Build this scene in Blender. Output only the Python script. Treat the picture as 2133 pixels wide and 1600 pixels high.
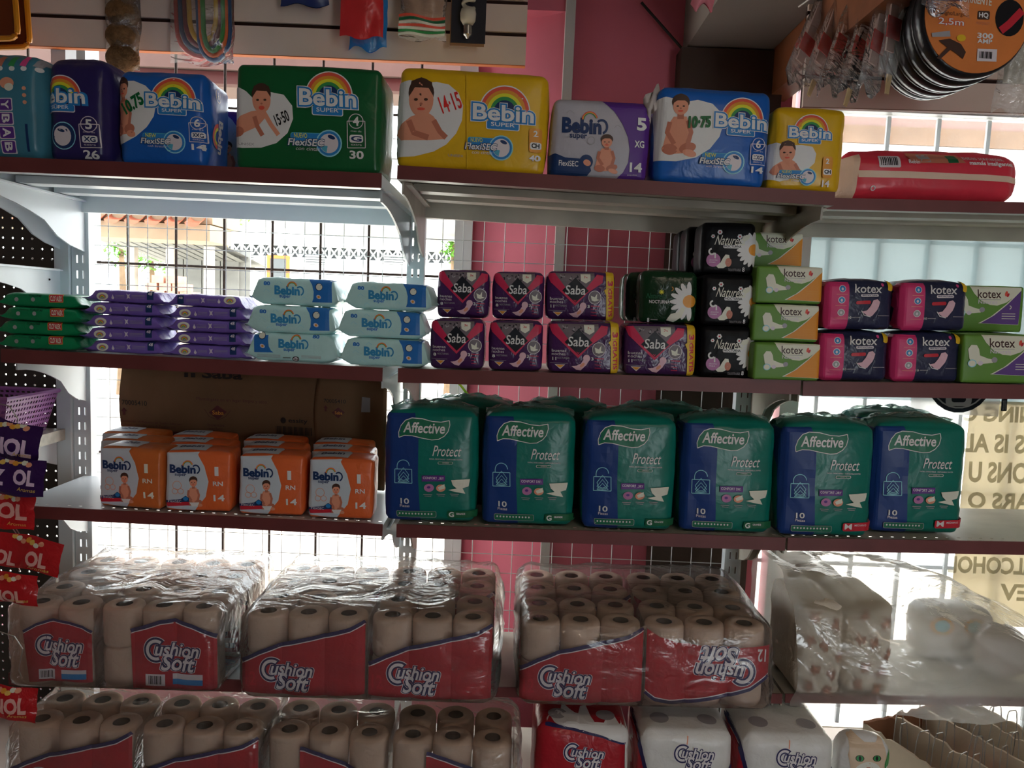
import bpy, bmesh, math, random
from mathutils import Vector, Matrix, noise
from mathutils.bvhtree import BVHTree

for o in list(bpy.data.objects):
    bpy.data.objects.remove(o)
scene = bpy.context.scene
COL = scene.collection
rnd = random.Random(7)
PI = math.pi

# ------------------------------------------------------------------ camera
FPX, W0, H0 = 1600.0, 2133.0, 1600.0
CAM = Vector((0.0, 0.0, 1.40))
PITCH, ROLL = math.radians(5.6), math.radians(2.4)
CROT = Matrix.Rotation(PI/2 - PITCH, 3, 'X') @ Matrix.Rotation(ROLL, 3, 'Z')
cd = bpy.data.cameras.new('camera')
cd.sensor_width = 36.0
cd.lens = FPX / W0 * 36.0
cd.clip_start, cd.clip_end = 0.02, 200
cam = bpy.data.objects.new('camera', cd)
cam.matrix_world = Matrix.Translation(CAM) @ CROT.to_4x4()
COL.objects.link(cam)
scene.camera = cam

# ------------------------------------------------------------------ light
scene.view_settings.view_transform = 'Standard'
scene.view_settings.look = 'None'
scene.view_settings.gamma = 1.0
scene.view_settings.use_curve_mapping = False
scene.view_settings.exposure = 0.0
world = bpy.data.worlds.new('sky'); scene.world = world
world.use_nodes = True
bg = world.node_tree.nodes['Background']
bg.inputs[0].default_value = (0.90, 0.97, 1.0, 1)
bg.inputs[1].default_value = 8.0
sd = bpy.data.lights.new('sun', 'SUN'); sd.energy = 6.0; sd.angle = math.radians(3)
sd.color = (1.0, 0.95, 0.86)
sun = bpy.data.objects.new('sun', sd); COL.objects.link(sun)
sun.rotation_euler = Vector((-0.75, 0.14, -0.65)).to_track_quat('-Z', 'Y').to_euler()

def fill_light(x, y, z, power):
    ld = bpy.data.lights.new('interior_fill_light', 'AREA'); ld.shape = 'RECTANGLE'
    ld.size, ld.size_y = 1.2, 0.12; ld.energy = power; ld.color = (1.0, 0.80, 0.60)
    o = bpy.data.objects.new('interior_fill_light', ld); COL.objects.link(o)
    o.location = (x, y, z)
fill_light(0.9, -0.6, 2.715, 9.0)  # added warm fill from behind the viewer, brightens the shelf fronts

# ------------------------------------------------------------------ helpers
def ray(px, py):
    return CROT @ Vector(((px - W0/2)/FPX, -(py - H0/2)/FPX, -1.0))
def P(px, py, Y):                       # point on the plane y = Y seen at a pixel
    d = ray(px, py); return CAM + d*((Y - CAM.y)/d.y)
def PZ(px, py, z):                      # point on the plane z = z
    d = ray(px, py); return CAM + d*((z - CAM.z)/d.z)
def pxm(px, py, Y):                     # pixels per metre there
    a = P(px, py, Y); b = P(px+10, py, Y); return 10.0/(b-a).length
def lin(c):
    c = c/255.0
    return c/12.92 if c <= 0.04045 else ((c+0.055)/1.055)**2.4

MATS = {}
def M(name, rgb, rough=0.5, spec=0.4, bump=0.0, bscale=30.0, var=0.0, vscale=8.0, metal=0.0, k=1.0, trans=0.0):
    """simple procedural material; rgb is sRGB 0-255, k scales the linear colour"""
    if name in MATS: return MATS[name]
    m = bpy.data.materials.new(name); MATS[name] = m
    m.use_nodes = True; nt = m.node_tree; b = nt.nodes['Principled BSDF']
    c = [min(0.9, lin(v)*k) for v in rgb]
    b.inputs['Base Color'].default_value = (*c, 1)
    b.inputs['Roughness'].default_value = rough
    b.inputs['Specular IOR Level'].default_value = spec
    b.inputs['Metallic'].default_value = metal
    if trans: b.inputs['Transmission Weight'].default_value = trans
    if var or bump:
        tc = nt.nodes.new('ShaderNodeTexCoord')
    if var:
        n = nt.nodes.new('ShaderNodeTexNoise'); n.inputs['Scale'].default_value = vscale
        n.inputs['Detail'].default_value = 5
        r = nt.nodes.new('ShaderNodeValToRGB')
        r.color_ramp.elements[0].position = 0.3; r.color_ramp.elements[1].position = 0.7
        r.color_ramp.elements[0].color = (*[v*(1-var) for v in c], 1)
        r.color_ramp.elements[1].color = (*[min(0.92, v*(1+var)) for v in c], 1)
        nt.links.new(tc.outputs['Object'], n.inputs['Vector'])
        nt.links.new(n.outputs['Fac'], r.inputs['Fac'])
        nt.links.new(r.outputs['Color'], b.inputs['Base Color'])
    if bump:
        n2 = nt.nodes.new('ShaderNodeTexNoise'); n2.inputs['Scale'].default_value = bscale
        n2.inputs['Detail'].default_value = 3; n2.inputs['Distortion'].default_value = 0.6
        bp = nt.nodes.new('ShaderNodeBump'); bp.inputs['Strength'].default_value = bump
        bp.inputs['Distance'].default_value = 0.01
        nt.links.new(tc.outputs['Object'], n2.inputs['Vector'])
        nt.links.new(n2.outputs['Fac'], bp.inputs['Height'])
        nt.links.new(bp.outputs['Normal'], b.inputs['Normal'])
    return m
def film(name, rgb, k=2.2, bump=0.25, bscale=22, rough=0.3):      # printed plastic wrapper
    return M(name, rgb, rough, 0.45, bump, bscale, 0.06, 20, k=k)
def ink(name, rgb, k=2.2):                                        # flat print on a wrapper
    return M(name, rgb, 0.4, 0.35, k=k)
def clear(name, haze=0.12, gloss=0.10, tint=(1, 1, 1), rough=0.16, bump=0.6, bscale=18, white=(0.9, 0.92, 0.92), tl_w=0.5):
    """thin clear plastic: transparent + film haze + sheen"""
    if name in MATS: return MATS[name]
    m = bpy.data.materials.new(name); MATS[name] = m
    m.use_nodes = True; nt = m.node_tree; nt.nodes.clear()
    out = nt.nodes.new('ShaderNodeOutputMaterial')
    tr = nt.nodes.new('ShaderNodeBsdfTransparent'); tr.inputs[0].default_value = (*tint, 1)
    df = nt.nodes.new('ShaderNodeBsdfDiffuse'); df.inputs[0].default_value = (*white, 1)
    tl = nt.nodes.new('ShaderNodeBsdfTranslucent'); tl.inputs[0].default_value = (*white, 1)
    gl = nt.nodes.new('ShaderNodeBsdfGlossy'); gl.inputs['Roughness'].default_value = rough
    hz = nt.nodes.new('ShaderNodeMixShader'); hz.inputs[0].default_value = tl_w
    m1 = nt.nodes.new('ShaderNodeMixShader'); m2 = nt.nodes.new('ShaderNodeMixShader')
    m1.inputs[0].default_value = haze
    tc = nt.nodes.new('ShaderNodeTexCoord'); n = nt.nodes.new('ShaderNodeTexNoise')
    n.inputs['Scale'].default_value = bscale; n.inputs['Detail'].default_value = 4; n.inputs['Distortion'].default_value = 1.2
    mp = nt.nodes.new('ShaderNodeMapping'); mp.inputs['Scale'].default_value = (0.5, 1.0, 1.4)
    bp = nt.nodes.new('ShaderNodeBump'); bp.inputs['Strength'].default_value = bump; bp.inputs['Distance'].default_value = 0.012
    fr = nt.nodes.new('ShaderNodeFresnel'); fr.inputs[0].default_value = 1.35
    mu = nt.nodes.new('ShaderNodeMath'); mu.operation = 'MULTIPLY_ADD'; mu.use_clamp = True
    mu.inputs[1].default_value = 0.9; mu.inputs[2].default_value = gloss
    L = nt.links.new
    L(tc.outputs['Object'], mp.inputs['Vector']); L(mp.outputs[0], n.inputs['Vector']); L(n.outputs['Fac'], bp.inputs['Height'])
    L(bp.outputs[0], gl.inputs['Normal']); L(bp.outputs[0], fr.inputs['Normal'])
    L(df.outputs[0], hz.inputs[1]); L(tl.outputs[0], hz.inputs[2])
    L(tr.outputs[0], m1.inputs[1]); L(hz.outputs[0], m1.inputs[2])
    L(fr.outputs[0], mu.inputs[0]); L(mu.outputs[0], m2.inputs[0])
    L(m1.outputs[0], m2.inputs[1]); L(gl.outputs[0], m2.inputs[2]); L(m2.outputs[0], out.inputs[0])
    return m
def sheet(name, rgb, translucent=0.6, clearness=0.0, k=1.0):     # paper or frosted film lit from behind
    if name in MATS: return MATS[name]
    m = bpy.data.materials.new(name); MATS[name] = m
    m.use_nodes = True; nt = m.node_tree; nt.nodes.clear(); L = nt.links.new
    c = (*[min(0.9, lin(v)*k) for v in rgb], 1)
    out = nt.nodes.new('ShaderNodeOutputMaterial')
    n = nt.nodes.new('ShaderNodeTexNoise'); n.inputs['Scale'].default_value = 6; n.inputs['Detail'].default_value = 4
    tc = nt.nodes.new('ShaderNodeTexCoord'); L(tc.outputs['Object'], n.inputs['Vector'])
    r = nt.nodes.new('ShaderNodeValToRGB'); r.color_ramp.elements[0].color = (*[v*0.9 for v in c[:3]], 1); r.color_ramp.elements[1].color = c
    L(n.outputs['Fac'], r.inputs['Fac'])
    df = nt.nodes.new('ShaderNodeBsdfDiffuse'); tl = nt.nodes.new('ShaderNodeBsdfTranslucent'); tr = nt.nodes.new('ShaderNodeBsdfTransparent')
    L(r.outputs[0], df.inputs[0]); L(r.outputs[0], tl.inputs[0])
    a = nt.nodes.new('ShaderNodeMixShader'); a.inputs[0].default_value = translucent
    b = nt.nodes.new('ShaderNodeMixShader'); b.inputs[0].default_value = clearness
    L(df.outputs[0], a.inputs[1]); L(tl.outputs[0], a.inputs[2]); L(a.outputs[0], b.inputs[1]); L(tr.outputs[0], b.inputs[2])
    L(b.outputs[0], out.inputs[0])
    return m

def link(name, me, parent=None, smooth=False):
    o = bpy.data.objects.new(name, me); COL.objects.link(o)
    if parent is not None: o.parent = parent
    if smooth:
        for p in me.polygons: p.use_smooth = True
    return o
def tag(o, label=None, cat=None, group=None, kind=None):
    if label: o['label'] = label
    if cat: o['category'] = cat
    if group: o['group'] = group
    if kind: o['kind'] = kind
    return o
def thing(name, label, cat, loc=(0, 0, 0), rot=(0, 0, 0), group=None):
    o = bpy.data.objects.new(name, None); COL.objects.link(o)
    o.empty_display_size = 0.05
    o.location = loc; o.rotation_euler = rot
    return tag(o, label, cat, group)
def copy_tree(o, parent=None):
    c = o.copy(); COL.objects.link(c); c.parent = parent
    for ch in list(o.children): copy_tree(ch, c)
    return c

class MB:
    """collects geometry for ONE mesh object"""
    def __init__(s): s.v = []; s.f = []; s.mi = []; s.mats = []
    def slot(s, m):
        if m not in s.mats: s.mats.append(m)
        return s.mats.index(m)
    def add(s, vs, fs, m=None):
        b = len(s.v); s.v += [tuple(v) for v in vs]
        i = s.slot(m) if m else 0
        for f in fs: s.f.append(tuple(b+j for j in f)); s.mi.append(i)
        return s
    def box(s, a, b, m=None):
        x0, y0, z0 = a; x1, y1, z1 = b
        return s.add([(x0,y0,z0),(x1,y0,z0),(x1,y1,z0),(x0,y1,z0),(x0,y0,z1),(x1,y0,z1),(x1,y1,z1),(x0,y1,z1)],
              [(3,2,1,0),(4,5,6,7),(0,1,5,4),(1,2,6,5),(2,3,7,6),(3,0,4,7)], m)
    def hexa(s, c8, m=None):      # 4 bottom + 4 top corners
        return s.add(c8, [(3,2,1,0),(4,5,6,7),(0,1,5,4),(1,2,6,5),(2,3,7,6),(3,0,4,7)], m)
    def prism(s, poly, axis, a, b, m=None):     # 2D polygon extruded along an axis
        n = len(poly)
        def q(p, t):
            return (t, p[0], p[1]) if axis == 'x' else (p[0], t, p[1]) if axis == 'y' else (p[0], p[1], t)
        vs = [q(p, a) for p in poly]+[q(p, b) for p in poly]
        fs = [tuple(range(n))[::-1], tuple(range(n, 2*n))]+[(i, (i+1) % n, n+(i+1) % n, n+i) for i in range(n)]
        return s.add(vs, fs, m)
    def tube(s, pts, r, m=None, seg=6, closed=False):
        pts = [Vector(p) for p in pts]; n = len(pts); vs = []; fs = []
        for i, p in enumerate(pts):
            if closed: t = pts[(i+1) % n]-pts[i-1]
            else: t = pts[min(i+1, n-1)]-pts[max(i-1, 0)]
            t.normalize()
            up = Vector((0, 0, 1)) if abs(t.z) < 0.9 else Vector((1, 0, 0))
            a = t.cross(up).normalized(); b = a.cross(t)
            rr = r[i] if isinstance(r, (list, tuple)) else r
            for j in range(seg):
                an = 2*PI*j/seg; vs.append(p+a*(rr*math.cos(an))+b*(rr*math.sin(an)))
        rng = n if closed else n-1
        for i in range(rng):
            k = (i+1) % n
            for j in range(seg):
                fs.append((i*seg+j, i*seg+(j+1) % seg, k*seg+(j+1) % seg, k*seg+j))
        if not closed:
            fs.append(tuple(range(seg))[::-1]); fs.append(tuple((n-1)*seg+j for j in range(seg)))
        return s.add(vs, fs, m)
    def lathe(s, prof, m=None, seg=20, c=(0, 0, 0), axis='z', cap=True):   # prof: (radius, height)
        vs = []; fs = []; n = len(prof)
        for r, h in prof:
            for j in range(seg):
                a = 2*PI*j/seg; x, y = r*math.cos(a), r*math.sin(a)
                p = (x, y, h) if axis == 'z' else (x, h, y) if axis == 'y' else (h, x, y)
                vs.append((p[0]+c[0], p[1]+c[1], p[2]+c[2]))
        for i in range(n-1):
            for j in range(seg):
                fs.append((i*seg+j, i*seg+(j+1) % seg, (i+1)*seg+(j+1) % seg, (i+1)*seg+j))
        if cap:
            fs.append(tuple(range(seg))[::-1]); fs.append(tuple((n-1)*seg+j for j in range(seg)))
        return s.add(vs, fs, m)
    def grid(s, fn, nu, nv, m=None):            # fn(u,v) -> point, u,v in 0..1
        vs = [fn(i/nu, j/nv) for j in range(nv+1) for i in range(nu+1)]
        fs = [(j*(nu+1)+i, j*(nu+1)+i+1, (j+1)*(nu+1)+i+1, (j+1)*(nu+1)+i) for j in range(nv) for i in range(nu)]
        return s.add(vs, fs, m)
    def mesh(s, name, mats=None):
        me = bpy.data.meshes.new(name); me.from_pydata(s.v, [], s.f)
        ms = s.mats or ([mats] if mats else [])
        for m in ms: me.materials.append(m)
        if s.mats:
            me.polygons.foreach_set('material_index', s.mi)
        bm = bmesh.new(); bm.from_mesh(me); bmesh.ops.recalc_face_normals(bm, faces=bm.faces); bm.to_mesh(me); bm.free()
        me.update(); return me
    def build(s, name, m=None, parent=None, smooth=False):
        return link(name, s.mesh(name, m), parent, smooth)

def struct(o, label=None):
    o['kind'] = 'structure'
    if label: o['label'] = label
    return o
# ================================================================== the room
YP = 2.07                      # plane of the shelf uprights
YW = 2.42                      # inner face of the wall behind the shelves
m_pink = M('pink_wall_paint', (196, 100, 116), 0.6, 0.3, 0.08, 40, 0.10, 3)
m_wall = M('plaster_wall_paint', (140, 122, 112), 0.7, 0.2, 0.1, 30, 0.06, 2)
m_dark = M('dark_brown_paint', (70, 56, 50), 0.7, 0.2, 0.1, 30, 0.15, 4)
m_floor = M('worn_floor_tile', (116, 104, 94), 0.35, 0.4, 0.03, 20, 0.12, 3)
m_ceil = M('ceiling_board_paint', (124, 114, 106), 0.8, 0.1, 0.05, 20, 0.06, 2)
m_trim = M('grey_white_trim_paint', (190, 184, 180), 0.5, 0.3, 0.03, 30, 0.06, 5)
m_wframe = M('white_window_frame', (225, 228, 228), 0.4, 0.4, 0, 1, 0.05, 5)
m_wood = M('brown_timber', (128, 74, 44), 0.55, 0.3, 0.15, 14, 0.2, 9)
m_soff = M('grey_soffit_board', (120, 112, 106), 0.6, 0.3, 0.04, 20, 0.08, 3)
RX0, RX1, RY0, ZC = -2.3, 2.6, -2.6, 2.8
xw0 = P(962, 560, YW).x        # right edge of the street window
xw1 = P(1668, 600, YW).x       # left edge of the frosted window
zs0, zs1 = 0.30, 2.30          # sill and head of the openings

struct(MB().box((RX0, RY0, -0.08), (RX1, YW+0.12, 0)).build('floor', m_floor), 'worn tiled floor of the shop')
struct(MB().box((RX0, RY0, ZC), (RX1, YW+0.12, ZC+0.1)).build('ceiling', m_ceil), 'painted board ceiling')
struct(MB().box((RX0-0.1, RY0, 0), (RX0, YW+0.12, ZC)).build('wall_left', m_wall), 'plastered side wall')
struct(MB().box((RX1, RY0, 0), (RX1+0.1, YW+0.12, ZC)).build('wall_right', m_wall), 'plastered side wall beyond the frosted window')
w = MB()                       # entrance wall behind the viewer, wide open doorway
w.box((RX0, RY0-0.1, 0), (1.45, RY0, ZC)); w.box((2.1, RY0-0.1, 0), (RX1, RY0, ZC)); w.box((1.45, RY0-0.1, 2.1), (2.1, RY0, ZC))
struct(w.build('wall_front', m_wall), 'plastered entrance wall with a wide doorway')
w = MB()
w.box((RX0, YW, 0), (xw1-0.02, YW+0.12, zs0)); w.box((RX0, YW, zs1), (RX1, YW+0.12, ZC))
w.box((RX0, YW, zs0), (RX0+0.1, YW+0.12, zs1))
xr0 = P(1172, 300, YW-0.02).x
w.box((xr0, YW, zs0), (xw1-0.07, YW+0.12, zs1)); w.box((RX1-0.12, YW, 0.0), (RX1, YW+0.12, zs1))
# slanted reveal beside the street window, catching the daylight
w.add([(xr0, YW, zs0), (xw0, YW+0.19, zs0), (xw0, YW+0.19, zs1), (xr0, YW, zs1),
       (xr0, YW+0.12, zs0), (xw0+0.03, YW+0.24, zs0), (xw0+0.03, YW+0.24, zs1), (xr0, YW+0.12, zs1)],
      [(0, 1, 2, 3), (4, 5, 6, 7), (0, 4, 5, 1), (3, 2, 6, 7), (1, 5, 6, 2)])
struct(w.build('wall_back', m_pink), 'pink painted wall behind the shelves')
xa, xb = P(1166, 300, YW-0.03).x, P(1186, 300, YW-0.03).x
struct(MB().box((xa, YW-0.03, 0), (xb, YW-0.002, ZC)).build('trim_1', m_trim), 'pale vertical trim strip on the pink wall')
xa, xb = P(1392, 520, YW-0.06).x, P(1600, 520, YW-0.06).x
struct(MB().box((xa, YW-0.08, 0), (xb, YW-0.002, 2.185)).build('trim_2', m_dark), 'dark brown pilaster with the wall shadow in its colour')  # dark brown also carries the wall's shadow below the soffit
xj = P(950, 560, YW+0.19).x
struct(MB().box((xj-0.005, YW+0.15, zs0), (xw0+0.02, YW+0.27, zs1)).build('trim_3', m_wframe), 'white jamb of the street window')
# soffit and timber running towards the viewer, upper right
zf = 2.19
sa, sb = PZ(1425, 107, zf), PZ(1566, 112, zf)
struct(MB().box((sa.x, 0.9, zf), (sb.x+0.05, YW-0.002, ZC-0.002)).build('trim_4', m_soff), 'dark grey boxed soffit under the ceiling')
struct(MB().box((sb.x+0.052, 0.9, 2.06), (sb.x+0.115, YW-0.01, ZC-0.004)).build('trim_5', m_wood), 'brown timber board beside the soffit')
# black cable along the soffit corner
c = MB().tube([P(1336, 5, YW-0.03), P(1380, 55, YW-0.03), P(1422, 103, YW-0.03)], 0.004)
tag(c.build('power_cable', M('black_rubber', (24, 22, 22), 0.6), None), 'thin black cable running down the pink wall to the soffit corner', 'cable')

# ------------------------------------------------------------------ left window: frame, rebar grille
m_rebar = M('rusty_iron', (74, 60, 54), 0.7, 0.3, 0.3, 120, 0.25, 60, k=0.8)
win = thing('window_1', 'street window opening barred with dark ribbed iron rods', None, (0, 0, 0)); del win['label']; struct(win, 'street window barred with dark iron rods')
xl = P(178, 600, YW+0.06).x
b = MB(); b.box((xl-0.02, YW+0.02, zs0), (xl+0.03, YW+0.10, zs1)); b.build('window_frame', m_wframe, win)
YG = YW+0.07
for i in range(-4, 8):
    xx = P(267+100*i, 560, YG)
    if xx.x > xw0-0.02: continue
    MB().tube([(xx.x, YG, zs0), (xx.x, YG, zs1)], 0.0042, m_rebar, 7).build('bar', None, win)
for zz in (P(440, 556, YG).z, P(440, 556, YG).z-0.62, P(440, 556, YG).z+0.5):
    MB().tube([(RX0+0.1, YG+0.008, zz), (xw0+0.0, YG+0.008, zz)], 0.0042, m_rebar, 7).build('bar', None, win)

# ------------------------------------------------------------------ wire mesh panels on the uprights
m_wire = M('white_coated_wire', (205, 208, 206), 0.4, 0.4)
def wire_panel(name, label, x0, x1, z0, z1, sx, sz, Y, offz=0.0, r=0.0012):
    t = thing(name, label, 'wire mesh', ((x0+x1)/2, Y, z0), group='white wire mesh panels')
    hb, vb = MB(), MB(); cx = (x0+x1)/2
    x = x0
    while x <= x1+1e-4:
        vb.tube([(x-cx, 0, 0), (x-cx, 0, z1-z0)], r, m_wire, 5); x += sx
    z = z0+offz
    while z <= z1:
        hb.tube([(x0-cx, 2*r, z-z0), (x1-cx, 2*r, z-z0)], r, m_wire, 5); z += sz
    vb.build('upright_wires', None, t); hb.build('cross_wires', None, t)
YM = YP+0.045
zt = P(440, 445, YM).z
x0, x1 = P(186, 560, YM).x, P(858, 560, YM).x
wire_panel('wire_mesh_panel', 'white wire mesh panel over the street window, left bay', x0, x1, 0.35, zt+0.25, (x1-x0)/16.5, 0.0525, YM, 0.02)
x0, x1 = P(877, 560, YM).x, P(1566, 560, YM).x
wire_panel('wire_mesh_panel', 'white wire mesh panel over the pink wall, middle bay', x0, x1, 0.35, zt+0.1, (x1-x0)/16.0, 0.0545, YM, 0.03)

# ------------------------------------------------------------------ uprights, shelves, brackets
m_white = M('white_enamel_steel', (214, 222, 226), 0.32, 0.5, 0.02, 8, 0.03, 6)
m_lip = M('dark_red_shelf_edge', (94, 46, 46), 0.45, 0.4, 0.03, 30, 0.12, 12, k=1.6)
m_cream = M('worn_cream_enamel', (190, 184, 170), 0.4, 0.4, 0.05, 20, 0.14, 8)
def upright(xc, label, w=0.046, z1=1.78, zfirst=0.12):
    t = thing('shelf_upright', label, 'shelf upright', (xc, YP, 0))
    b = MB(); pitch = 0.041; sh = 0.021; sw = 0.0045; g = 0.006
    z = zfirst; b.box((-w/2, 0, 0), (w/2, 0.003, z))
    while z+pitch < z1:
        b.box((-w/2, 0, z), (-g-sw, 0.003, z+sh)); b.box((-g, 0, z), (g, 0.003, z+sh)); b.box((g+sw, 0, z), (w/2, 0.003, z+sh))
        b.box((-w/2, 0, z+sh), (w/2, 0.003, z+pitch)); z += pitch
    b.box((-w/2, 0, z), (w/2, 0.003, z1))
    b.build('slotted_face', m_white, t)
    MB().box((-w/2, 0.003, 0), (-w/2+0.003, 0.03, z1)).build('channel_side', m_white, t); MB().box((w/2-0.003, 0.003, 0), (w/2, 0.03, z1)).build('channel_side', m_white, t)
    b = MB(); b.box((-w/2, -0.34, 0), (w/2, 0.03, 0.10)); b.build('base_foot', m_white, t)
    return t
XL, XM, XR = P(168, 620, YP).x, P(866, 530, YP).x, P(1577, 470, YP).x
upright(XL, 'slotted white steel upright between the pegboard and the street window')
upright(XM, 'slotted white steel upright between the left and middle bays')
upright(XR, 'slotted grey white steel upright behind the stacked black packs')
# neighbouring bay upright seen from its broad side
t = thing('shelf_upright', 'plain white steel post at the edge of the dark pegboard', 'shelf upright', (P(138, 620, YP).x-0.006, YP-0.01, 0))
MB().box((-0.019, 0, 0), (0.019, 0.05, 2.3)).build('post_face', m_white, t)
MB().box((-0.026, 0.012, 0), (-0.0195, 0.04, 2.3), m_dark).build('dark_edge', None, t)

def bracket(parent, x, yf, th=0.0022, hgt=0.135, m=m_white, name='bracket'):
    """shelf bracket: plate in the YZ plane, hooked on the upright; local z = 0 is the shelf underside"""
    L = YP-yf-0.012
    prof = [(yf+0.012, 0), (YP-0.004, 0), (YP-0.004, -hgt)]
    for i in range(1, 9):
        s = i/8
        yy = YP-0.018-s*(L-0.02); zz = -hgt+(hgt-0.028)*(math.sin(s*PI/2)**0.85)
        if i < 3: zz = -hgt+(hgt-0.028)*(math.sin(s*PI/2)**1.3)
        prof.append((yy, zz))
    o = MB().prism(prof, 'x', x-th, x+th).build(name, m, parent)
    # folded flange along the top
    MB().box((x-th, yf+0.03, -0.006), (x+0.016, YP-0.02, -0.002)).build('bracket_flange', m, o)
    return o

SHELF = {}
def shelf(key, name, label, pl, pr, Y, lip_px, m_deck, m_edge=m_lip, xl=None, xr=None, holes=False, brk=(1, 1), yback=None, rails=True):
    """pl / pr: pixels of the two ends of the top front edge; Y: plane of the front edge"""
    a, b = P(*pl, Y), P(*pr, Y)
    slope = (b.z-a.z)/(b.x-a.x)
    x0 = a.x if xl is None else xl; x1 = b.x if xr is None else xr
    zc = a.z+slope*((x0+x1)/2-a.x); cx = (x0+x1)/2; w = (x1-x0)
    lip = lip_px/pxm(*pl, Y)
    rot = -math.atan(slope)
    yb = (YP-0.004) if yback is None else yback
    t = thing(name, label, 'shelf', (cx, 0, zc), (0, rot, 0))
    D = MB(); h = w/2
    if holes:                      # perforated deck: rows of little slots near the front edge
        y0 = Y+0.002
        D.box((-h, y0, -0.004), (h, y0+0.012, -0.003))
        y = y0+0.012; pit = 0.0262; n = int(w/pit)
        for row in range(2):
            off = 0.5*row
            xx = -h
            for i in range(n):
                xa = -h+(i+off)*pit+0.008
                D.box((xx, y, -0.004), (xa, y+0.005, -0.003)); xx = xa+0.0075
            D.box((xx, y, -0.004), (h, y+0.005, -0.003))
            D.box((-h, y+0.005, -0.004), (h, y+0.02, -0.003)); y += 0.02
        D.box((-h, y, -0.004), (h, yb, -0.003))
    else:
        D.box((-h, Y+0.002, -0.004), (h, yb, -0.001))
    D.build('deck', m_deck, t)
    E = MB(); E.box((-h, Y, -lip), (h, Y+0.0035, 0.001)); E.build('front_edge', m_edge, t)
    R = MB(); R.box((-h, Y+0.0035, -lip), (h, Y+0.028, -lip+0.002)); R.build('edge_return', m_deck, t)
    MB().box((-h, Y+0.004, -lip), (-h+0.002, yb, -0.0045)).build('side_flange', m_deck, t); MB().box((h-0.002, Y+0.004, -lip), (h, yb, -0.0045)).build('side_flange', m_deck, t)
    if rails:
        for f in (0.42, 0.72):
            yy = Y+(yb-Y)*f
            MB().box((-h+0.01, yy, -0.022), (h-0.01, yy+0.05, -0.005)).build('stiffening_rail', m_deck, t)
        MB().box((-h+0.003, yb-0.012, -0.055), (h-0.003, yb-0.002, -0.005)).build('rear_rail', m_deck, t)
    for s, on in ((-1, brk[0]), (1, brk[1])):
        if on: 
            o = bracket(t, s*(h-0.007), Y+0.03, m=m_deck); o.location.z = -0.023
    SHELF[key] = (a, slope, Y, t)
    return t
def zat(key, x):
    a, s, Y, _ = SHELF[key]; return a.z+s*(x-a.x)

shelf('T1', 'shelf', 'top white shelf with dark red edge, over the street window', (0, 327), (795, 362), 1.58, 29, m_white, xl=XL+0.006)
shelf('T2', 'shelf', 'top cream shelf with chipped dark red edge, over the pink wall', (828, 345), (1740, 401), 1.62, 27, m_cream)
shelf('T3', 'shelf', 'top shelf with dark red edge carrying the red and white pack, far right', (1745, 413), (2133, 422), 1.745, 23, m_cream, xl=P(1740, 401, 1.62).x+0.005, xr=XR+0.93, brk=(0, 1))
shelf('M1', 'shelf', 'middle white shelf with dark red edge carrying the wet wipes', (0, 727), (797, 767), 1.735, 28, m_white, xl=XL+0.006)
shelf('M2', 'shelf', 'middle shelf with dark red edge carrying the purple pad packs', (829, 768), (1669, 793), 1.74, 29, m_cream)
shelf('M3', 'shelf', 'middle shelf with dark red edge carrying the pink and navy packs', (1673, 795), (2133, 802), 1.745, 30, m_cream, xr=XR+0.93)
shelf('L1', 'shelf', 'lower white perforated shelf with dark red edge carrying the orange newborn packs', (75, 1056), (797, 1093), 1.735, 25, m_white, xl=XL+0.006, holes=True)
shelf('L2', 'shelf', 'lower perforated shelf with dark red edge under the middle adult diaper packs', (826, 1093), (1637, 1121), 1.745, 27, m_cream, holes=True)
shelf('L3', 'shelf', 'lower perforated shelf with dark red edge and bare deck, far right', (1641, 1121), (2133, 1130), 1.745, 27, m_cream, xr=XR+0.93, holes=True)
shelf('B1', 'shelf', 'bottom white shelf under the left clear bags of toilet paper', (75, 1405), (797, 1427), 1.735, 25, m_white, xl=XL+0.006, brk=(1, 1))
shelf('B2', 'shelf', 'bottom shelf with dark red edge under the middle bag of toilet paper', (826, 1428), (1630, 1447), 1.745, 20, m_cream)
shelf('B3', 'shelf', 'bottom shelf with dark red edge under the milky plastic bag', (1636, 1447), (2133, 1455), 1.745, 18, m_cream, xr=XR+0.93)
for key, nm, x0, x1 in (('F1', 'left', XL+0.006, XM-0.01), ('F2', 'middle', XM+0.01, XR-0.006), ('F3', 'right', XR+0.006, XR+0.93)):
    t = thing('base_shelf', {'left': 'lowest base shelf under the clear bags, left bay', 'middle': 'lowest base shelf under the standing roll packs', 'right': 'lowest base shelf under the cardboard hook tray'}[nm], 'shelf', ((x0+x1)/2, 0, 0.225))
    h = (x1-x0)/2
    MB().box((-h, 1.60, -0.02), (h, YP-0.004, 0)).build('deck', m_cream, t)
    MB().box((-h, 1.60, -0.224), (h, 1.604, -0.021)).build('kick_plate', m_lip, t)
    SHELF[key] = (Vector((0, 0, 0.225)), 0, 1.6, t)

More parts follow.
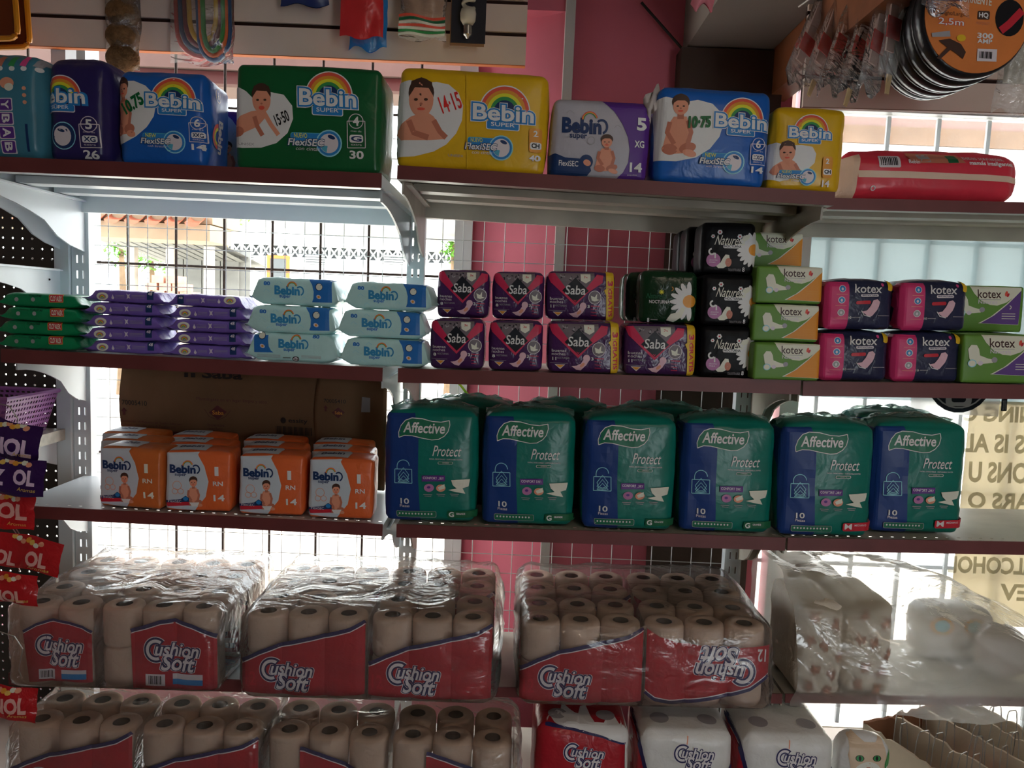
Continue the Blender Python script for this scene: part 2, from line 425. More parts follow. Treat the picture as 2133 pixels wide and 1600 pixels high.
# ------------------------------------------------------------------ pegboard bay at the far left
m_peg = M('dark_grey_pegboard', (70, 66, 62), 0.6, 0.3, 0, 1, 0.1, 5)
YB = YP+0.02
pb = thing('pegboard', 'dark grey perforated pegboard panel with daylight in its holes', 'pegboard', (P(60, 700, YB).x, YB, 0))
pit = 0.0264; x1p = P(122, 700, YB).x-pb.location.x
b = MB(); nx, nz = 14, 62; r = 0.0032
ang = [2*PI*i/8+PI/8 for i in range(8)]
zp0 = 0.2
for i in range(nx):
    for j in range(nz):
        cx, cz = x1p-(i+0.55)*pit, zp0+(j+0.5)*pit; h = pit/2
        inn = [(cx+r*math.cos(a), 0, cz+r*math.sin(a)) for a in ang]
        out = []
        for a in ang:
            c_, s_ = math.cos(a), math.sin(a); k_ = h/max(abs(c_), abs(s_)); out.append((cx+k_*c_, 0, cz+k_*s_))
        cor = [(cx+h, 0, cz+h), (cx-h, 0, cz+h), (cx-h, 0, cz-h), (cx+h, 0, cz-h)]
        vs = inn+out+cor+[(p[0], 0.004, p[2]) for p in inn]
        fs = [(q, q+8, (q+1) % 8+8, (q+1) % 8) for q in range(8)]
        fs += [(8, 16, 9), (10, 17, 11), (12, 18, 13), (14, 19, 15)]
        fs += [(q, (q+1) % 8, 20+(q+1) % 8, 20+q) for q in range(8)]
        b.add(vs, fs)
b.build('perforated_sheet', m_peg, pb)
MB().box((x1p-0.55*pit+pit/2+0.0005, 0.0, zp0), (x1p+0.012, 0.006, zp0+nz*pit)).build('solid_border', m_peg, pb)
# brackets of the neighbouring bay
for z_, lab in ((P(118, 560, YP).z, 'broad white bracket in front of the pegboard, above the green wipes'), (P(118, 440, YP).z+0.03, 'upper white bracket in front of the pegboard under the top shelf')):
    t = thing('shelf_bracket', lab, 'bracket', (P(128, 560, YP).x, 0, z_))
    bracket(t, 0, 1.62, hgt=0.10 if 'broad' in lab else 0.13, name='plate')
    MB().tube([(0.004, YP-0.06, -0.03), (0.004, YP-0.061, -0.03)], 0.003, m_dark).build('rivet', None, t)
# ================================================================== the street outside
m_ground = M('pale_sunlit_ground', (222, 214, 200), 0.9, 0.1, 0.1, 3, 0.08, 1)
struct(MB().box((-40, YW+0.13, -0.1), (40, 60, 0.0)).build('ground', m_ground), 'pale sunlit yard outside')
m_wh = M('white_limewash', (240, 240, 236), 0.8, 0.2, 0.05, 10, 0.03, 2)
m_crm = M('cream_concrete', (150, 132, 108), 0.8, 0.2, 0.1, 10, 0.08, 3)
m_terra = M('terracotta_tile', (170, 100, 78), 0.7, 0.2, 0.1, 20, 0.15, 6)
m_grey = M('grey_weathered_sheet', (112, 112, 108), 0.7, 0.3, 0.1, 10, 0.2, 3)
m_oran = M('orange_door_frame', (200, 96, 40), 0.6)
m_shade = M('dark_louvre_gap', (80, 84, 86), 0.7)
m_leaf = M('sunlit_leaf_green', (90, 138, 46), 0.5, 0.3, 0, 1, 0.35, 9)
m_bark = M('tree_bark', (110, 90, 70), 0.8, 0.2, 0.2, 20, 0.2, 9)

# white house across the street
YH = 25.0
h = thing('house', 'white house across the street with lattice block band and louvred windows', 'building', (P(700, 560, YH).x, YH, 0))
def hp(px, py): 
    p = P(px, py, YH); return p.x-h.location.x, p.z
(x0, _), (x1, _) = hp(440, 560), hp(1010, 560)
zb, ztop = hp(700, 536)[1], hp(700, 468)[1]
_, zb0 = hp(560, 535); _, zb1 = hp(560, 508)
MB().box((x0, 0.06, 0), (x1, 6, zb0)).build('lower_wall', m_wh, h)
MB().box((x0, 0.06, zb1), (x1, 6, ztop)).build('upper_wall', m_wh, h)
MB().box((x0-0.5, -0.5, ztop), (x1+0.5, 6.3, ztop+0.14)).build('roof_slab', m_wh, h)
MB().box((x0, 0.3, zb0), (x1, 0.32, zb1)).build('lattice_backing', m_shade, h)
n = 28; bw = (x1-x0)/n; hz = zb1-zb0
lb = MB(); t_ = 0.035
lb.box((-bw/2, 0, 0), (-bw/2+0.03, 0.1, hz)); lb.box((bw/2-0.03, 0, 0), (bw/2, 0.1, hz)); lb.box((-bw/2, 0, 0), (bw/2, 0.1, 0.03)); lb.box((-bw/2, 0, hz-0.03), (bw/2, 0.1, hz))
for s in (1, -1):
    lb.add([(-bw/2, 0, (0 if s > 0 else hz)-t_), (bw/2, 0, (hz if s > 0 else 0)-t_), (bw/2, 0, (hz if s > 0 else 0)+t_), (-bw/2, 0, (0 if s > 0 else hz)+t_)], [(0, 1, 2, 3)])
me = lb.mesh('lattice_block', m_wh)
for i in range(n):
    o = link('lattice_block', me, h); o.location = (x0+(i+0.5)*bw, 0.06, zb0)
for px0, px1 in ((487, 527), (636, 676), (800, 840)):
    a = hp(px0, 525 if px0 < 600 else 530); c = hp(px1, 547 if px0 < 600 else 552)
    wn = MB().box((a[0], 0.02, c[1]), (c[0], 0.055, a[1])).build('window', m_shade, h)
    for i in range(4):
        z_ = c[1]+(a[1]-c[1])*(i+0.25)/4
        MB().box((a[0], -0.02, z_), (c[0], 0.018, z_+(a[1]-c[1])*0.13)).build('louvre_slat', m_wh, wn)
a = hp(556, 531); c = hp(602, 600)
d = MB().box((a[0]+0.1, 0.02, c[1]), (c[0]-0.1, 0.055, a[1]-0.1)).build('door', m_shade, h)
fr = MB(); fr.box((a[0], 0.0, c[1]), (a[0]+0.1, 0.055, a[1])); fr.box((c[0]-0.1, 0.0, c[1]), (c[0], 0.055, a[1])); fr.box((a[0]+0.1, 0.0, a[1]-0.1), (c[0]-0.1, 0.055, a[1])); fr.build('door_frame', m_oran, d)

# concrete canopy nearer, upper right of the window
YC = 6.0
a, b_ = P(500, 436, YC), P(1000, 480, YC)
prof = [(P(470, 400, YC).x, P(470, 400, YC).z+0.3), (P(500, 436, YC).x, P(500, 436, YC).z), (P(530, 452, YC).x, P(530, 452, YC).z), (P(560, 459, YC).x, P(560, 459, YC).z), (P(1000, 478, YC).x, P(1000, 478, YC).z), (P(1000, 400, YC).x, P(1000, 400, YC).z+0.3)]
cn = thing('concrete_canopy', 'grey concrete canopy with a curved end outside the window', 'canopy', (P(1000, 478, YC).x-0.2, YC, 0))
prof = [(x-cn.location.x, z) for x, z in prof]
m_pc = M('weathered_pale_concrete', (140, 142, 140), 0.8, 0.2, 0.1, 5, 0.08, 2)
MB().prism(prof, 'y', 0, 1.2).build('slab', m_pc, cn)
MB().box((0.0, 0.45, 0), (0.2, 0.75, min(z for x, z in prof)+0.05)).build('column', m_pc, cn)

# tiled eave outside, upper left
YE = 4.6
e = thing('tiled_eave', 'cream concrete eave with a row of terracotta roof tiles', 'roof', (P(300, 480, YE).x, YE, P(300, 497, YE).z))
def ep(px, py): 
    p = P(px, py, YE)-e.location; return p.x, p.z
x1e = ep(437, 480)[0]; x0e = ep(-60, 480)[0]
hbeam = ep(300, 463)[1]
MB().box((x0e, 0, 0), (x1e, 0.35, hbeam)).build('beam', m_crm, e)
ti = MB(); R_ = 0.044
seg = 10
vs = []
for yy in (-0.05, 0.5):
    for q in range(seg+1):
        an = PI*q/seg; vs.append((R_*math.cos(an), yy, -R_*0.55*math.sin(an)+ (0.0 if yy < 0 else 0.25)))
fs = [(q, q+1, seg+2+q, seg+1+q) for q in range(seg)]+[tuple(range(seg+1))]
ti.add(vs, fs); me = ti.mesh('roof_tile', m_terra)
for i in range(13):
    o = link('roof_tile', me, e); o.location = (x1e-0.085-i*0.118, 0, hbeam+0.005)
MB().box((x0e, 0.04, hbeam+0.008), (x1e, 0.5, hbeam+0.16)).build('tile_bed', m_crm, e)
MB().box((x0e, -0.02, hbeam+0.161), (x1e, 0.5, hbeam+0.36)).build('upper_wall', M('pink_street_paint', (176, 130, 116), 0.8, 0.2, 0.1, 10, 0.08, 3), e)

# lean-to sheet roof and its shed
YS = 8.5
s = thing('shed', 'grey lean-to shed with corrugated sheet roof and fence', 'shed', (P(330, 560, YS).x, YS, 0))
def sp(px, py):
    p = P(px, py, YS)-s.location; return p.x, p.z
A, B, C_, D_ = sp(185, 492), sp(437, 505), sp(437, 552), sp(300, 522)
rf = MB()
for i in range(11):
    f0, f1 = i/11, (i+0.8)/11
    rf.add([(A[0]+(B[0]-A[0])*f0, 0.0, A[1]+(B[1]-A[1])*f0), (A[0]+(B[0]-A[0])*f1, 0.0, A[1]+(B[1]-A[1])*f1),
            (A[0]+(B[0]-A[0])*f1, 1.8, A[1]+(B[1]-A[1])*f1-0.22), (A[0]+(B[0]-A[0])*f0, 1.8, A[1]+(B[1]-A[1])*f0-0.22)], [(0, 1, 2, 3)])
rf.build('roof_sheet', m_grey, s)
MB().add([(A[0], 0, A[1]+0.05), (B[0], 0, B[1]+0.05), (B[0], 2, B[1]-0.17), (A[0], 2, A[1]-0.17)], [(0, 1, 2, 3)]).build('roof_cover', m_grey, s)
for px_ in (425, 345, 262):
    q = sp(px_, 560); MB().box((q[0]-0.045, 0.1, 0), (q[0]+0.045, 0.19, q[1]+0.25)).build('post', M('weathered_post', (150, 140, 128), 0.8, 0.2, 0.2, 15, 0.2, 6), s)
me = MB().box((-0.11, 1.2, 0), (0.11, 1.23, sp(330, 566)[1]+0.35)).mesh('fence_sheet', m_grey)
for i in range(8):
    o = link('fence_sheet', me, s); o.location = (sp(262+22*i, 580)[0]+0.02*(i % 2), 0.03*(i % 2), 0)
# bricks left on a low wall
YK = 7.5; zw = P(345, 622, YK).z
gw = thing('garden_wall', 'low pale wall the loose bricks lie on, seen through the street window', 'wall', (P(350, 620, YK).x, YK, 0))
MB().box((-0.32, -0.14, 0), (0.40, 0.14, zw)).build('wall_body', M('pale_rubble', (170, 156, 140), 0.9, 0.1, 0.5, 12, 0.2, 8), gw)
brk = MB().box((-0.055, -0.1, 0), (0.055, 0.1, 0.072)).mesh('brick', M('salmon_brick', (178, 128, 108), 0.8, 0.2, 0.2, 20, 0.15, 9))
rows_ = [('bottom', 0, (-0.18, -0.05, 0.08, 0.21)), ('middle', 1, (-0.12, 0.01, 0.14)), ('top', 2, (-0.06, 0.08))]
for rn, lv, xs_ in rows_:
    for q, x_ in enumerate(xs_):
        o = link('brick', brk); o.location = (gw.location.x+x_, YK+0.004*q, zw+0.0735*lv+0.001); o.rotation_euler.z = 0.04*((q+lv) % 3-1)
        tag(o, 'salmon brick on the low wall outside, %s course, %s from the left' % (rn, ('first', 'second', 'third', 'fourth')[q]), 'brick', 'bricks on the low wall outside')

def foliage(name, label, px, py, Y, rx, rz, n, leaf, seed, trunk=True):
    rr = random.Random(seed); c = P(px, py, Y)
    t = thing(name, label, 'tree', (c.x, Y, 0))
    b = MB()
    for i in range(n):
        a, el, q = rr.uniform(0, 2*PI), rr.uniform(-1, 1), rr.random()**0.4
        k_ = math.sqrt(1-el*el)
        p = Vector((rx*q*k_*math.cos(a), rx*0.7*q*k_*math.sin(a), c.z+rz*q*el))
        d1 = Vector((rr.uniform(-1, 1), rr.uniform(-1, 1), rr.uniform(-0.6, 0.6))).normalized()
        d2 = d1.cross(Vector((rr.uniform(-.3, .3), rr.uniform(-.3, .3), 1))).normalized()
        l = leaf*rr.uniform(0.7, 1.3)
        b.add([p-d1*l, p-d2*l*0.4, p+d1*l, p+d2*l*0.4], [(0, 1, 2, 3)])
    f = b.build('foliage', m_leaf, t); f['kind'] = 'stuff'
    MB().tube([(0, 0, 0), (0.03, 0.02, c.z*0.5), (0, 0, c.z)], [0.08, 0.06, 0.03], m_bark, 7).build('trunk', None, t)
foliage('shrub', 'bright green leafy shrub behind the lean-to shed', 315, 530, 11.5, 0.75, 0.28, 700, 0.055, 1)
foliage('shrub', 'small yellow green sprig left of the shed post', 252, 512, 10.5, 0.16, 0.16, 120, 0.05, 2)
foliage('tree', 'green tree top between the tiled eave and the canopy', 470, 440, 18.0, 0.62, 0.36, 420, 0.08, 3)
foliage('tree', 'green tree glimpsed beside the white window jamb', 944, 505, 12.0, 0.22, 0.35, 260, 0.06, 4)

# pink fascia of the shop's own roof, over the street window
YF = 3.3
fz = lambda py: P(500, py, YF).z
fa = thing('roof_fascia', 'pink and cream painted roof fascia above the street window', 'fascia', (P(480, 150, YF).x, YF, fz(176)))
ang_ = -0.0
w_ = 1.35
MB().box((-w_, 0, 0), (w_, 0.05, fz(150)-fz(176))).build('lower_board', M('dusty_pink_board', (84, 58, 54), 0.8, 0.2, 0.1, 20, 0.12, 5), fa)
MB().box((-w_, -0.02, fz(150)-fz(176)+0.002), (w_, 0.05, fz(60)-fz(176))).build('upper_board', M('cream_pink_board', (100, 84, 77), 0.8, 0.2, 0.1, 20, 0.10, 5), fa)
MB().box((-w_, 0.052, fz(60)-fz(176)-0.06), (w_, 0.9, fz(60)-fz(176))).build('eave_board', M('cream_pink_board', (186, 150, 138)), fa)
for x_ in (-w_+0.05, w_-0.05): MB().box((x_-0.04, 0.06, -fz(176)), (x_+0.04, 0.14, fz(60)-fz(176)-0.061)).build('post', m_wh, fa)
# ================================================================== printed packs
TXT = {}
def text_tris(s, bold=0.0, spacing=1.0):
    """triangles of a flat text, normalised to its bounding box"""
    key = (s, bold, spacing)
    if key in TXT: return TXT[key]
    cu = bpy.data.curves.new('lettering', 'FONT'); cu.body = s; cu.resolution_u = 3; cu.offset = bold
    cu.space_character = spacing; cu.fill_mode = 'FRONT'
    ob = bpy.data.objects.new('lettering', cu)
    me = bpy.data.meshes.new_from_object(ob)
    me.calc_loop_triangles()
    vs = [(v.co.x, v.co.y) for v in me.vertices]; ts = [tuple(t.vertices) for t in me.loop_triangles]
    bpy.data.objects.remove(ob); bpy.data.curves.remove(cu); bpy.data.meshes.remove(me)
    xs = [v[0] for v in vs]; ys = [v[1] for v in vs]
    TXT[key] = (vs, ts, min(xs), max(xs), min(ys), max(ys)); return TXT[key]

RC, RS = math.cos(ROLL), math.sin(ROLL)
class Art:
    """flat print, drawn in photo pixels around the face centre (cx, cy); s = pixels per metre"""
    def __init__(s, cx, cy, scale, h, side='front', unroll=True):
        s.cx, s.cy, s.s, s.h = cx, cy, scale, h; s.items = {}; s.part = 'print'; s.side = side; s.un = unroll
        s.lay = 0; s.same = False; s.o = (0, 0, 1.0)
    def uv(s, p):
        dx, dy = s.o[0]+p[0]*s.o[2]-s.cx, s.o[1]+p[1]*s.o[2]-s.cy
        if s.un: dx, dy = dx*RC+dy*RS, -dx*RS+dy*RC
        return dx/s.s, s.h/2-dy/s.s
    def tris(s, pts, tris, mat):
        s.items.setdefault(s.part, []).append(([s.uv(p) for p in pts], tris, mat, s.lay)); s.lay += 0 if s.same else 1
    def poly(s, pts, mat):
        from mathutils.geometry import tessellate_polygon
        t = tessellate_polygon([[Vector((p[0], p[1], 0)) for p in pts]])
        s.tris(pts, [tuple(q) for q in t], mat)
    def ell(s, cx, cy, rx, ry, mat, rot=0, n=22, a0=0, a1=2*PI):
        c, q = math.cos(rot), math.sin(rot)
        pts = []
        for i in range(n+1 if a1-a0 < 6.2 else n):
            a = a0+(a1-a0)*i/n; x, y = rx*math.cos(a), ry*math.sin(a)
            pts.append((cx+x*c-y*q, cy+x*q+y*c))
        s.poly(pts, mat)
    def ring(s, cx, cy, r0, r1, mat, a0=0, a1=2*PI, n=26, ky=1.0):
        pts = []; ts = []
        for i in range(n+1):
            a = a0+(a1-a0)*i/n
            pts += [(cx+r0*math.cos(a), cy+ky*r0*math.sin(a)), (cx+r1*math.cos(a), cy+ky*r1*math.sin(a))]
        for i in range(n): ts += [(2*i, 2*i+1, 2*i+3), (2*i, 2*i+3, 2*i+2)]
        s.tris(pts, ts, mat)
    def rect(s, x0, y0, x1, y1, mat): s.poly([(x0, y0), (x1, y0), (x1, y1), (x0, y1)], mat)
    def rrect(s, x0, y0, x1, y1, r, mat, slope=0.0):
        pts = []
        for cx, cy, a in ((x1-r, y0+r, -PI/2), (x1-r, y1-r, 0), (x0+r, y1-r, PI/2), (x0+r, y0+r, PI)):
            for i in range(5):
                an = a+PI/2*i/4; x = cx+r*math.cos(an); pts.append((x, cy+r*math.sin(an)+slope*(x-x0)))
        s.poly(pts, mat)
    def line(s, pts, w, mat):
        vs = []; ts = []
        for i, p in enumerate(pts):
            a, b = pts[max(0, i-1)], pts[min(len(pts)-1, i+1)]
            d = math.hypot(b[0]-a[0], b[1]-a[1]) or 1; nx, ny = -(b[1]-a[1])/d*w/2, (b[0]-a[0])/d*w/2
            vs += [(p[0]+nx, p[1]+ny), (p[0]-nx, p[1]-ny)]
            if i: k = 2*i; ts += [(k-2, k-1, k+1), (k-2, k+1, k)]
        s.tris(vs, ts, mat)
    def text(s, t, x0, y0, x1, y1, mat, bold=0.0, rot=0.0, shear=0.0, slope=0.045, flip=False, mirror=False, spacing=1.0):
        """lettering fitted to the box (x0,y0)-(x1,y1); slope: how far the line sinks to the right in the photo"""
        vs, ts, a, b, c, d = text_tris(t, bold, spacing); pts = []
        cx, cy = (x0+x1)/2, (y0+y1)/2; w, h = x1-x0, y1-y0; cr, sr = math.cos(rot), math.sin(rot)
        for x, y in vs:
            fx = (x-a)/((b-a) or 1)-0.5; fy = (y-c)/((d-c) or 1)-0.5
            if mirror: fx = -fx
            if flip: fx, fy = -fx, -fy
            X, Y = fx*w+shear*fy*h, -fy*h+slope*fx*w
            pts.append((cx+X*cr-Y*sr, cy+X*sr+Y*cr))
        s.tris(pts, ts, mat)
    def bbox(s, bvh):
        return s.bb if s.side == 'front' and getattr(s, 'bb', None) else None
    def build(s, root, bvh, eps=0.0013, step=0.007):
        for part, items in s.items.items():
            bm = bmesh.new(); mats = []
            for pts, tris, mat, lay in items:
                if mat not in mats: mats.append(mat)
                off = eps+lay*0.00007
                vv = [bm.verts.new((p[0], -off, p[1])) for p in pts]
                for t in tris:
                    try: bm.faces.new([vv[i] for i in t]).material_index = mats.index(mat)
                    except ValueError: pass
            xs = [v.co.x for v in bm.verts]; zs = [v.co.z for v in bm.verts]
            bb = s.bbox(bvh)
            for k_, lo, hi, no in ((0, min(xs), max(xs), (1, 0, 0)), (1, min(zs), max(zs), (0, 0, 1))):
                q = math.floor(lo/step)*step+step; cuts = []
                while q < hi: cuts.append(q); q += step
                if bb:
                    for e_ in (0.0006, 0.002, 0.004, 0.0065, 0.0095, 0.013, 0.017, 0.022): cuts += [bb[k_][0]+e_, bb[k_][1]-e_]
                for q in cuts:
                    if not lo < q < hi: continue
                    co = (q, 0, 0) if no[0] else (0, 0, q)
                    bmesh.ops.bisect_plane(bm, geom=bm.verts[:]+bm.edges[:]+bm.faces[:], dist=1e-6, plane_co=co, plane_no=no)
            if bb:
                for v in bm.verts:
                    v.co.x = min(max(v.co.x, bb[0][0]+0.0006), bb[0][1]-0.0006); v.co.z = min(max(v.co.z, bb[1][0]+0.0006), bb[1][1]-0.0006)
            dead = []
            for v in bm.verts:
                o = -v.co.y
                if s.side == 'front':
                    x, z = v.co.x, v.co.z
                    for tr_ in range(14):
                        hit = bvh.ray_cast(Vector((x, -1, z)), Vector((0, 1, 0)))
                        if hit[0] is not None or not bb: break
                        x += 0.001*(1 if x < 0 else -1); z += 0.001*(1 if z < (bb[1][0]+bb[1][1])/2 else -1)
                    if hit[0] is None: dead.append(v); continue
                    n_ = hit[1] if hit[1].y < 0 else -hit[1]
                    v.co = hit[0]+n_*o if bb else Vector((x, hit[0].y-o, z))
                else:
                    x, z = v.co.x, v.co.z
                    if s.side == 'top': org, di = Vector((x, z, 2)), Vector((0, 0, -1))
                    elif s.side == 'right': org, di = Vector((2, x, z)), Vector((-1, 0, 0))
                    else: org, di = Vector((-2, -x, z)), Vector((1, 0, 0))
                    hit = bvh.ray_cast(org, di)
                    if hit[0] is None: dead.append(v); continue
                    v.co = hit[0]-di*o
            if dead: bmesh.ops.delete(bm, geom=dead, context='VERTS')
            part = part.split('#')[0]; me = bpy.data.meshes.new(part); bm.to_mesh(me); bm.free()
            for m in mats: me.materials.append(m)
            link(part, me, root)

def ticks(L, r, n):
    r = min(r, L/2.2); return [0, r*0.3, r*0.65]+[r+(L-2*r)*i/n for i in range(n+1)]+[L-r*0.65, L-r*0.3, L]
def pack_body(w, h, d, r=0.012, b=0.006, side=0.004, top=0.005, crump=0.0012, seed=0, n=9, taper=0.0, lean=0.0):
    """soft rounded brick: front face in the plane y = 0, base centre at the origin"""
    w -= 2*(side+crump)
    X, Yt, Z = ticks(w, r, n), ticks(d, r, max(4, n//2)), ticks(h, r, n)
    idx = {}; V = []; F = []
    def vid(x, y, z):
        k = (round(x, 6), round(y, 6), round(z, 6))
        if k in idx: return idx[k]
        p = Vector((x-w/2, y, z))
        q = Vector((max(-w/2+r, min(w/2-r, p.x)), max(r, min(d-r, p.y)), max(r, min(h-r, p.z))))
        e = p-q
        if e.length > 1e-9: p = q+e.normalized()*r
        u, v, t = 2*x/w-1, 2*z/h-1, 2*y/d-1
        fu, fv, ft = 1-abs(u)**3, 1-abs(v)**3, 1-abs(t)**3
        if y < 1e-6: p.y -= b*fu*fv
        if x < 1e-6: p.x -= side*ft*fv
        if x > w-1e-6: p.x += side*ft*fv
        if z > h-1e-6: p.z += top*fu*ft
        if crump and z > 1e-6:
            nv = noise.noise_vector(Vector((p.x*28+seed*3.1, p.y*28, p.z*28-seed)))+noise.noise_vector(Vector((p.x*70, p.y*70+seed, p.z*70)))*0.35
            p += nv*crump
        if taper: p.x *= 1-taper*(p.z/h)
        if lean: p.y += lean*p.z
        idx[k] = len(V); V.append(p); return idx[k]
    def face(A, B, f):
        for i in range(len(A)-1):
            for j in range(len(B)-1):
                F.append(tuple(vid(*f(a, b_)) for a, b_ in ((A[i], B[j]), (A[i+1], B[j]), (A[i+1], B[j+1]), (A[i], B[j+1]))))
    face(X, Z, lambda a, c: (a, 0, c)); face(X, Z, lambda a, c: (a, d, c))
    face(Yt, Z, lambda a, c: (0, a, c)); face(Yt, Z, lambda a, c: (w, a, c))
    face(X, Yt, lambda a, c: (a, c, 0)); face(X, Yt, lambda a, c: (a, c, h))
    m = MB(); m.add(V, F); return m
def wipe_body(w, h, d, fin=0.022, seed=0):
    """flow wrap: soft brick with pinched ends and flat crimped fins"""
    m = MB(); N = 32; rings = []
    bw = w/2-fin
    prof = [(-w/2, 0.03, 1.02), (-w/2+fin*0.55, 0.05, 1.0), (-bw, 0.42, 0.98), (-bw+0.008, 0.84, 0.97), (-bw+0.018, 0.97, 1.0)]
    k = 9
    prof += [(-bw+0.018+(2*bw-0.036)*i/k, 1.0+0.02*math.sin(i*1.9+seed), 1.0) for i in range(1, k)]
    prof += [(-x, a, c) for x, a, c in prof[:5][::-1]]
    for x, hz, dy in prof:
        ring = []
        for j in range(N):
            a = 2*PI*j/N; ca, sa = math.cos(a), math.sin(a); e = 0.30
            y = d/2+d/2*dy*math.copysign(abs(ca)**e, ca); z = h/2+h/2*hz*math.copysign(abs(sa)**e, sa)
            nv = noise.noise_vector(Vector((x*30+seed*5, y*30, z*30)))*0.0022
            if z < 0.001: nv.z = 0
            wob = 0.006*math.sin(9*y/d+seed+x*3)*(1-min(1, hz*1.6))
            ring.append((x+nv.x, y+nv.y, max(0, z+nv.z+wob-(0.012*(1-hz) if hz < 0.5 else 0))))
        rings.append(ring)
    vs = [p for r_ in rings for p in r_]; fs = []
    for i in range(len(rings)-1):
        for j in range(N): fs.append((i*N+j, i*N+(j+1) % N, (i+1)*N+(j+1) % N, (i+1)*N+j))
    fs.append(tuple(range(N))[::-1]); fs.append(tuple((len(rings)-1)*N+j for j in range(N)))
    m.add(vs, fs); return m

KIND = {}
def kind(key, body, mat, arts, extra=None, bodyname='wrapper'):
    """prototype pack (kept out of the scene): list of (part name, mesh)"""
    me = body.mesh(bodyname, mat)
    for p in me.polygons: p.use_smooth = True
    bvh = BVHTree.FromPolygons([v.co.copy() for v in me.vertices], [tuple(p.vertices) for p in me.polygons])
    root = bpy.data.objects.new('proto', None)
    b = bpy.data.objects.new(bodyname, me); b.parent = root; COL.objects.link(b)
    bx_ = [v.co.x for v in me.vertices]; bz_ = [v.co.z for v in me.vertices]
    for a in arts:
        a.bb = ((min(bx_), max(bx_)), (min(bz_), max(bz_))); a.build(root, bvh)
    parts = [(o.name.split('.')[0], o.data) for o in bpy.data.objects if o.parent == root]
    for o in [o for o in bpy.data.objects if o.parent == root]: bpy.data.objects.remove(o)
    bpy.data.objects.remove(root)
    if extra: parts += extra
    KIND[key] = parts
def place(key, name, label, cat, loc, yaw=0.0, tilt=0.0, pitch=0.0, group=None, only=None):
    t = thing(name, label, cat, loc, (pitch, tilt, yaw), group)
    for nm, me in KIND[key]:
        if only and nm not in only: continue
        link(nm, me, t)
    return t
def tilt_of(sh): return -math.atan(SHELF[sh][1])
def face_ref(x0, y0, x1, y1, Y):
    """size of a face seen as the pixel box, unrolled"""
    s = pxm((x0+x1)/2, (y0+y1)/2, Y); return (x0+x1)/2, (y0+y1)/2, s, (x1-x0)/s, (y1-y0)/s

# ---------------------------------------------------------------- shared inks
i_white = ink('white_ink', (190, 178, 176)); i_navy = ink('navy_ink', (22, 48, 92), 1.4); i_blue = ink('blue_ink', (28, 96, 150))
i_red = ink('red_ink', (200, 66, 52)); i_or = ink('orange_ink', (212, 116, 40)); i_yel = ink('yellow_ink', (204, 168, 40)); i_grn = ink('green_ink', (40, 110, 60))
i_dgr = ink('dark_green_ink', (20, 74, 48)); i_skin = ink('skin_tone_print', (176, 116, 94)); i_skin2 = ink('skin_shade_print', (146, 88, 70)); i_hair = ink('dark_hair_print', (52, 34, 28))
i_pale = ink('pale_grey_ink', (166, 160, 164)); i_grey = ink('grey_ink', (120, 118, 122)); i_black = ink('black_ink', (20, 20, 26), 1.0); i_teal = ink('teal_ink', (60, 130, 150))
i_lblue = ink('light_blue_ink', (110, 160, 200)); i_pen = ink('green_marker', (10, 110, 60), 1.0); i_rpen = ink('red_marker', (190, 40, 40), 1.6)
i_pink = ink('pink_ink', (196, 60, 110)); i_purple = ink('purple_ink', (70, 34, 100)); i_cream = ink('cream_ink', (200, 186, 160)); i_gold = ink('golden_ink', (200, 140, 30))
i_redbar = ink('crimson_ink', (168, 34, 48), 1.7)

def rainbow(a, cx, cy, R, thin=False, span=(PI*0.98, 2*PI*1.01)):
    p = a.part; a.part = 'rainbow'
    bands = [i_red, i_or, i_yel, i_grn, i_navy] if not thin else [i_red, i_or, i_grn]
    if not thin:
        a.ell(cx, cy, R*1.05, R*1.05, i_white, 0, 24, span[0], span[1])
        for i, m in enumerate(bands): a.ell(cx, cy, R*(1-0.14*i), R*(1-0.14*i), m, 0, 24, span[0], span[1])
    else:
        for i, m in enumerate(bands): a.ring(cx, cy, R*(0.70+0.11*(2-i)), R*(0.81+0.11*(2-i)), m, span[0], span[1], 16)
    a.part = p
def bebin_white(a, x0, y0, x1, y1, word='Bebin', bow=True):
    w, h = x1-x0, y1-y0
    if bow: rainbow(a, x0+0.52*w, y0+0.30*h+0.02*w, 0.40*w)
    a.part = 'brand_lettering'
    a.rrect(x0+0.22*w, y1-0.05*h, x0+0.77*w, y1+0.50*h, 0.12*h, i_white, 0.045); a.rrect(x0+0.235*w, y1-0.05*h, x0+0.755*w, y1+0.46*h, 0.1*h, i_blue, 0.045)
    g = 0.105*h
    a.text(word, x0-g*1.45, y0-g*1.45, x1+g*1.45, y1+g*1.45, i_white, 0.10)
    a.text(word, x0-g, y0-g, x1+g, y1+g, i_blue, 0.082)
    a.text(word, x0, y0, x1, y1, i_white, 0.022)
    a.text('SUPER', x0+0.30*w, y1+0.08*h, x0+0.69*w, y1+0.33*h, i_white, 0.015)
def bebin_blue(a, x0, y0, x1, y1, m=None, sup=True, m2=None):
    m = m or i_navy; w, h = x1-x0, y1-y0
    a.part = 'brand_lettering'
    a.text('Bebin', x0, y0, x0+0.86*w, y1, m, 0.045)
    a.ring(x0+0.86*w, y0+0.55*h, 0.10*w, 0.145*w, m, -PI*0.75, PI*0.42, 14, 1.15)
    rainbow(a, x0+0.60*w, y0+0.10*h, 0.17*w, True, (PI*1.0, 2*PI*0.97))
    a.part = 'brand_lettering'
    if sup: a.text('super', x0+0.17*w, y1+0.03*h, x0+0.55*w, y1+0.40*h, m2 or m, 0.02)
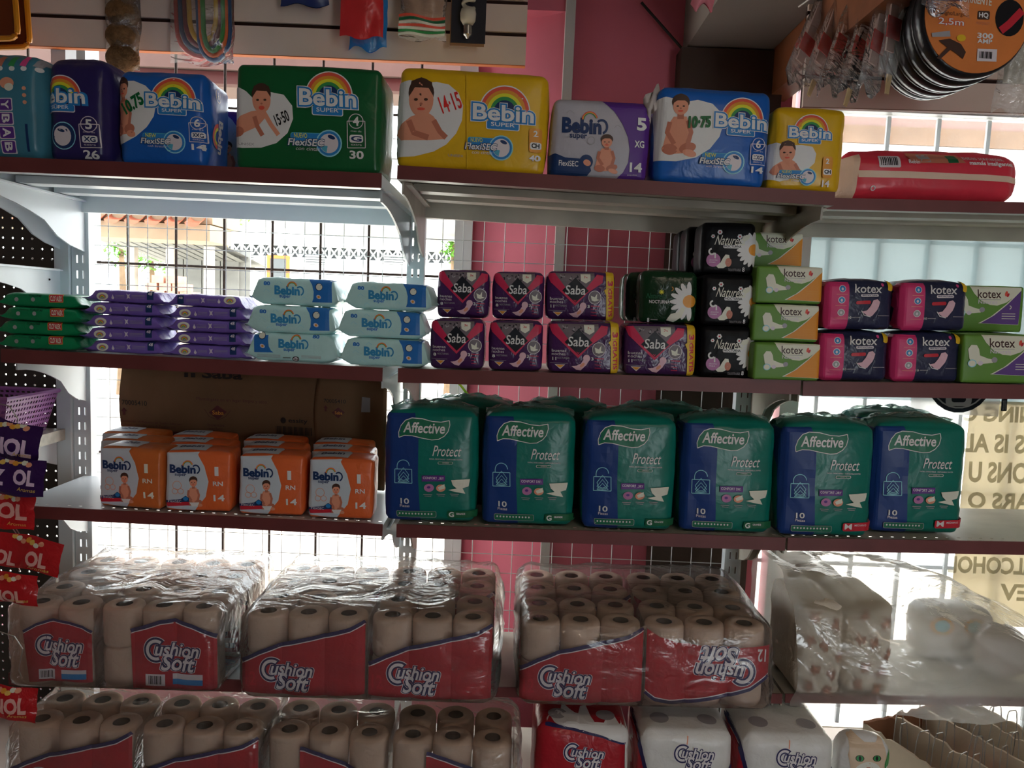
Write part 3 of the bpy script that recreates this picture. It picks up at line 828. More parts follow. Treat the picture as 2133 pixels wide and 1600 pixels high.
def flexi(a, x0, y0, x1, y1, new='NUEVO', sub='con cintas', m=None):
    w, h = x1-x0, y1-y0; r = h*0.5; a.part = 'flexi_badge'
    cx = x1-r; cy = (y0+y1)/2+0.02*w
    a.rrect(x0+0.02*w, y0+0.12*h, cx, y0+0.5*h, 0.1*h, i_teal, 0.04); a.rrect(x0+0.03*w, y0+0.15*h, cx, y0+0.47*h, 0.08*h, m or i_blue, 0.04)
    a.ell(cx, cy, r, r, i_lblue); a.ell(cx, cy, r*0.9, r*0.9, m or i_blue); a.ell(cx, cy, r*0.72, r*0.72, i_pale); a.ell(cx+r*0.2, cy-r*0.45, r*0.3, r*0.14, i_navy, 0.4)
    a.poly([(cx-r*0.72, cy+0.1*r), (cx-0.1*r, cy+0.2*r), (cx-0.2*r, cy+0.68*r), (cx-0.5*r, cy+0.5*r)], i_teal)
    a.text(new, x0+0.09*w, y0+0.16*h, x0+0.34*w, y0+0.33*h, i_yel, 0.01)
    a.text('FlexiSEC', x0-0.035*w, y0+0.345*h, cx-r*0.33, y0+0.655*h, i_navy, 0.075, shear=0.2)
    a.text('FlexiSEC', x0-0.02*w, y0+0.37*h, cx-r*0.36, y0+0.63*h, i_white, 0.02, shear=0.2)
    a.text(sub, x0+0.12*w, y0+0.68*h, cx-r*0.7, y0+0.80*h, i_pale, 0.0, shear=0.2)
def size_tag(a, x0, y0, x1, y1, num, size, count):
    w, h = x1-x0, y1-y0; cx = (x0+x1)/2; a.part = 'size_label'
    r = w*0.42
    o = [(x0, y0+r), (x0, y0+0.74*h), (x1, y0+0.74*h), (x1, y0+r), (x0, y0+r)]
    for p, q in zip(o, o[1:]): a.line([p, q], w*0.045, i_pale)
    a.ring(cx, y0+r, r*0.9, r, i_pale)
    a.text(num, cx-0.17*w, y0+r-0.26*w, cx+0.17*w, y0+r+0.26*w, i_white, 0.03)
    a.rrect(x0+0.12*w, y0+0.46*h, x1-0.12*w, y0+0.63*h, 0.05*h, i_white); 
    a.text(size, x0+0.2*w, y0+0.485*h, x1-0.2*w, y0+0.605*h, i_navy, 0.03)
    a.text('mas de', x0+0.2*w, y0+0.36*h, x1-0.2*w, y0+0.40*h, i_pale); a.text('extra', x0+0.2*w, y0+0.655*h, x1-0.2*w, y0+0.695*h, i_pale)
    a.text(count, x0+0.1*w, y0+0.80*h, x1-0.1*w, y0+0.98*h, i_white, 0.03)
def baby_sit(a, x0, y0, x1, y1, diaper=False):
    w, h = x1-x0, y1-y0; a.part = 'baby_picture'; a.lay += 5
    X = lambda f: x0+f*w; Y = lambda f: y0+f*h
    a.poly([(X(.30), Y(.36)), (X(.16), Y(.48)), (X(.08), Y(.70)), (X(.02), Y(.86)), (X(.30), Y(.93)), (X(.66), Y(.92)), (X(.80), Y(.78)), (X(.74), Y(.52)), (X(.66), Y(.36))], i_skin)
    a.ell(X(.22), Y(.86), .22*w, .085*h, i_skin2, 0.1); a.ell(X(.72), Y(.84), .24*w, .08*h, i_skin2, -0.25); a.ell(X(.78), Y(.92), .2*w, .055*h, i_skin, 0.25)
    if diaper: a.poly([(X(.2), Y(.84)), (X(.8), Y(.84)), (X(.66), Y(.97)), (X(.34), Y(.97))], i_white)
    a.line([(X(.20), Y(.44)), (X(.14), Y(.60)), (X(.34), Y(.78))], .13*w, i_skin2); a.line([(X(.70), Y(.42)), (X(.80), Y(.60)), (X(.72), Y(.78))], .13*w, i_skin2)
    a.rect(X(.40), Y(.28), X(.58), Y(.40), i_skin2)
    a.lay += 2; a.ell(X(.49), Y(.13), .25*w, .125*h, i_hair); a.ell(X(.49), Y(.205), .215*w, .13*h, i_skin)
    a.poly([(X(.26), Y(.16)), (X(.34), Y(.05)), (X(.62), Y(.05)), (X(.72), Y(.16)), (X(.60), Y(.11)), (X(.40), Y(.11))], i_hair)
    for f in (.40, .57): a.ell(X(f), Y(.20), .035*w, .013*h, i_hair)
    a.ell(X(.485), Y(.235), .03*w, .014*h, i_skin2); a.ell(X(.485), Y(.275), .075*w, .014*h, i_red)
def baby_lie(a, x0, y0, x1, y1, crawl=False):
    w, h = x1-x0, y1-y0; a.part = 'baby_picture'; a.lay += 5
    X = lambda f: x0+f*w; Y = lambda f: y0+f*h
    if crawl:
        a.poly([(X(.0), Y(.72)), (X(.16), Y(.58)), (X(.40), Y(.50)), (X(.62), Y(.48)), (X(.70), Y(.62)), (X(.52), Y(.80)), (X(.20), Y(.92)), (X(.0), Y(.96))], i_skin)
        a.line([(X(.46), Y(.60)), (X(.52), Y(.80)), (X(.62), Y(.97))], .09*w, i_skin2); a.line([(X(.66), Y(.52)), (X(.80), Y(.76)), (X(.95), Y(.96))], .09*w, i_skin)
        a.ell(X(.10), Y(.88), .13*w, .10*h, i_skin2)
        hx, hy, rx, ry = .62, .26, .19, .25
    else:
        a.poly([(X(.28), Y(.60)), (X(.10), Y(.72)), (X(.0), Y(.88)), (X(.1), Y(.98)), (X(.66), Y(.98)), (X(.95), Y(.96)), (X(.86), Y(.80)), (X(.72), Y(.60)), (X(.58), Y(.52))], i_skin)
        a.line([(X(.24), Y(.66)), (X(.34), Y(.86)), (X(.62), Y(.94))], .11*w, i_skin2); a.line([(X(.72), Y(.66)), (X(.84), Y(.84)), (X(.96), Y(.94))], .10*w, i_skin2)
        hx, hy, rx, ry = .48, .30, .235, .28
    a.lay += 2; a.ell(X(hx), Y(hy-.08), rx*w*1.04, ry*h*0.86, i_hair); a.ell(X(hx), Y(hy+.03), rx*w, ry*h, i_skin)
    a.poly([(X(hx-rx), Y(hy-.02)), (X(hx-rx*.8), Y(hy-ry*.95)), (X(hx), Y(hy-ry*1.18)), (X(hx+rx*.85), Y(hy-ry*.9)), (X(hx+rx), Y(hy-.02)), (X(hx+rx*.6), Y(hy-ry*.55)), (X(hx-rx*.5), Y(hy-ry*.6))], i_hair)
    for f in (-.42, .38): a.ell(X(hx+f*rx), Y(hy+.03), .16*rx*w, .08*ry*h, i_hair)
    a.ell(X(hx), Y(hy+.10), .12*rx*w, .07*ry*h, i_skin2); a.ell(X(hx), Y(hy+.18), .32*rx*w, (.16 if crawl else .08)*ry*h, i_red)
# ================================================================== top shelf: diaper packs
f_blue = film('blue_diaper_wrapper', (18, 70, 136), 2.3)
f_navy = film('navy_diaper_wrapper', (34, 28, 74), 1.9)
f_teal = film('teal_diaper_wrapper', (50, 100, 118), 1.9)
f_green = film('green_diaper_wrapper', (14, 74, 40), 1.9)
f_yel = film('yellow_diaper_wrapper', (190, 150, 24), 1.7)
f_grey = film('pale_grey_diaper_wrapper', (140, 138, 146), 2.1)
f_purple = ink('violet_ink', (68, 34, 104))

def put(key, name, label, sh, px, Y, yaw=0.0, dz=0.0, cat='diaper pack', group=None, py=None, **kw):
    """stand a pack on a shelf at the pixel column px of its base centre"""
    a = SHELF[sh][0]
    row = py if py is not None else 800
    for _ in range(3):
        p = P(px, row, Y); z = zat(sh, p.x)
        d = CROT.transposed() @ (Vector((p.x, Y, z))-CAM); row = H0/2-FPX*d.y/(-d.z)
    x = P(px, row, Y).x
    return place(key, name, label, cat, (x, Y, zat(sh, x)+dz+0.0015), yaw, tilt_of(sh), group=group, **kw)

# --- blue size 6 pack (two of them)
cx, cy, s, w, h = face_ref(1352, 190, 1598, 384, 1.65)
a = Art(cx, cy, s, h); a.part = 'white_panel'
a.poly([(1357, 212), (1376, 208), (1392, 212), (1400, 222), (1440, 214), (1470, 222), (1488, 240), (1493, 262), (1486, 288), (1468, 312), (1440, 330), (1400, 338), (1357, 336)], i_white)
baby_sit(a, 1370, 202, 1442, 332)
bebin_white(a, 1476, 243, 1583, 271)
flexi(a, 1450, 314, 1540, 360, 'NEW', 'with Stretchy')
size_tag(a, 1551, 288, 1582, 360, '6', 'XXG', '14')
a.part = 'price_writing'
a.text('10·75', 1421, 248, 1467, 272, i_pen, 0.05, -0.08, 0.1)
kind('blue6', pack_body(w, h, 0.13, 0.016, 0.010, 0.006, 0.004, 0.0022, 1), f_blue, [a])
# --- second blue one, its right flank in view
cx, cy, s, w, h = face_ref(232, 152, 428, 344, 1.63)
a = Art(cx, cy, s, h); a.part = 'white_panel'
a.poly([(230, 172), (252, 172), (276, 172), (300, 182), (316, 198), (322, 218), (316, 244), (300, 266), (276, 284), (250, 296), (230, 298)], i_white)
baby_sit(a, 229, 163, 277, 288)
bebin_white(a, 301, 200, 408, 227)
flexi(a, 290, 271, 378, 316, 'NEW', 'with Stretchy')
size_tag(a, 386, 243, 417, 312, '6', 'XXG', '14')
a.part = 'price_writing'; a.text('10.75', 252, 205, 298, 232, i_pen, 0.045, -0.55, 0.1)
b = Art(0, 0, 1.0, 0.0, 'right', False); b.uv = lambda p: p; b.part = 'side_rainbow'
b.ring(0.045, 0.075, 0.018, 0.026, i_red, 0.5*PI, 1.5*PI); b.ring(0.045, 0.075, 0.012, 0.018, i_yel, 0.5*PI, 1.5*PI)
b.part = 'side_lettering'; b.text('Bebin', 0.025, 0.062, 0.095, 0.088, i_white, 0.04, PI/2, 0, 0, mirror=False)
b.items['side_lettering'][-1] = ([(x, 0.15-y) for x, y in b.items['side_lettering'][-1][0]],)+b.items['side_lettering'][-1][1:]
b.part = 'side_size'; b.ring(0.05, 0.16, 0.013, 0.015, i_white); b.text('6', 0.045, 0.152, 0.055, 0.168, i_white, 0.03, PI, 0, 0)
kind('blue6b', pack_body(w, h, 0.13, 0.016, 0.010, 0.006, 0.004, 0.0022, 9), f_blue, [a, b])

# --- green size 4
cx, cy, s, w, h = face_ref(481, 142, 793, 352, 1.62)
a = Art(cx, cy, s, h); a.part = 'white_panel'
a.poly([(483, 184), (496, 183), (512, 192), (524, 204), (560, 194), (590, 200), (607, 222), (608, 248), (596, 276), (572, 296), (540, 305), (500, 305), (483, 302)], i_white)
baby_lie(a, 482, 180, 582, 284, True)
a.part = 'price_writing'; a.text('15·50', 570, 235, 600, 258, i_black, 0.02, -0.45, 0.1)
a.part = 'unisex_mark'; a.text('UNISEX', 494, 295, 526, 300, i_grey, 0.0)
bebin_white(a, 622, 190, 738, 224)
flexi(a, 600, 268, 708, 322, 'NUEVO')
size_tag(a, 719, 238, 755, 330, '4', 'G', '30')
kind('green4', pack_body(w, h, 0.15, 0.012, 0.006, 0.006, 0.008, 0.0014, 2), f_green, [a])

# --- big yellow size 2
cx, cy, s, w, h = face_ref(817, 156, 1140, 358, 1.66)
a = Art(cx, cy, s, h); a.part = 'white_panel'
a.poly([(819, 184), (850, 178), (880, 184), (905, 181), (930, 186), (950, 202), (960, 228), (958, 258), (946, 284), (926, 306), (900, 320), (860, 330), (819, 332)], i_white)
baby_lie(a, 822, 176, 930, 300)
a.part = 'price_writing'; a.text('14·15', 912, 205, 955, 240, i_rpen, 0.015, -0.35, 0.0)
a.part = 'unisex_mark'; a.text('UNISEX', 930, 325, 962, 330, i_grey, 0.0)
bebin_white(a, 980, 226, 1105, 258)
flexi(a, 968, 284, 1064, 334, 'NUEVO')
a.part = 'size_label'; a.rrect(1096, 270, 1121, 318, 6, i_or, 0.04)
a.text('2', 1105, 275, 1114, 287, i_white, 0.03); a.rrect(1098, 298, 1120, 312, 4, i_white, 0.04); a.text('CH', 1101, 300, 1117, 310, i_black, 0.05); a.text('40', 1097, 324, 1119, 336, i_white, 0.04)
a.part = 'fold_seam'; a.line([(966, 160), (968, 250), (970, 352)], 1.6, i_gold)
kind('yellow2', pack_body(w, h, 0.15, 0.015, 0.008, 0.008, 0.006, 0.0022, 3), f_yel, [a])

# --- grey / violet size 5
cx, cy, s, w, h = face_ref(1142, 214, 1352, 372, 1.66)
a = Art(cx, cy, s, h); a.part = 'violet_panel'
a.poly([(1250, 215), (1348, 218), (1349, 370), (1280, 372), (1296, 358), (1306, 338), (1308, 312), (1304, 288), (1292, 262), (1274, 236)], f_purple)
bebin_blue(a, 1168, 250, 1262, 282)
baby_sit(a, 1236, 282, 1286, 362)
a.part = 'flexi_badge'
a.poly([(1144, 326), (1156, 322), (1176, 330), (1210, 332), (1226, 342), (1230, 356), (1222, 364), (1144, 366)], i_navy); a.ell(1219, 338, 14, 14, i_navy); a.ell(1221, 340, 8, 6, i_skin, 0.4)
a.text('FlexiSEC', 1163, 336, 1203, 347, i_white, 0.01)
a.part = 'cloud_print'
for c_ in ((1184, 240), (1282, 268)): a.line([(c_[0]-7, c_[1]+2), (c_[0]-4, c_[1]-2), (c_[0], c_[1]-4), (c_[0]+4, c_[1]-1), (c_[0]+8, c_[1]+2)], 0.8, i_grey)
a.ring(1228, 296, 7, 8.2, i_grey)
a.part = 'size_label'
a.text('5', 1321, 248, 1340, 274, i_white, 0.04); a.part = 'size_letters'; a.text('XG', 1317, 294, 1337, 308, i_white, 0.03); a.part = 'count_number'; a.text('14', 1309, 338, 1334, 357, i_white, 0.03)
a.text('paquetes', 1305, 361, 1325, 364, i_pale)
kind('grey5', pack_body(w, h, 0.13, 0.014, 0.006, 0.004, 0.004, 0.0012, 4), f_grey, [a])

# --- small yellow size 2
cx, cy, s, w, h = face_ref(1592, 224, 1754, 394, 1.655)
a = Art(cx, cy, s, h); a.part = 'white_panel'
a.poly([(1594, 297), (1610, 295), (1630, 302), (1660, 300), (1682, 304), (1690, 318), (1688, 336), (1672, 352), (1650, 366), (1620, 374), (1594, 368)], i_white)
baby_lie(a, 1600, 293, 1666, 362)
bebin_white(a, 1633, 266, 1718, 287)
flexi(a, 1616, 346, 1692, 380, 'NUEVO')
a.part = 'size_label'; a.rrect(1704, 323, 1724, 366, 5, i_or, 0.04)
a.text('2', 1710, 327, 1717, 338, i_white, 0.03); a.rrect(1706, 348, 1723, 360, 3, i_white, 0.04); a.text('CH', 1708, 350, 1721, 358, i_black, 0.05); a.text('14', 1705, 371, 1720, 383, i_white, 0.03)
kind('yellow2s', pack_body(w, h, 0.12, 0.014, 0.007, 0.005, 0.005, 0.0024, 5), f_yel, [a])

# --- navy size 5
cx, cy, s, w, h = face_ref(96, 122, 238, 330, 1.61)
a = Art(cx, cy, s, h)
rainbow(a, 137, 200, 44); 
a.part = 'brand_lettering'; a.rrect(100, 212, 168, 228, 4, i_pale, 0.045); a.rrect(101, 213, 167, 226, 4, i_blue, 0.045)
a.text('ebin', 98, 178, 196, 216, i_blue, 0.075); a.text('ebin', 103, 182, 190, 212, i_white, 0.02); a.text('SUPER', 117, 216, 155, 223, i_white, 0.01)
a.part = 'flexi_badge'; a.ell(140, 277, 27, 28, i_lblue); a.ell(140, 277, 25, 26, i_navy); a.ell(138, 277, 19, 20, i_pale); a.ell(136, 266, 8, 3, i_navy, 0.3)
size_tag(a, 175, 238, 214, 323, '5', 'XG', '26')
kind('navy5', pack_body(w, h, 0.16, 0.02, 0.010, 0.006, 0.012, 0.002, 6), f_navy, [a])

# --- teal pack with alphabet blocks
cx, cy, s, w, h = face_ref(-90, 116, 96, 326, 1.60)
a = Art(cx, cy, s, h); a.part = 'block_print'
for i, ch in enumerate('YBAB'):
    y0 = 206+28*i; a.rrect(4, y0, 36, y0+26, 3, i_pale); a.rrect(6, y0+2, 34, y0+24, 3, f_purple); a.text(ch, 11, y0+5, 29, y0+21, i_white, 0.03, PI/2)
a.part = 'picture_strip'
for i in range(4):
    a.ell(12+24*i, 146, 6, 5, i_white); a.poly([(4+24*i, 140), (14+24*i, 120), (24+24*i, 122), (16+24*i, 142)], (i_skin2, i_grn, i_pink, i_grey)[i])
a.part = 'picture_strip#2'; a.ell(26, 176, 14, 12, i_skin); a.ell(30, 184, 9, 8, i_cream)
a.part = 'picture_strip#3'
for i in range(3): a.ell(60, 186+14*i, 4, 4, i_skin)
a.part = 'handle_slit'; a.rect(58, 258, 63, 312, i_navy)
kind('teal', pack_body(w, h, 0.16, 0.02, 0.010, 0.006, 0.01, 0.0025, 7), f_teal, [a])

# --- red and white pack lying on its side, far right
cx, cy, s, w, h = face_ref(1742, 318, 2128, 418, 1.79)
f_redw = film('red_diaper_wrapper', (176, 44, 60), 1.9); f_beige = ink('beige_ink', (178, 150, 134))
a = Art(cx, cy, s, h); a.part = 'beige_end'
a.poly([(1738, 330), (1790, 318), (1783, 364), (1778, 414), (1738, 414)], f_beige)
a.part = 'stripe'; a.poly([(1784, 352), (2128, 372), (2128, 384), (1784, 366)], f_beige)
a.part = 'barcode'; a.rrect(1824, 324, 1868, 348, 3, i_pale, 0.03)
for i in range(10): a.rect(1828+3.6*i, 327+0.1*i, 1829.6+3.6*i+(i % 3)*0.5, 344+0.1*i, i_black)
a.part = 'slogan'; a.text('Bebés sonrientes,', 1998, 330, 2085, 340, i_pale, 0.0); a.text('mamás inteligentes.', 2008, 341, 2106, 352, i_white, 0.025)
a.part = 'picture_strip'; a.poly([(1884, 318), (1990, 324), (2000, 344), (1890, 342)], i_skin2); a.rect(1906, 322, 1930, 340, i_grey); a.rect(1966, 326, 1986, 343, i_dgr); a.text('Bebin', 1884, 335, 1906, 343, i_pale, 0.02)
a.part = 'recycling_mark'; a.ring(1813, 389, 3, 5, i_pale)
kind('redwhite', pack_body(w, h, 0.14, 0.03, 0.014, 0.01, 0.010, 0.003, 8, n=12), f_redw, [a])

put('teal', 'diaper_pack', 'teal diaper pack printed with alphabet blocks, cut off at the frame', 'T1', 3, 1.605)
put('navy5', 'diaper_pack', 'dark navy size 5 diaper pack beside the teal pack', 'T1', 163, 1.615, -0.02)
put('blue6b', 'diaper_pack', 'blue size 6 diaper pack on the left, price in green marker over the baby', 'T1', 340, 1.625, 0.02)
put('green4', 'diaper_pack', 'large green size 4 diaper pack with a crawling baby', 'T1', 640, 1.60, -0.01)
put('yellow2', 'diaper_pack', 'large yellow size 2 diaper pack of 40 with red handwritten price', 'T2', 978, 1.645, 0.0)
put('grey5', 'diaper_pack', 'grey and violet size 5 diaper pack', 'T2', 1244, 1.645, 0.0)
put('blue6', 'diaper_pack', 'blue size 6 diaper pack on the right, torn white corner', 'T2', 1476, 1.635, 0.0)
put('yellow2s', 'diaper_pack', 'small yellow size 2 diaper pack of 14', 'T2', 1672, 1.645, -0.04)
put('redwhite', 'diaper_pack', 'red and white diaper pack lying on its side, far right', 'T3', 1934, 1.775, 0.0)
put('grey5', 'diaper_pack', 'grey pack glimpsed behind the gap between the blue and green packs', 'T1', 462, 1.80)
# white torn corner of the right blue pack
t = bpy.data.objects['diaper_pack.006']
m_ = MB().grid(lambda u, v: (-0.128-0.020*math.sin(PI*u)*(1-v)+0.022*v*u, 0.012+0.01*math.sin(7*u+3*v), 0.205-0.075*(1-u)*(1-0.2*v)+0.012*math.sin(9*v+u*4)-0.01), 6, 6)
m_.build('torn_corner', M('white_crumpled_film', (200, 190, 186), 0.3, 0.5, 0.5, 40), t, True)
# dark side gusset of the green pack
# ================================================================== middle shelf: wipes and pads
Y2 = 1.76
def art(x0, y0, x1, y1, Y, off=None):
    cx, cy, s, w, h = face_ref(x0, y0, x1, y1, Y); a = Art(cx, cy, s, h)
    if off: a.o = off
    return a, w, h
# --- green bleach wipes
f_gw = film('green_wipes_wrapper', (8, 104, 66), 1.9, 0.35, 40)
a, w, h = art(-14, 704, 176, 733, Y2); a.part = 'red_label'
a.rrect(101, 706.5, 131, 722, 1.5, i_or); a.rrect(102, 707.5, 130, 721, 1.5, i_redbar); a.text('CLORALEX', 104, 709, 128.5, 719.5, i_cream, 0.03)
a.part = 'small_print'
for c_ in (35, 69): a.ell(c_, 716, 4.2, 4.2, i_grey)
a.text('limpia y desinfecta', 26, 706, 56, 710, i_dgr); a.text('TOALLITAS', 60, 707, 86, 711, i_black, 0.02)
kind('greenwipe', wipe_body(w, h, 0.12, 0.02, 1), f_gw, [a])
# --- purple wipes
f_pw = film('violet_wipes_wrapper', (92, 72, 140), 2.0, 0.35, 40)
def purple(flip):
    a, w, h = art(168, 716, 348, 742, Y2)
    X = (lambda x: 516-x) if flip else (lambda x: x)
    a.part = 'rainbow_badge'; a.ell(X(210), 728, 12.5, 8, i_cream); a.ell(X(210), 729, 8, 5, i_grey)
    for r_, m_ in ((6, i_red), (4.6, i_yel), (3.2, i_grn)): a.ring(X(210), 731, r_-1.4, r_, m_, PI, 2*PI, 10)
    a.part = 'drop_print'; a.ell(X(232), 731, 2.8, 3.2, i_pale); a.poly([(X(232)-2, 730), (X(232), 724), (X(232)+2, 730)], i_pale)
    a.part = 'star_print'; x = X(265); a.poly([(x-4, 722), (x, 725), (x+4, 723), (x+2, 728), (x+4, 733), (x, 731), (x-4, 734), (x-2, 728)], i_pale)
    a.part = 'fine_print'
    for q in range(3): a.line([(min(X(237), X(257)), 726+2.6*q), (max(X(237), X(257)), 726.6+2.6*q)], 0.7, i_grey); a.line([(min(X(272), X(300)), 726+2.6*q), (max(X(272), X(300)), 726.6+2.6*q)], 0.7, i_grey)
    a.part = 'count_label'; a.rrect(X(311)-6.5, 719, X(311)+6.5, 735, 1, i_navy); a.text('48', X(311)-4, 721, X(311)+4, 726, i_pale, 0.02)
    return a, w, h
a, w, h = purple(False); kind('purplewipe', wipe_body(w, h, 0.115, 0.02, 2), f_pw, [a])
a, w, h = purple(True); kind('purplewipe_b', wipe_body(w, h, 0.115, 0.02, 3), f_pw, [a])
# --- white and blue 80 count wipes
f_bw = film('pale_aqua_wipes_wrapper', (140, 176, 182), 2.2, 0.3, 30); i_mid = ink('mid_blue_ink', (30, 88, 150), 2.0); i_aq = ink('aqua_blue_ink', (40, 110, 150), 2.0)
a, w, h = art(706, 709, 898, 767, Y2, (500, 570, 0.1969)); a.s *= 1.10
a.part = 'blue_end'; a.poly([(1695, 712), (1965, 722), (1965, 975), (1735, 972), (1752, 930), (1756, 850), (1738, 770)], i_mid)
a.part = 'count_mark'; a.text('80', 1168, 735, 1246, 779, i_mid, 0.04)
a.part = 'brand_lettering'
bebin_blue(a, 1296, 786, 1640, 892, i_aq, True, i_mid)
a.part = 'moon_print'; a.ell(1818, 797, 44, 44, i_navy); a.ell(1820, 797, 37, 37, i_cream); a.ell(1815, 912, 30, 22, i_pale, 0.5); a.ell(1815, 912, 14, 14, i_or)
a.part = 'cloud_print'
for qc, c_ in enumerate(((1355, 752), (1205, 842), (1640, 930), (1280, 945))): a.part = 'cloud_print#%d' % qc; a.line([(c_[0]-34, c_[1]+12), (c_[0]-18, c_[1]-8), (c_[0], c_[1]-18), (c_[0]+16, c_[1]-4), (c_[0]+36, c_[1]+12)], 3.5, i_lblue)
kind('wipe80', wipe_body(w, h, 0.12, 0.010, 4), f_bw, [a])
a, w, h = art(510, 697, 707, 757, Y2, (500, 570, 0.1969)); a.s *= 1.10
a.part = 'blue_end'; a.poly([(105, 650), (275, 655), (268, 700), (275, 780), (300, 830), (330, 852), (105, 850)], i_mid)
a.part = 'count_mark'; a.text('80', 783, 652, 862, 690, i_mid, 0.04)
bebin_blue(a, 388, 700, 735, 806, i_aq, True, i_mid)
a.part = 'moon_print'; a.ell(203, 662, 42, 38, i_navy); a.ell(203, 660, 35, 32, i_cream); a.ell(203, 778, 30, 22, i_pale, 0.5); a.ell(203, 778, 14, 14, i_or)
a.part = 'seal_print'; a.ell(585, 922, 40, 26, i_black); a.ell(585, 924, 30, 19, i_pale); a.text('48-2', 562, 915, 608, 932, i_black, 0.03); a.rect(436, 906, 526, 913, i_black)
a.part = 'fine_print'
for q in range(4): a.line([(140, 872+9*q), (410, 880+9*q)], 3, i_grey); a.line([(650, 885+9*q), (880, 893+9*q)], 3, i_grey)
kind('wipe80b', wipe_body(w, h, 0.12, 0.010, 5), f_bw, [a])

# --- purple night pads (8 and 11)
f_sb = film('deep_purple_pad_wrapper', (58, 30, 72), 1.8, 0.35, 40, 0.22)
i_floral = ink('grey_floral_ink', (86, 78, 84)); i_chev = ink('raspberry_ink', (168, 36, 70), 1.8); i_dia = ink('midnight_ink', (14, 20, 34), 1.0); i_pad = ink('pale_pink_ink', (176, 140, 150))
def saba(a, n, wide):
    k = wide/595.0; X = lambda c: (c-60)*k+60
    a.part = 'floral_panel'; a.poly([(X(160), 604), (X(560), 615), (X(560), 690), (X(365), 900), (X(160), 690)], i_floral)
    a.same = True
    for i in range(16): a.ell(X(200+rnd.random()*320), 625+rnd.random()*60, 10+8*rnd.random(), 6, i_grey if i % 2 else i_dia, rnd.random()*3)
    a.same = False; a.lay += 2
    a.part = 'chevron'; a.poly([(X(86), 603), (X(160), 603), (X(250), 735), (X(362), 905), (X(480), 765), (X(585), 628), (X(650), 640), (X(640), 715), (X(480), 830), (X(362), 958), (X(330), 925), (X(120), 700)], i_chev)
    a.part = 'diamond'; a.poly([(X(365), 655), (X(500), 800), (X(365), 925), (X(232), 790)], i_dia)
    a.part = 'brand_lettering'; a.text('Saba', X(266), 738, X(470), 838, i_white, 0.012, shear=0.12)
    a.part = 'count_lettering'; a.text('buenas', X(112), 862, X(246), 892, i_pale, 0.0); a.text('noches', X(112), 896, X(240), 926, i_pale, 0.0)
    a.text(n, X(115), 942, X(142 if n == '8' else 150), 974, i_white, 0.02); a.text('NOCTURNAS', X(156), 944, X(276), 964, i_grey)
    a.line([(X(95), 1002), (X(262), 1012)], 3, i_grey); a.poly([(X(134), 1018), (X(236), 1022), (X(188), 1068)], i_pale); a.poly([(X(146), 1024), (X(226), 1027), (X(187), 1060)], i_or)
    a.part = 'photo_roundel'; a.ell(X(560), 872, 70, 74, i_pale); a.ell(X(560), 872, 64, 68, i_floral); a.poly([(X(520), 850), (X(560), 870), (X(585), 830), (X(580), 890), (X(610), 900), (X(560), 915), (X(530), 905)], i_cream)
    a.part = 'pad_print'; a.ell(X(442), 962, 36, 38, i_pad); a.poly([(X(412), 975), (X(465), 985), (X(440), 1030), (X(385), 1082), (X(340), 1072), (X(296), 1040), (X(345), 1035), (X(385), 1015)], i_pad); a.ell(X(400), 1030, 30, 16, i_skin, -0.7)
    a.part = 'benefit_print'; a.text('3', X(486), 952, X(508), 984, i_white, 0.02)
    for q in range(4): a.line([(X(520), 964+32*q), (X(608 if q < 1 else 580), 970+32*q)], 9 if q == 0 else 5, i_chev)
    a.part = 'corner_tag'; a.poly([(X(418), 626), (X(518), 628), (X(518), 690), (X(470), 720), (X(422), 690)], i_cream); a.text('3x', X(452), 642, X(490), 664, i_redbar, 0.02)
a, w, h = art(892, 674, 1010, 776, Y2, (880, 560, 0.1922)); saba(a, '8', 595); kind('saba8', pack_body(w, h, 0.12, 0.012, 0.005, 0.003, 0.004, 0.0016, 11), f_sb, [a])
a, w, h = art(1137, 686, 1291, 790, Y2, (1137-60*0.2, 567, 0.2))
saba(a, '11', 640); a.part = 'yellow_strip'
a.poly([(722, 590), (800, 590), (800, 1110), (722, 1110), (722, 850), (700, 800), (722, 780)], i_gold); a.text('3 GRATIS', 742, 640, 782, 1060, i_chev, 0.0, 0, 0, 0.0)
a.items['yellow_strip'].pop(); a.part = 'yellow_strip'
a.text('GRATIS', 612, 912, 912, 950, i_chev, 0.025, PI/2, 0, 0); a.text('3', 736, 700, 792, 750, i_chev, 0.04, PI/2, 0, 0); a.line([(735, 772), (785, 772)], 5, i_chev)
kind('saba11', pack_body(w, h, 0.12, 0.012, 0.005, 0.003, 0.004, 0.0016, 12), f_sb, [a])

# --- dark green and black daisy packs
f_gn = film('bottle_green_pad_wrapper', (16, 44, 26), 1.6, 0.3, 40, 0.25); f_bk = M('black_pad_wrapper', (15, 15, 19), 0.42, 0.16, 0.2, 40, 0.06, 20, k=1.2)
i_lil = ink('lilac_ink', (140, 90, 130)); i_petal = ink('petal_white_ink', (200, 184, 182))
def daisy(a, cx, cy, R, m=None, a0=0.0, n=16, lim=None):
    a.part = 'daisy_print'
    for i in range(n):
        an = a0+2*PI*i/n
        if lim and not lim(math.cos(an), math.sin(an)): continue
        a.ell(cx+0.62*R*math.cos(an), cy+0.62*R*math.sin(an), 0.40*R, 0.13*R, m or i_petal, an, 12)
    a.ell(cx, cy, 0.33*R, 0.33*R, i_or)
a, w, h = art(1318, 578, 1442, 682, 1.82, (1250, 400, 0.2875))
daisy(a, 598, 830, 135, lim=lambda c_, s_: c_ < 0.35)
a.part = 'brand_lettering'; a.text('Naturella', 305, 770, 440, 806, i_dgr, 0.0, shear=0.3); a.text('NOCTURNA', 320, 818, 461, 841, i_white, 0.015)
a.part = 'small_flower'; 
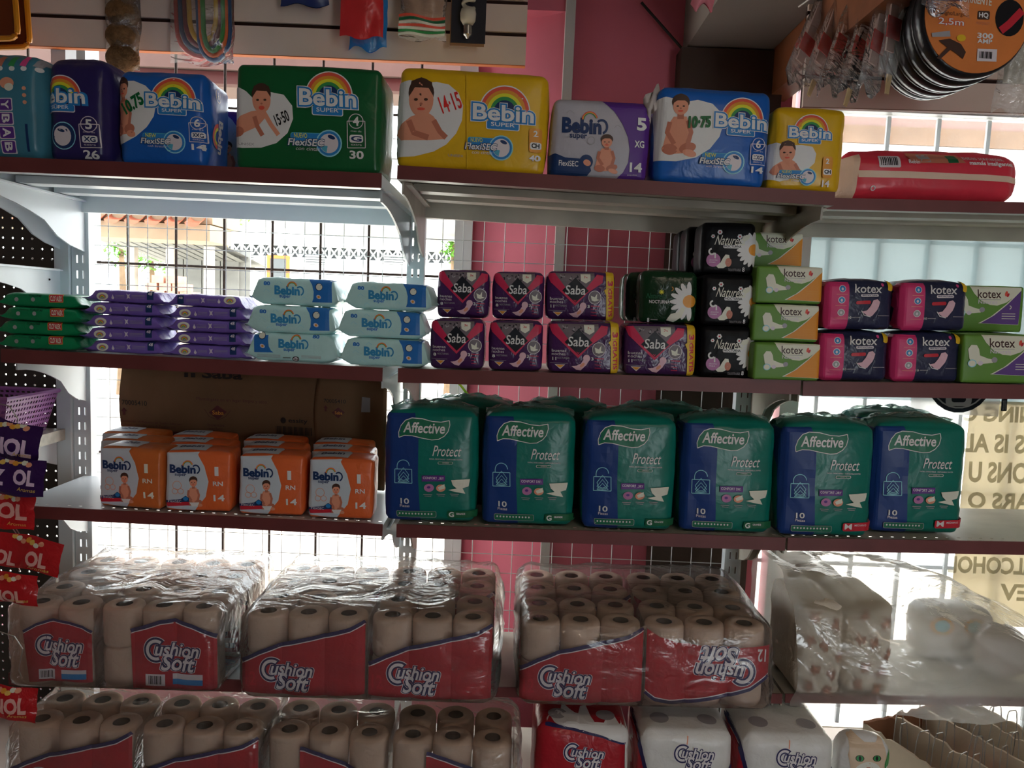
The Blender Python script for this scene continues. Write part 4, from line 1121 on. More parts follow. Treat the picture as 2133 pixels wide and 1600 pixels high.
for an in range(8): a.line([(405, 762), (405+18*math.cos(an*PI/4), 762+18*math.sin(an*PI/4))], 5, i_yel)
a.ring(472, 740, 12, 17, i_or, -1.2, 1.4)
a.part = 'pad_print'; a.poly([(440, 955), (470, 915), (520, 905), (545, 870), (570, 880), (545, 940), (490, 968)], i_cream)
a.part = 'count_lettering'; a.text('8', 306, 940, 322, 966, i_white, 0.02); a.line([(330, 950), (380, 953)], 5, i_grey)
kind('greendaisy', pack_body(w, h, 0.084, 0.012, 0.006, 0.004, 0.006, 0.002, 13), f_gn, [a])
a, w, h = art(1452, 694, 1570, 797, 1.765, (1250, 400, 0.2875))
daisy(a, 1092, 1215, 125, lim=lambda c_, s_: c_ < 0.25, n=20)
a.part = 'leaf_print'; a.ell(1032, 1130, 30, 18, i_cream, -0.6)
a.part = 'brand_lettering'; a.text('Naturella', 818, 1112, 1030, 1178, i_cream, 0.004, shear=0.35); a.rrect(870, 1176, 1004, 1200, 8, i_white, 0.03); a.text('NOCTURNA', 876, 1180, 998, 1197, i_black, 0.025)
a.part = 'small_flower'
for c_ in ((845, 1086, 18), (796, 1114, 14), (985, 1120, 18)):
    for q in range(6): a.ell(c_[0]+c_[2]*0.6*math.cos(q*1.047), c_[1]+c_[2]*0.6*math.sin(q*1.047), c_[2]*0.42, c_[2]*0.42, i_petal, 0, 8)
    a.ell(c_[0], c_[1], c_[2]*0.35, c_[2]*0.35, i_redbar, 0, 8)
a.part = 'lilac_drop'; a.ell(800, 1282, 50, 48, i_lil); a.ring(790, 1222, 14, 26, i_petal, 0.5, 4.6); a.line([(812, 1232), (812, 1270)], 10, i_petal)
a.text('absorbe', 772, 1276, 828, 1286, i_petal); a.text('mas', 772, 1294, 815, 1302, i_petal)
a.part = 'pad_print'; a.poly([(820, 1325), (850, 1300), (866, 1270), (885, 1245), (910, 1250), (915, 1280), (926, 1290), (915, 1315), (870, 1340), (835, 1340)], i_cream); a.ell(905, 1300, 22, 30, i_skin2)
a.part = 'count_lettering'; a.text('8', 1006, 1336, 1023, 1364, i_white, 0.02); a.text('TOALLAS EXTRA LARGAS', 905, 1344, 996, 1360, i_grey)
kind('blackdaisy', pack_body(w, h, 0.082, 0.010, 0.004, 0.003, 0.004, 0.0014, 14), f_bk, [a])

# --- green liner boxes, orange or violet corner
f_kg = M('green_carton', (78, 116, 44), 0.45, 0.4, 0.05, 30, 0.06, 10, k=2.0)
i_ko = ink('bright_orange_ink', (218, 116, 32), 2.0); i_kv = ink('deep_violet_ink', (78, 54, 110), 2.0); i_kw = ink('warm_white_ink', (200, 176, 160), 2.1)
def kotex_g(a, corner, moon=False):
    a.part = 'white_panel'; a.poly([(1262, 1146), (1601, 1166), (1598, 1178), (1560, 1215), (1500, 1258), (1440, 1276), (1390, 1270), (1330, 1238), (1288, 1192)], i_kw)
    a.part = 'corner_panel'; a.poly([(1600, 1172), (1585, 1408), (1318, 1388), (1400, 1346), (1500, 1268)], i_kw); a.poly([(1600, 1182), (1584, 1406), (1334, 1388), (1420, 1340), (1510, 1268)], corner)
    a.part = 'brand_lettering'; a.text('kotex', 1310, 1170, 1466, 1226, i_hair, 0.012); a.text('Naturals', 1315, 1238, 1440, 1262, i_pale, 0.01)
    a.line([(1312, 1232), (1462, 1238)], 3, i_grey)
    a.part = 'butterfly_print'; a.ell(1499, 1200, 9, 17, i_red, 0.3); a.ell(1510, 1210, 7, 14, i_redbar, 0.5)
    a.part = 'pad_print'; a.poly([(1180, 1230), (1200, 1203), (1232, 1206), (1246, 1232), (1252, 1270), (1300, 1290), (1345, 1300), (1330, 1318), (1270, 1322), (1215, 1320), (1190, 1290)], i_kw)
    a.part = 'seal_print'; a.ell(1206, 1318, 26, 24, i_lblue); a.ell(1206, 1318, 21, 19, i_kw); a.ell(1340, 1300, 18, 17, i_grey); a.ell(1255, 1318, 16, 14, i_pale)
    a.part = 'fine_print'
    for q in range(3): a.line([(1470, 1330+16*q), (1560, 1334+16*q)], 4, i_kw if moon else i_or)
    if moon: a.ring(1520, 1290, 8, 13, i_kw, -1.6, 1.6)
a, w, h = art(1568, 731, 1709, 807, 1.73, (1250, 400, 0.2875)); kotex_g(a, i_ko)
kind('kotexorange', pack_body(w, h, 0.11, 0.005, 0.002, 0.002, 0.003, 0.0006, 15), f_kg, [a])
a, w, h = art(1994, 703, 2158, 804, 1.765, (1608, 315, 0.338)); kotex_g(a, i_kv, True)
kind('kotexviolet', pack_body(w, h, 0.11, 0.006, 0.003, 0.002, 0.003, 0.0008, 16), f_kg, [a])
# --- pink and navy overnight packs
f_kn = film('navy_pad_wrapper', (30, 34, 60), 1.8, 0.3, 40); i_kp = ink('magenta_ink', (168, 44, 92), 2.0)
a, w, h = art(1698, 698, 1850, 796, 1.77, (1633, 420, 0.275))
a.part = 'pink_panel'; a.poly([(225, 1000), (432, 1012), (425, 1180), (414, 1390), (225, 1390)], i_kp)
a.part = 'icon_column'
for c_ in ((380, 1058), (372, 1142), (367, 1235)): a.ell(c_[0], c_[1], 26, 26, i_pale); a.ell(c_[0], c_[1], 21, 21, i_blue if c_[1] < 1200 else i_grey); a.ell(c_[0], c_[1]+2, 8, 11, i_pale); a.line([(c_[0]-45, c_[1]+40), (c_[0]+35, c_[1]+43)], 2.5, i_skin)
a.part = 'brand_lettering'; a.text('kotex', 473, 1034, 680, 1096, i_white, 0.012, shear=0.15); a.rrect(514, 1103, 650, 1123, 9, i_pale, 0.02); a.text('MAXI NOCTURNA', 526, 1107, 640, 1119, i_navy, 0.02)
a.part = 'butterfly_print'; a.ell(688, 1040, 10, 12, i_pink, 0.4)
a.part = 'pad_print'; a.rrect(478, 1152, 590, 1178, 11, i_redbar, 0.0); a.poly([(520, 1232), (560, 1225), (590, 1190), (610, 1150), (640, 1144), (660, 1165), (650, 1200), (640, 1222), (600, 1268), (575, 1272)], i_pad)
a.line([(518, 1225), (540, 1260), (590, 1274)], 6, i_white)
a.part = 'count_lettering'; a.text('10', 418, 1266, 442, 1282, i_white, 0.02); a.line([(448, 1274), (510, 1276)], 5, i_grey); a.line([(645, 1266), (735, 1270)], 5, i_grey)
a.part = 'yellow_tag'; a.poly([(728, 1012), (764, 1010), (758, 1082), (740, 1086), (724, 1078)], i_gold)
kind('kotexnavy', pack_body(w, h, 0.12, 0.012, 0.007, 0.005, 0.010, 0.0018, 17), f_kn, [a])

# ---------------------------------------------------------------- stand them on the middle shelf
def stack(key, name, labels, sh, pxs, Y, hgt, yaws=None, cat='wipes pack', group=None):
    z = 0; out = []
    for i, lab in enumerate(labels):
        k_ = key[i] if isinstance(key, (list, tuple)) else key
        o = put(k_, name, lab, sh, pxs[i] if isinstance(pxs, (list, tuple)) else pxs, Y[i] if isinstance(Y, (list, tuple)) else Y, (yaws[i] if yaws else 0), z, cat, group)
        z += hgt; out.append(o)
    return out
hs = lambda k_: max(v.co.z for nm, me in KIND[k_] if nm == 'wrapper' for v in me.vertices)
pos = ['bottom', 'second from the bottom', 'third from the bottom', 'fourth from the bottom', 'top']
stack('greenwipe', 'wipes_pack', ['green wipes pack with red label, %s of its stack' % q for q in ('bottom', 'second from the bottom', 'third from the bottom', 'topmost')], 'M1', [82, 80, 86, 84], [1.755, 1.76, 1.757, 1.765], hs('greenwipe')-0.001, (0, .03, -.02, .02), group='green wipes packs at the left end')
stack(['purplewipe']*5, 'wipes_pack', ['violet wipes pack by the green ones, %s of its stack' % (q if q != 'top' else 'topmost') for q in pos], 'M1', [262, 257, 258, 258, 262], [1.76, 1.765, 1.76, 1.768, 1.77], hs('purplewipe')-0.001, (0, .02, -.03, .02, -.02), group='violet wipes packs')
stack(['purplewipe']*4+['purplewipe_b'], 'wipes_pack', ['violet wipes pack by the white ones, %s of its stack' % (q if q != 'top' else 'topmost') for q in pos], 'M1', [433, 432, 431, 433, 430], [1.76, 1.765, 1.76, 1.768, 1.775], hs('purplewipe')-0.001, (0, -.02, .02, -.02, .03), group='violet wipes packs')
stack(['wipe80b', 'wipe80', 'wipe80'], 'wipes_pack', ['white and blue wipes pack, blue end to the left, bottom of its stack', 'white and blue wipes pack, middle of the stack beside the violet packs', 'white and blue wipes pack, topmost of the stack beside the violet packs'], 'M1', [609, 606, 612], [1.755, 1.76, 1.775], hs('wipe80')-0.001, (0, .03, -.03), group='white and blue wipes packs')
stack(['wipe80']*3, 'wipes_pack', ['white and blue wipes pack, %s of the stack beside the purple pads' % q for q in ('bottom', 'middle', 'topmost')], 'M1', [800, 794, 806], [1.755, 1.765, 1.775], hs('wipe80')-0.001, (0, .02, -.04), group='white and blue wipes packs')
g = 'purple night pad packs'
hS = hs('saba8')
for px, lab, dz, Y, k_ in ((951, 'purple 8 count pad pack, lower row, next to the wipes', 0, 1.762, 'saba8'), (1073, 'purple 8 count pad pack, lower row, second from the wipes', 0, 1.765, 'saba8'),
                          (1214, 'purple 11 count pad pack with yellow strip, lower row, third from the wipes', 0, 1.758, 'saba11'), (1372, 'purple 11 count pad pack with yellow strip beside the black packs', 0, 1.758, 'saba11'),
                          (960, 'purple 8 count pad pack, upper row, next to the wipes', hS, 1.85, 'saba8'), (1074, 'purple 8 count pad pack, upper row, second from the wipes', hS, 1.86, 'saba8'), (1202, 'purple 11 count pad pack, upper row, beside the green packs', hs('saba11'), 1.86, 'saba11')):
    put(k_, 'pad_pack', lab, 'M2', px, Y, 0.0, dz, 'pad pack', g)
h11 = hs('saba11')
put('greendaisy', 'pad_pack', 'dark green daisy pad pack on top of the purple ones, front of three', 'M2', 1382, 1.785, -0.08, h11, 'pad pack', 'green daisy packs')
for q, (px, lab) in enumerate(((1352, 'dark green daisy pad pack behind the front one, middle of three'), (1340, 'dark green daisy pad pack behind the front one, rearmost of three'))):
    put('greendaisy', 'pad_pack', lab, 'M2', px, 1.880+0.094*q, -0.08, h11, 'pad pack', 'green daisy packs')
hB = hs('blackdaisy')
for i, (px, Y, yaw, lab) in enumerate(((1512, 1.762, 0, 'black daisy pad pack, bottom of its stack of three'), (1508, 1.768, 0.02, 'black daisy pad pack, middle of its stack of three'), (1499, 1.776, -0.03, 'black daisy pad pack, topmost of its stack of three'))):
    put('blackdaisy', 'pad_pack', lab, 'M2', px, Y, yaw, i*hB, 'pad pack', 'black daisy packs')
for i, (px, Y) in enumerate(((1466, 1.872), (1448, 1.962))):
    for lv in range(3):
        put('blackdaisy', 'pad_pack', 'black daisy pad pack %s the front stack, %s level' % (('right behind', 'at the very back behind')[i], ('lowest', 'middle', 'upper')[lv]), 'M2', px, Y, -0.03, lv*hB, 'pad pack', 'black daisy packs')
hK = hs('kotexorange')
for i, (px, Y, lab) in enumerate(((1636, 1.725, 'green and orange liner carton, bottom of its front stack'), (1628, 1.745, 'green and orange liner carton, second from the bottom'), (1629, 1.745, 'green and orange liner carton, third from the bottom'))):
    put('kotexorange', 'liner_carton', lab, 'M2', px, Y, 0.0, i*(hK+0.0005), 'carton', 'green and orange cartons')
for i in range(4):
    put('kotexorange', 'liner_carton', ('green and orange liner carton, rear column, %s level' % ('lowest', 'second', 'third')[i]) if i < 3 else 'green and orange liner carton on top, half hidden behind the black pack', 'M2', 1588, 1.868, 0.0, i*(hK+0.0005), 'carton', 'green and orange cartons')
hN = hs('kotexnavy')
for px, Y, dz, yaw, lab in ((1776, 1.77, 0, 0.0, 'pink and navy pad pack, bottom, beside the orange cornered cartons'), (1777, 1.775, hN, 0.02, 'pink and navy pad pack, top, beside the orange cornered cartons'),
                            (1926, 1.77, 0, 0.0, 'pink and navy pad pack, bottom, beside the violet cornered cartons'), (1932, 1.775, hN, 0.05, 'pink and navy pad pack, top, beside the violet cornered cartons')):
    put('kotexnavy', 'pad_pack', lab, 'M3', px, Y, yaw, dz, 'pad pack', 'pink and navy packs')
hV = hs('kotexviolet')
put('kotexviolet', 'liner_carton', 'green and violet liner carton, bottom, at the right frame edge', 'M3', 2080, 1.76, 0.0, 0, 'carton', 'green and violet cartons')
put('kotexviolet', 'liner_carton', 'green and violet liner carton, top, set back behind the navy pack', 'M3', 2044, 1.90, 0.0, hV+0.0005, 'carton', 'green and violet cartons')
put('kotexviolet', 'liner_carton', 'green and violet liner carton at the back, under the set back one', 'M3', 2044, 1.90, 0.0, 0, 'carton', 'green and violet cartons')
# ================================================================== lower shelf
# --- orange newborn packs
f_or = film('orange_newborn_wrapper', (204, 84, 42), 1.9, 0.35, 30)
i_pg = ink('pale_blue_grey_ink', (150, 158, 166)); 
def newborn(key, mat, white=True, seed=0):
    a, w, h = art(342, 948, 478, 1072, 1.77, (180, 760, 0.3188))
    a.part = 'grey_panel'; a.poly([(506, 592), (730, 590), (722, 605), (762, 680), (786, 780), (765, 880), (690, 972), (506, 950)], i_pg)
    baby_sit(a, 640, 742, 745, 950, True)
    bebin_blue(a, 545, 668, 735, 724)
    a.part = 'flexi_badge'; a.poly([(518, 900), (610, 892), (640, 870), (662, 885), (662, 915), (518, 925)], i_navy); a.poly([(520, 915), (660, 912), (660, 934), (525, 940)], i_redbar); a.text('FlexiSEC', 530, 897, 612, 914, i_pale, 0.0); a.ell(640, 890, 16, 14, i_blue)
    a.part = 'cloud_print'; a.ring(590, 802, 26, 29, i_skin); a.ring(575, 840, 16, 19, i_skin); a.ring(612, 840, 16, 19, i_skin)
    a.part = 'size_label'; wi = i_white if white else i_cream
    a.text('1', 826, 684, 850, 743, wi, 0.015); a.part = 'size_letters'; a.text('RN', 814, 780, 874, 809, wi, 0.02); a.part = 'count_number'; a.text('14', 814, 868, 882, 910, wi, 0.025)
    b = Art(0, 0, 1.0, 0.0, 'top', False); b.part = 'top_print'; b.uv = lambda p: p
    b.poly([(-w/2+0.006, 0.01), (0.012, 0.008), (0.018, 0.045), (0.005, 0.08), (-w/2+0.006, 0.08)], i_pg)
    b.text('Bebin', -0.055, 0.03, 0.0, 0.058, i_navy, 0.04, slope=0)
    b.items['top_print'][-1] = ([(x, 0.085-y) for x, y in b.items['top_print'][-1][0]],)+b.items['top_print'][-1][1:]
    kind(key, pack_body(w, h, 0.088, 0.008, 0.005, 0.002, 0.006, 0.0012, 20+seed), mat, [a, b])
newborn('newborn', f_or); newborn('newborn_faded', film('faded_orange_newborn_wrapper', (172, 92, 44), 1.7, 0.35, 30), False, 3)
cols = [(272, 'first', -0.06), (414, 'second', 0.10), (565, 'third', 0.06), (709, 'fourth', 0.05)]
for px, nm, yaw in cols:
    for q, row in enumerate(('front', 'middle', 'rear')):
        put('newborn_faded' if nm == 'first' else 'newborn', 'diaper_pack', 'orange and grey newborn diaper pack, %s row, %s from the left' % (row, nm) if nm != 'first' else 'faded orange newborn diaper pack, %s of its row, beside the bare white deck' % row,
            'L1', px+q*3*(1 if px > 300 else -1)*0, 1.764+0.0945*q, yaw if q == 0 else 0.02, 0, 'diaper pack', 'newborn diaper packs')

# --- green adult diaper packs
f_af = film('emerald_diaper_wrapper', (8, 92, 82), 1.9, 0.22, 26, 0.3)
i_an = ink('deep_navy_ink', (20, 46, 100), 1.9); i_leaf2 = ink('leaf_green_ink', (28, 96, 72), 1.7)
def affective(key, size, seed):
    a, w, h = art(998, 858, 1200, 1090, 1.77, (780, 780, 0.3))
    a.part = 'navy_panel'; a.poly([(745, 262), (960, 268), (985, 400), (975, 700), (985, 1030), (740, 1005)], i_an)
    a.part = 'leaf_badge'
    leaf = [(848, 430), (846, 395), (862, 350), (895, 312), (940, 298), (1010, 303), (1080, 322), (1140, 328), (1197, 318), (1200, 350), (1186, 395), (1160, 425), (1120, 446), (1075, 449), (1010, 436), (940, 418), (890, 415)]
    a.poly(leaf, i_leaf2)
    for p, q in zip(leaf, leaf[1:]+leaf[:1]): a.line([p, q], 5, i_white)
    a.part = 'brand_lettering'; a.text('Affective', 884, 328, 1168, 402, i_white, 0.02, shear=0.15)
    a.part = 'protect_lettering'; a.text('Protect', 1086, 492, 1276, 564, i_white, 0.004, shear=0.25)
    a.text('PAÑAL DESECHABLE · DISPOSABLE DIAPER', 1056, 578, 1284, 590, i_pale); 
    a.rrect(1114, 600, 1218, 618, 8, i_pale, 0.02); a.rrect(1117, 602, 1215, 616, 7, i_leaf2, 0.02); a.text('UNISEX', 1146, 604, 1190, 613, i_pale)
    a.part = 'padlock_print'
    for p, q in zip([(816, 650), (934, 652), (934, 750), (814, 748)], [(934, 652), (934, 750), (814, 748), (816, 650)]): a.line([p, q], 5, i_lblue)
    a.ring(875, 628, 40, 45, i_lblue, PI, 2*PI, 14); a.line([(832, 628), (832, 650)], 5, i_lblue)
    for q, dy in enumerate((0, 26, 48)): a.line([(838, 692+dy), (876, 640+dy*1.2), (914, 692+dy), (900, 722+dy*0.4), (876, 730+dy*0.3), (850, 722+dy*0.4), (838, 692+dy)], 4.5, i_lblue)
    a.part = 'comfort_panel'; a.rect(1002, 696, 1162, 738, i_purple); a.text('CONFORT DRY', 1010, 706, 1154, 724, i_pale, 0.015)
    a.ell(1050, 782, 34, 28, i_lil); a.ell(1048, 778, 12, 9, i_purple); a.ell(1132, 786, 33, 26, i_skin); a.poly([(1110, 780), (1158, 758), (1160, 790), (1120, 800)], i_cream)
    a.poly([(1204, 730), (1330, 728), (1320, 780), (1280, 790), (1300, 830), (1236, 815), (1184, 800), (1240, 790), (1215, 765)], i_cream)
    for q in range(3): a.line([(1010+92*q, 828), (1070+92*q, 832)], 5, i_grey); a.line([(1018+92*q, 840), (1064+92*q, 844)], 4, i_grey)
    a.part = 'count_lettering'; a.text('10', 852, 854, 910, 894, i_white, 0.02); a.text('Piezas', 847, 898, 912, 917, i_pale, 0.01)
    a.part = 'absorbency_strip'; a.rrect(820, 942, 1096, 986, 10, i_grey, 0.03); a.rrect(823, 945, 1093, 983, 9, i_leaf2, 0.03)
    for q in range(11): a.ell(843+22*q, 962+0.7*q, 6, 7, i_pale, 0, 8)
    a.part = 'size_label'
    if size == 'G':
        a.rrect(1174, 948, 1400, 998, 10, i_dgr, 0.02); a.text('G', 1183, 956, 1220, 994, i_white, 0.035); a.text('GRANDE', 1236, 964, 1296, 978, i_pale, 0.02)
    else:
        a.rrect(1170, 930, 1400, 990, 14, i_redbar, 0.02); a.text('M', 1184, 936, 1232, 978, i_white, 0.008); a.text('MEDIANO', 1250, 944, 1330, 958, i_pale, 0.01)
    b = Art(0, 0, 1.0, 0.0, 'top', False); b.uv = lambda p: p; b.part = 'top_print'
    b.text('Protect', -0.02, 0.03, 0.06, 0.055, i_leaf2, 0.01, slope=0)
    b.items['top_print'][-1] = ([(x, 0.085-y) for x, y in b.items['top_print'][-1][0]],)+b.items['top_print'][-1][1:]
    kind(key, pack_body(w, h, 0.125, 0.016, 0.010, 0.006, 0.014, 0.0026, seed, n=11), f_af, [a, b],
         [('top_seal', top_seal(w, h, seed))])
def top_seal(w, h, seed):        # gathered clear seal along the top
    g = MB().grid(lambda u, v: (-w*0.47+u*w*0.94, 0.05+0.05*v+0.012*math.sin(u*11+seed), h+0.013+0.010*math.sin(PI*v)+0.004*math.sin(u*17+seed*2)*(v-0.2)+0.003*math.sin(u*31+v*5)-0.018*abs(2*u-1)**2), 18, 4)
    me = g.mesh('top_seal', MATS.get('aqua_clear_seal') or clear('aqua_clear_seal', 0.45, 0.12, (0.75, 0.95, 0.92), 0.12, 0.7, 40, (0.35, 0.75, 0.68)))
    for p in me.polygons: p.use_smooth = True
    return me
affective('affG', 'G', 31); affective('affG2', 'G', 34); affective('affM', 'M', 37)
for key, px, sh, Y, yaw, lab in (('affG', 895, 'L2', 1.775, 0.02, 'size G emerald adult diaper pack, first from the orange packs'), ('affG2', 1097, 'L2', 1.775, 0.0, 'size G emerald adult diaper pack, second from the orange packs'),
                            ('affG', 1305, 'L2', 1.765, 0.0, 'size G emerald adult diaper pack, third from the orange packs'), ('affG2', 1508, 'L2', 1.77, -0.02, 'size G emerald adult diaper pack beside the size M ones'),
                            ('affM', 1714, 'L3', 1.76, -0.02, 'size M emerald adult diaper pack with red size bar, inner of two'), ('affM', 1905, 'L3', 1.80, -0.04, 'size M emerald adult diaper pack with red size bar, beside the bare deck')):
    put(key, 'adult_diaper_pack', lab, sh, px, Y, yaw, 0, 'diaper pack', 'adult diaper packs')
for key, px, sh, lab in (('affG', 975, 'L2', 'emerald adult diaper pack behind the first size G one'), ('affG', 1172, 'L2', 'emerald adult diaper pack behind the second size G one'), ('affG', 1374, 'L2', 'emerald adult diaper pack behind the third size G one'), ('affM', 1860, 'L3', 'emerald adult diaper pack rear, showing over the outer size M one')):
    put(key, 'adult_diaper_pack', lab, sh, px, 1.932 if sh == 'L2' else 1.95, 0.0, 0, 'diaper pack', 'adult diaper packs', only=('wrapper', 'navy_panel', 'top_seal', 'top_print'))

# --- flattened cardboard cartons behind the newborn packs
m_card = M('brown_cardboard', (128, 96, 72), 0.85, 0.15, 0.12, 25, 0.12, 6, k=0.95)
i_cp = ink('brown_red_carton_print', (92, 44, 48), 1.1); i_ck = ink('dark_carton_print', (48, 40, 40), 1.0)
def carton(px0, px1, py0, py1, Y, label, draw):
    t = thing('cardboard_carton', label, 'carton', ((P(px0, 900, Y).x+P(px1, 900, Y).x)/2, Y, zat('L1', P((px0+px1)/2, 900, Y).x)+0.0015), (0, tilt_of('L1'), 0))
    w = P(px1, 900, Y).x-P(px0, 900, Y).x; H = P(px0, py0, Y).z-t.location.z
    H = zat('M1', t.location.x)-0.058-t.location.z
    b = MB().grid(lambda u, v: (-w/2+u*w+0.006*math.sin(v*7)*(1-u), 0.004*math.sin(u*9+v*3), v*H), 16, 10)
    o = b.mesh('panel', m_card)
    bm = bmesh.new(); bm.from_mesh(o); bmesh.ops.solidify(bm, geom=bm.faces[:], thickness=0.012); bm.to_mesh(o); bm.free()
    link('panel', o, t, True)
    me = o; bvh = BVHTree.FromPolygons([v.co.copy() for v in me.vertices], [tuple(p.vertices) for p in me.polygons])
    s = pxm((px0+px1)/2, 850, Y)
    cyb = 0; a = Art((px0+px1)/2, (P_inv(t.location)[1]), s, 0.0); a.o = (180, 760, 0.3188)
    draw(a); a.build(t, bvh, 0.0015, 0.03)
    return t
def P_inv(p):
    d = CROT.transposed() @ (Vector(p)-CAM); return W0/2+FPX*d.x/(-d.z), H0/2-FPX*d.y/(-d.z)
def d1(a):
    a.part = 'carton_number'; a.text('70005410', 246, 230, 414, 262, i_ck, 0.01); 
    a.part = 'arrow_print'; a.poly([(258, 278), (278, 302), (266, 302), (266, 326), (248, 326), (248, 302), (238, 300)], i_cp)
    a.part = 'carton_text'; a.text('Contenido: 14 Paquetes de Toallas Saba con', 232, 366, 640, 385, i_cp); a.text('Incluye: con alas con 8 Toallas c/u', 232, 388, 600, 407, i_cp)
    a.text('Manténgase en un lugar limpio y seco', 740, 212, 1195, 240, i_cp)
    a.part = 'diamond_logo'; a.poly([(872, 256), (932, 300), (875, 352), (818, 304)], i_cp); a.text('Saba', 840, 292, 912, 318, i_or); a.line([(790, 282), (820, 330), (872, 352)], 3, i_cp); a.line([(958, 290), (925, 330), (880, 352)], 3, i_cp)
    a.text('buenas', 810, 376, 915, 396, i_cp); a.text('noches', 810, 400, 905, 418, i_cp)
    a.part = 'brand_print'; a.text('essity', 1335, 340, 1462, 376, i_ck, 0.02); a.ell(1300, 352, 18, 20, i_ck)
    a.part = 'barcode'
    for i in range(26): a.rect(1250+9.3*i, 388+0.4*i, 1253+9.3*i+(i*7 % 4), 440+0.4*i, i_ck)
    a.part = 'heading_print'; a.rect(668, 44, 692, 72, i_ck); a.rect(710, 46, 738, 74, i_ck); a.text('Saba', 780, 20, 1040, 84, i_ck, 0.03)
    a.part = 'red_band'; a.poly([(215, 412), (760, 440), (760, 470), (205, 455)], i_cp)
def d2(a):
    a.part = 'carton_number'; a.text('70005410', 1568, 215, 1710, 240, i_ck, 0.01)
    a.part = 'arrow_print'; a.poly([(1580, 255), (1596, 275), (1586, 275), (1586, 295), (1572, 295), (1572, 275), (1564, 273)], i_cp)
    a.part = 'diamond_logo'; a.poly([(1662, 268), (1704, 300), (1662, 340), (1620, 302)], i_cp); a.text('Saba', 1640, 294, 1688, 314, i_or)
    a.part = 'tape_strip'; a.poly([(1815, 200), (1870, 205), (1868, 300), (1808, 300)], i_grey)
carton(250, 668, 700, 920, 2.058, 'flattened brown cardboard carton with printed number behind the newborn packs, left', d1)
carton(655, 802, 700, 920, 2.046, 'flattened brown cardboard carton leaning in the corner beside the first adult pack', d2)
# ================================================================== toilet paper
m_paper = M('white_tissue', (226, 198, 176), 0.9, 0.1, 0.25, 60, 0.04, 20)
m_core = M('grey_card_core', (110, 96, 84), 0.9, 0.1)
f_tr = film('red_tissue_wrapper', (142, 28, 38), 1.9, 0.35, 30)
f_tw = clear('clear_tissue_wrapper', 0.05, 0.02, (1, 1, 1), 0.2, 0.5, 30)
i_tb = ink('indigo_ink', (40, 40, 84), 1.4); i_tl = ink('pale_rim_ink', (176, 168, 178))
RD, RH = 0.0925, 0.092
rl = MB(); r_ = RD/2-0.001
rl.lathe([(0.0185, 0.004), (0.0195, RH), (r_-0.008, RH+0.001), (r_-0.002, RH-0.003), (r_, RH-0.010), (r_, 0.010), (r_-0.003, 0.002), (0.019, 0.0)], m_paper, 22, cap=False)
rl.lathe([(0.0180, RH-0.001), (0.0176, RH*0.5), (0.0170, 0.004)], m_core, 14, cap=False)
rl.add([(0.0180*math.cos(2*PI*j/14), 0.0180*math.sin(2*PI*j/14), 0.02) for j in range(14)], [tuple(range(14))], m_core)
ME_ROLL = rl.mesh('roll')
for p in ME_ROLL.polygons: p.use_smooth = True
CUSH = {}
def cushion_soft(a, x0, y0, x1, y1, flip=False, light=False, twelve=None):
    """script logo: Cushion over Soft with dark rim"""
    w, h = x1-x0, y1-y0; a.part = 'brand_lettering'
    X = (lambda f: x1-f*w) if flip else (lambda f: x0+f*w); Y = (lambda f: y1-f*h) if flip else (lambda f: y0+f*h)
    def T(s, f0, g0, f1, g1, m, b): a.text(s, min(X(f0), X(f1)), min(Y(g0), Y(g1)), max(X(f0), X(f1)), max(Y(g0), Y(g1)), m, b, 0, 0.25, flip=flip)
    for m_, g in ((i_tl, 0.035), (i_tb, 0.022)):
        T('ushion', 0.20-g, 0.12-g, 1.0+g, 0.54+g, m_, 0.10); T('Soft', 0.32-g, 0.48-g, 0.92+g, 1.0+g, m_, 0.09)
        a.ring(X(0.20), Y(0.34), 0.10*w, (0.20+g)*w, m_, (0.35*PI if not flip else 1.35*PI), (1.75*PI if not flip else 2.75*PI), 18, 1.1)
    a.ring(X(0.20), Y(0.34), 0.13*w, 0.185*w, i_tl, (0.38*PI if not flip else 1.38*PI), (1.70*PI if not flip else 2.70*PI), 18, 1.1)
    T('ushion', 0.20, 0.12, 1.0, 0.54, i_tl, 0.02); a.part = 'brand_lettering#2'; T('Soft', 0.32, 0.48, 0.92, 1.0, i_tl, 0.02)

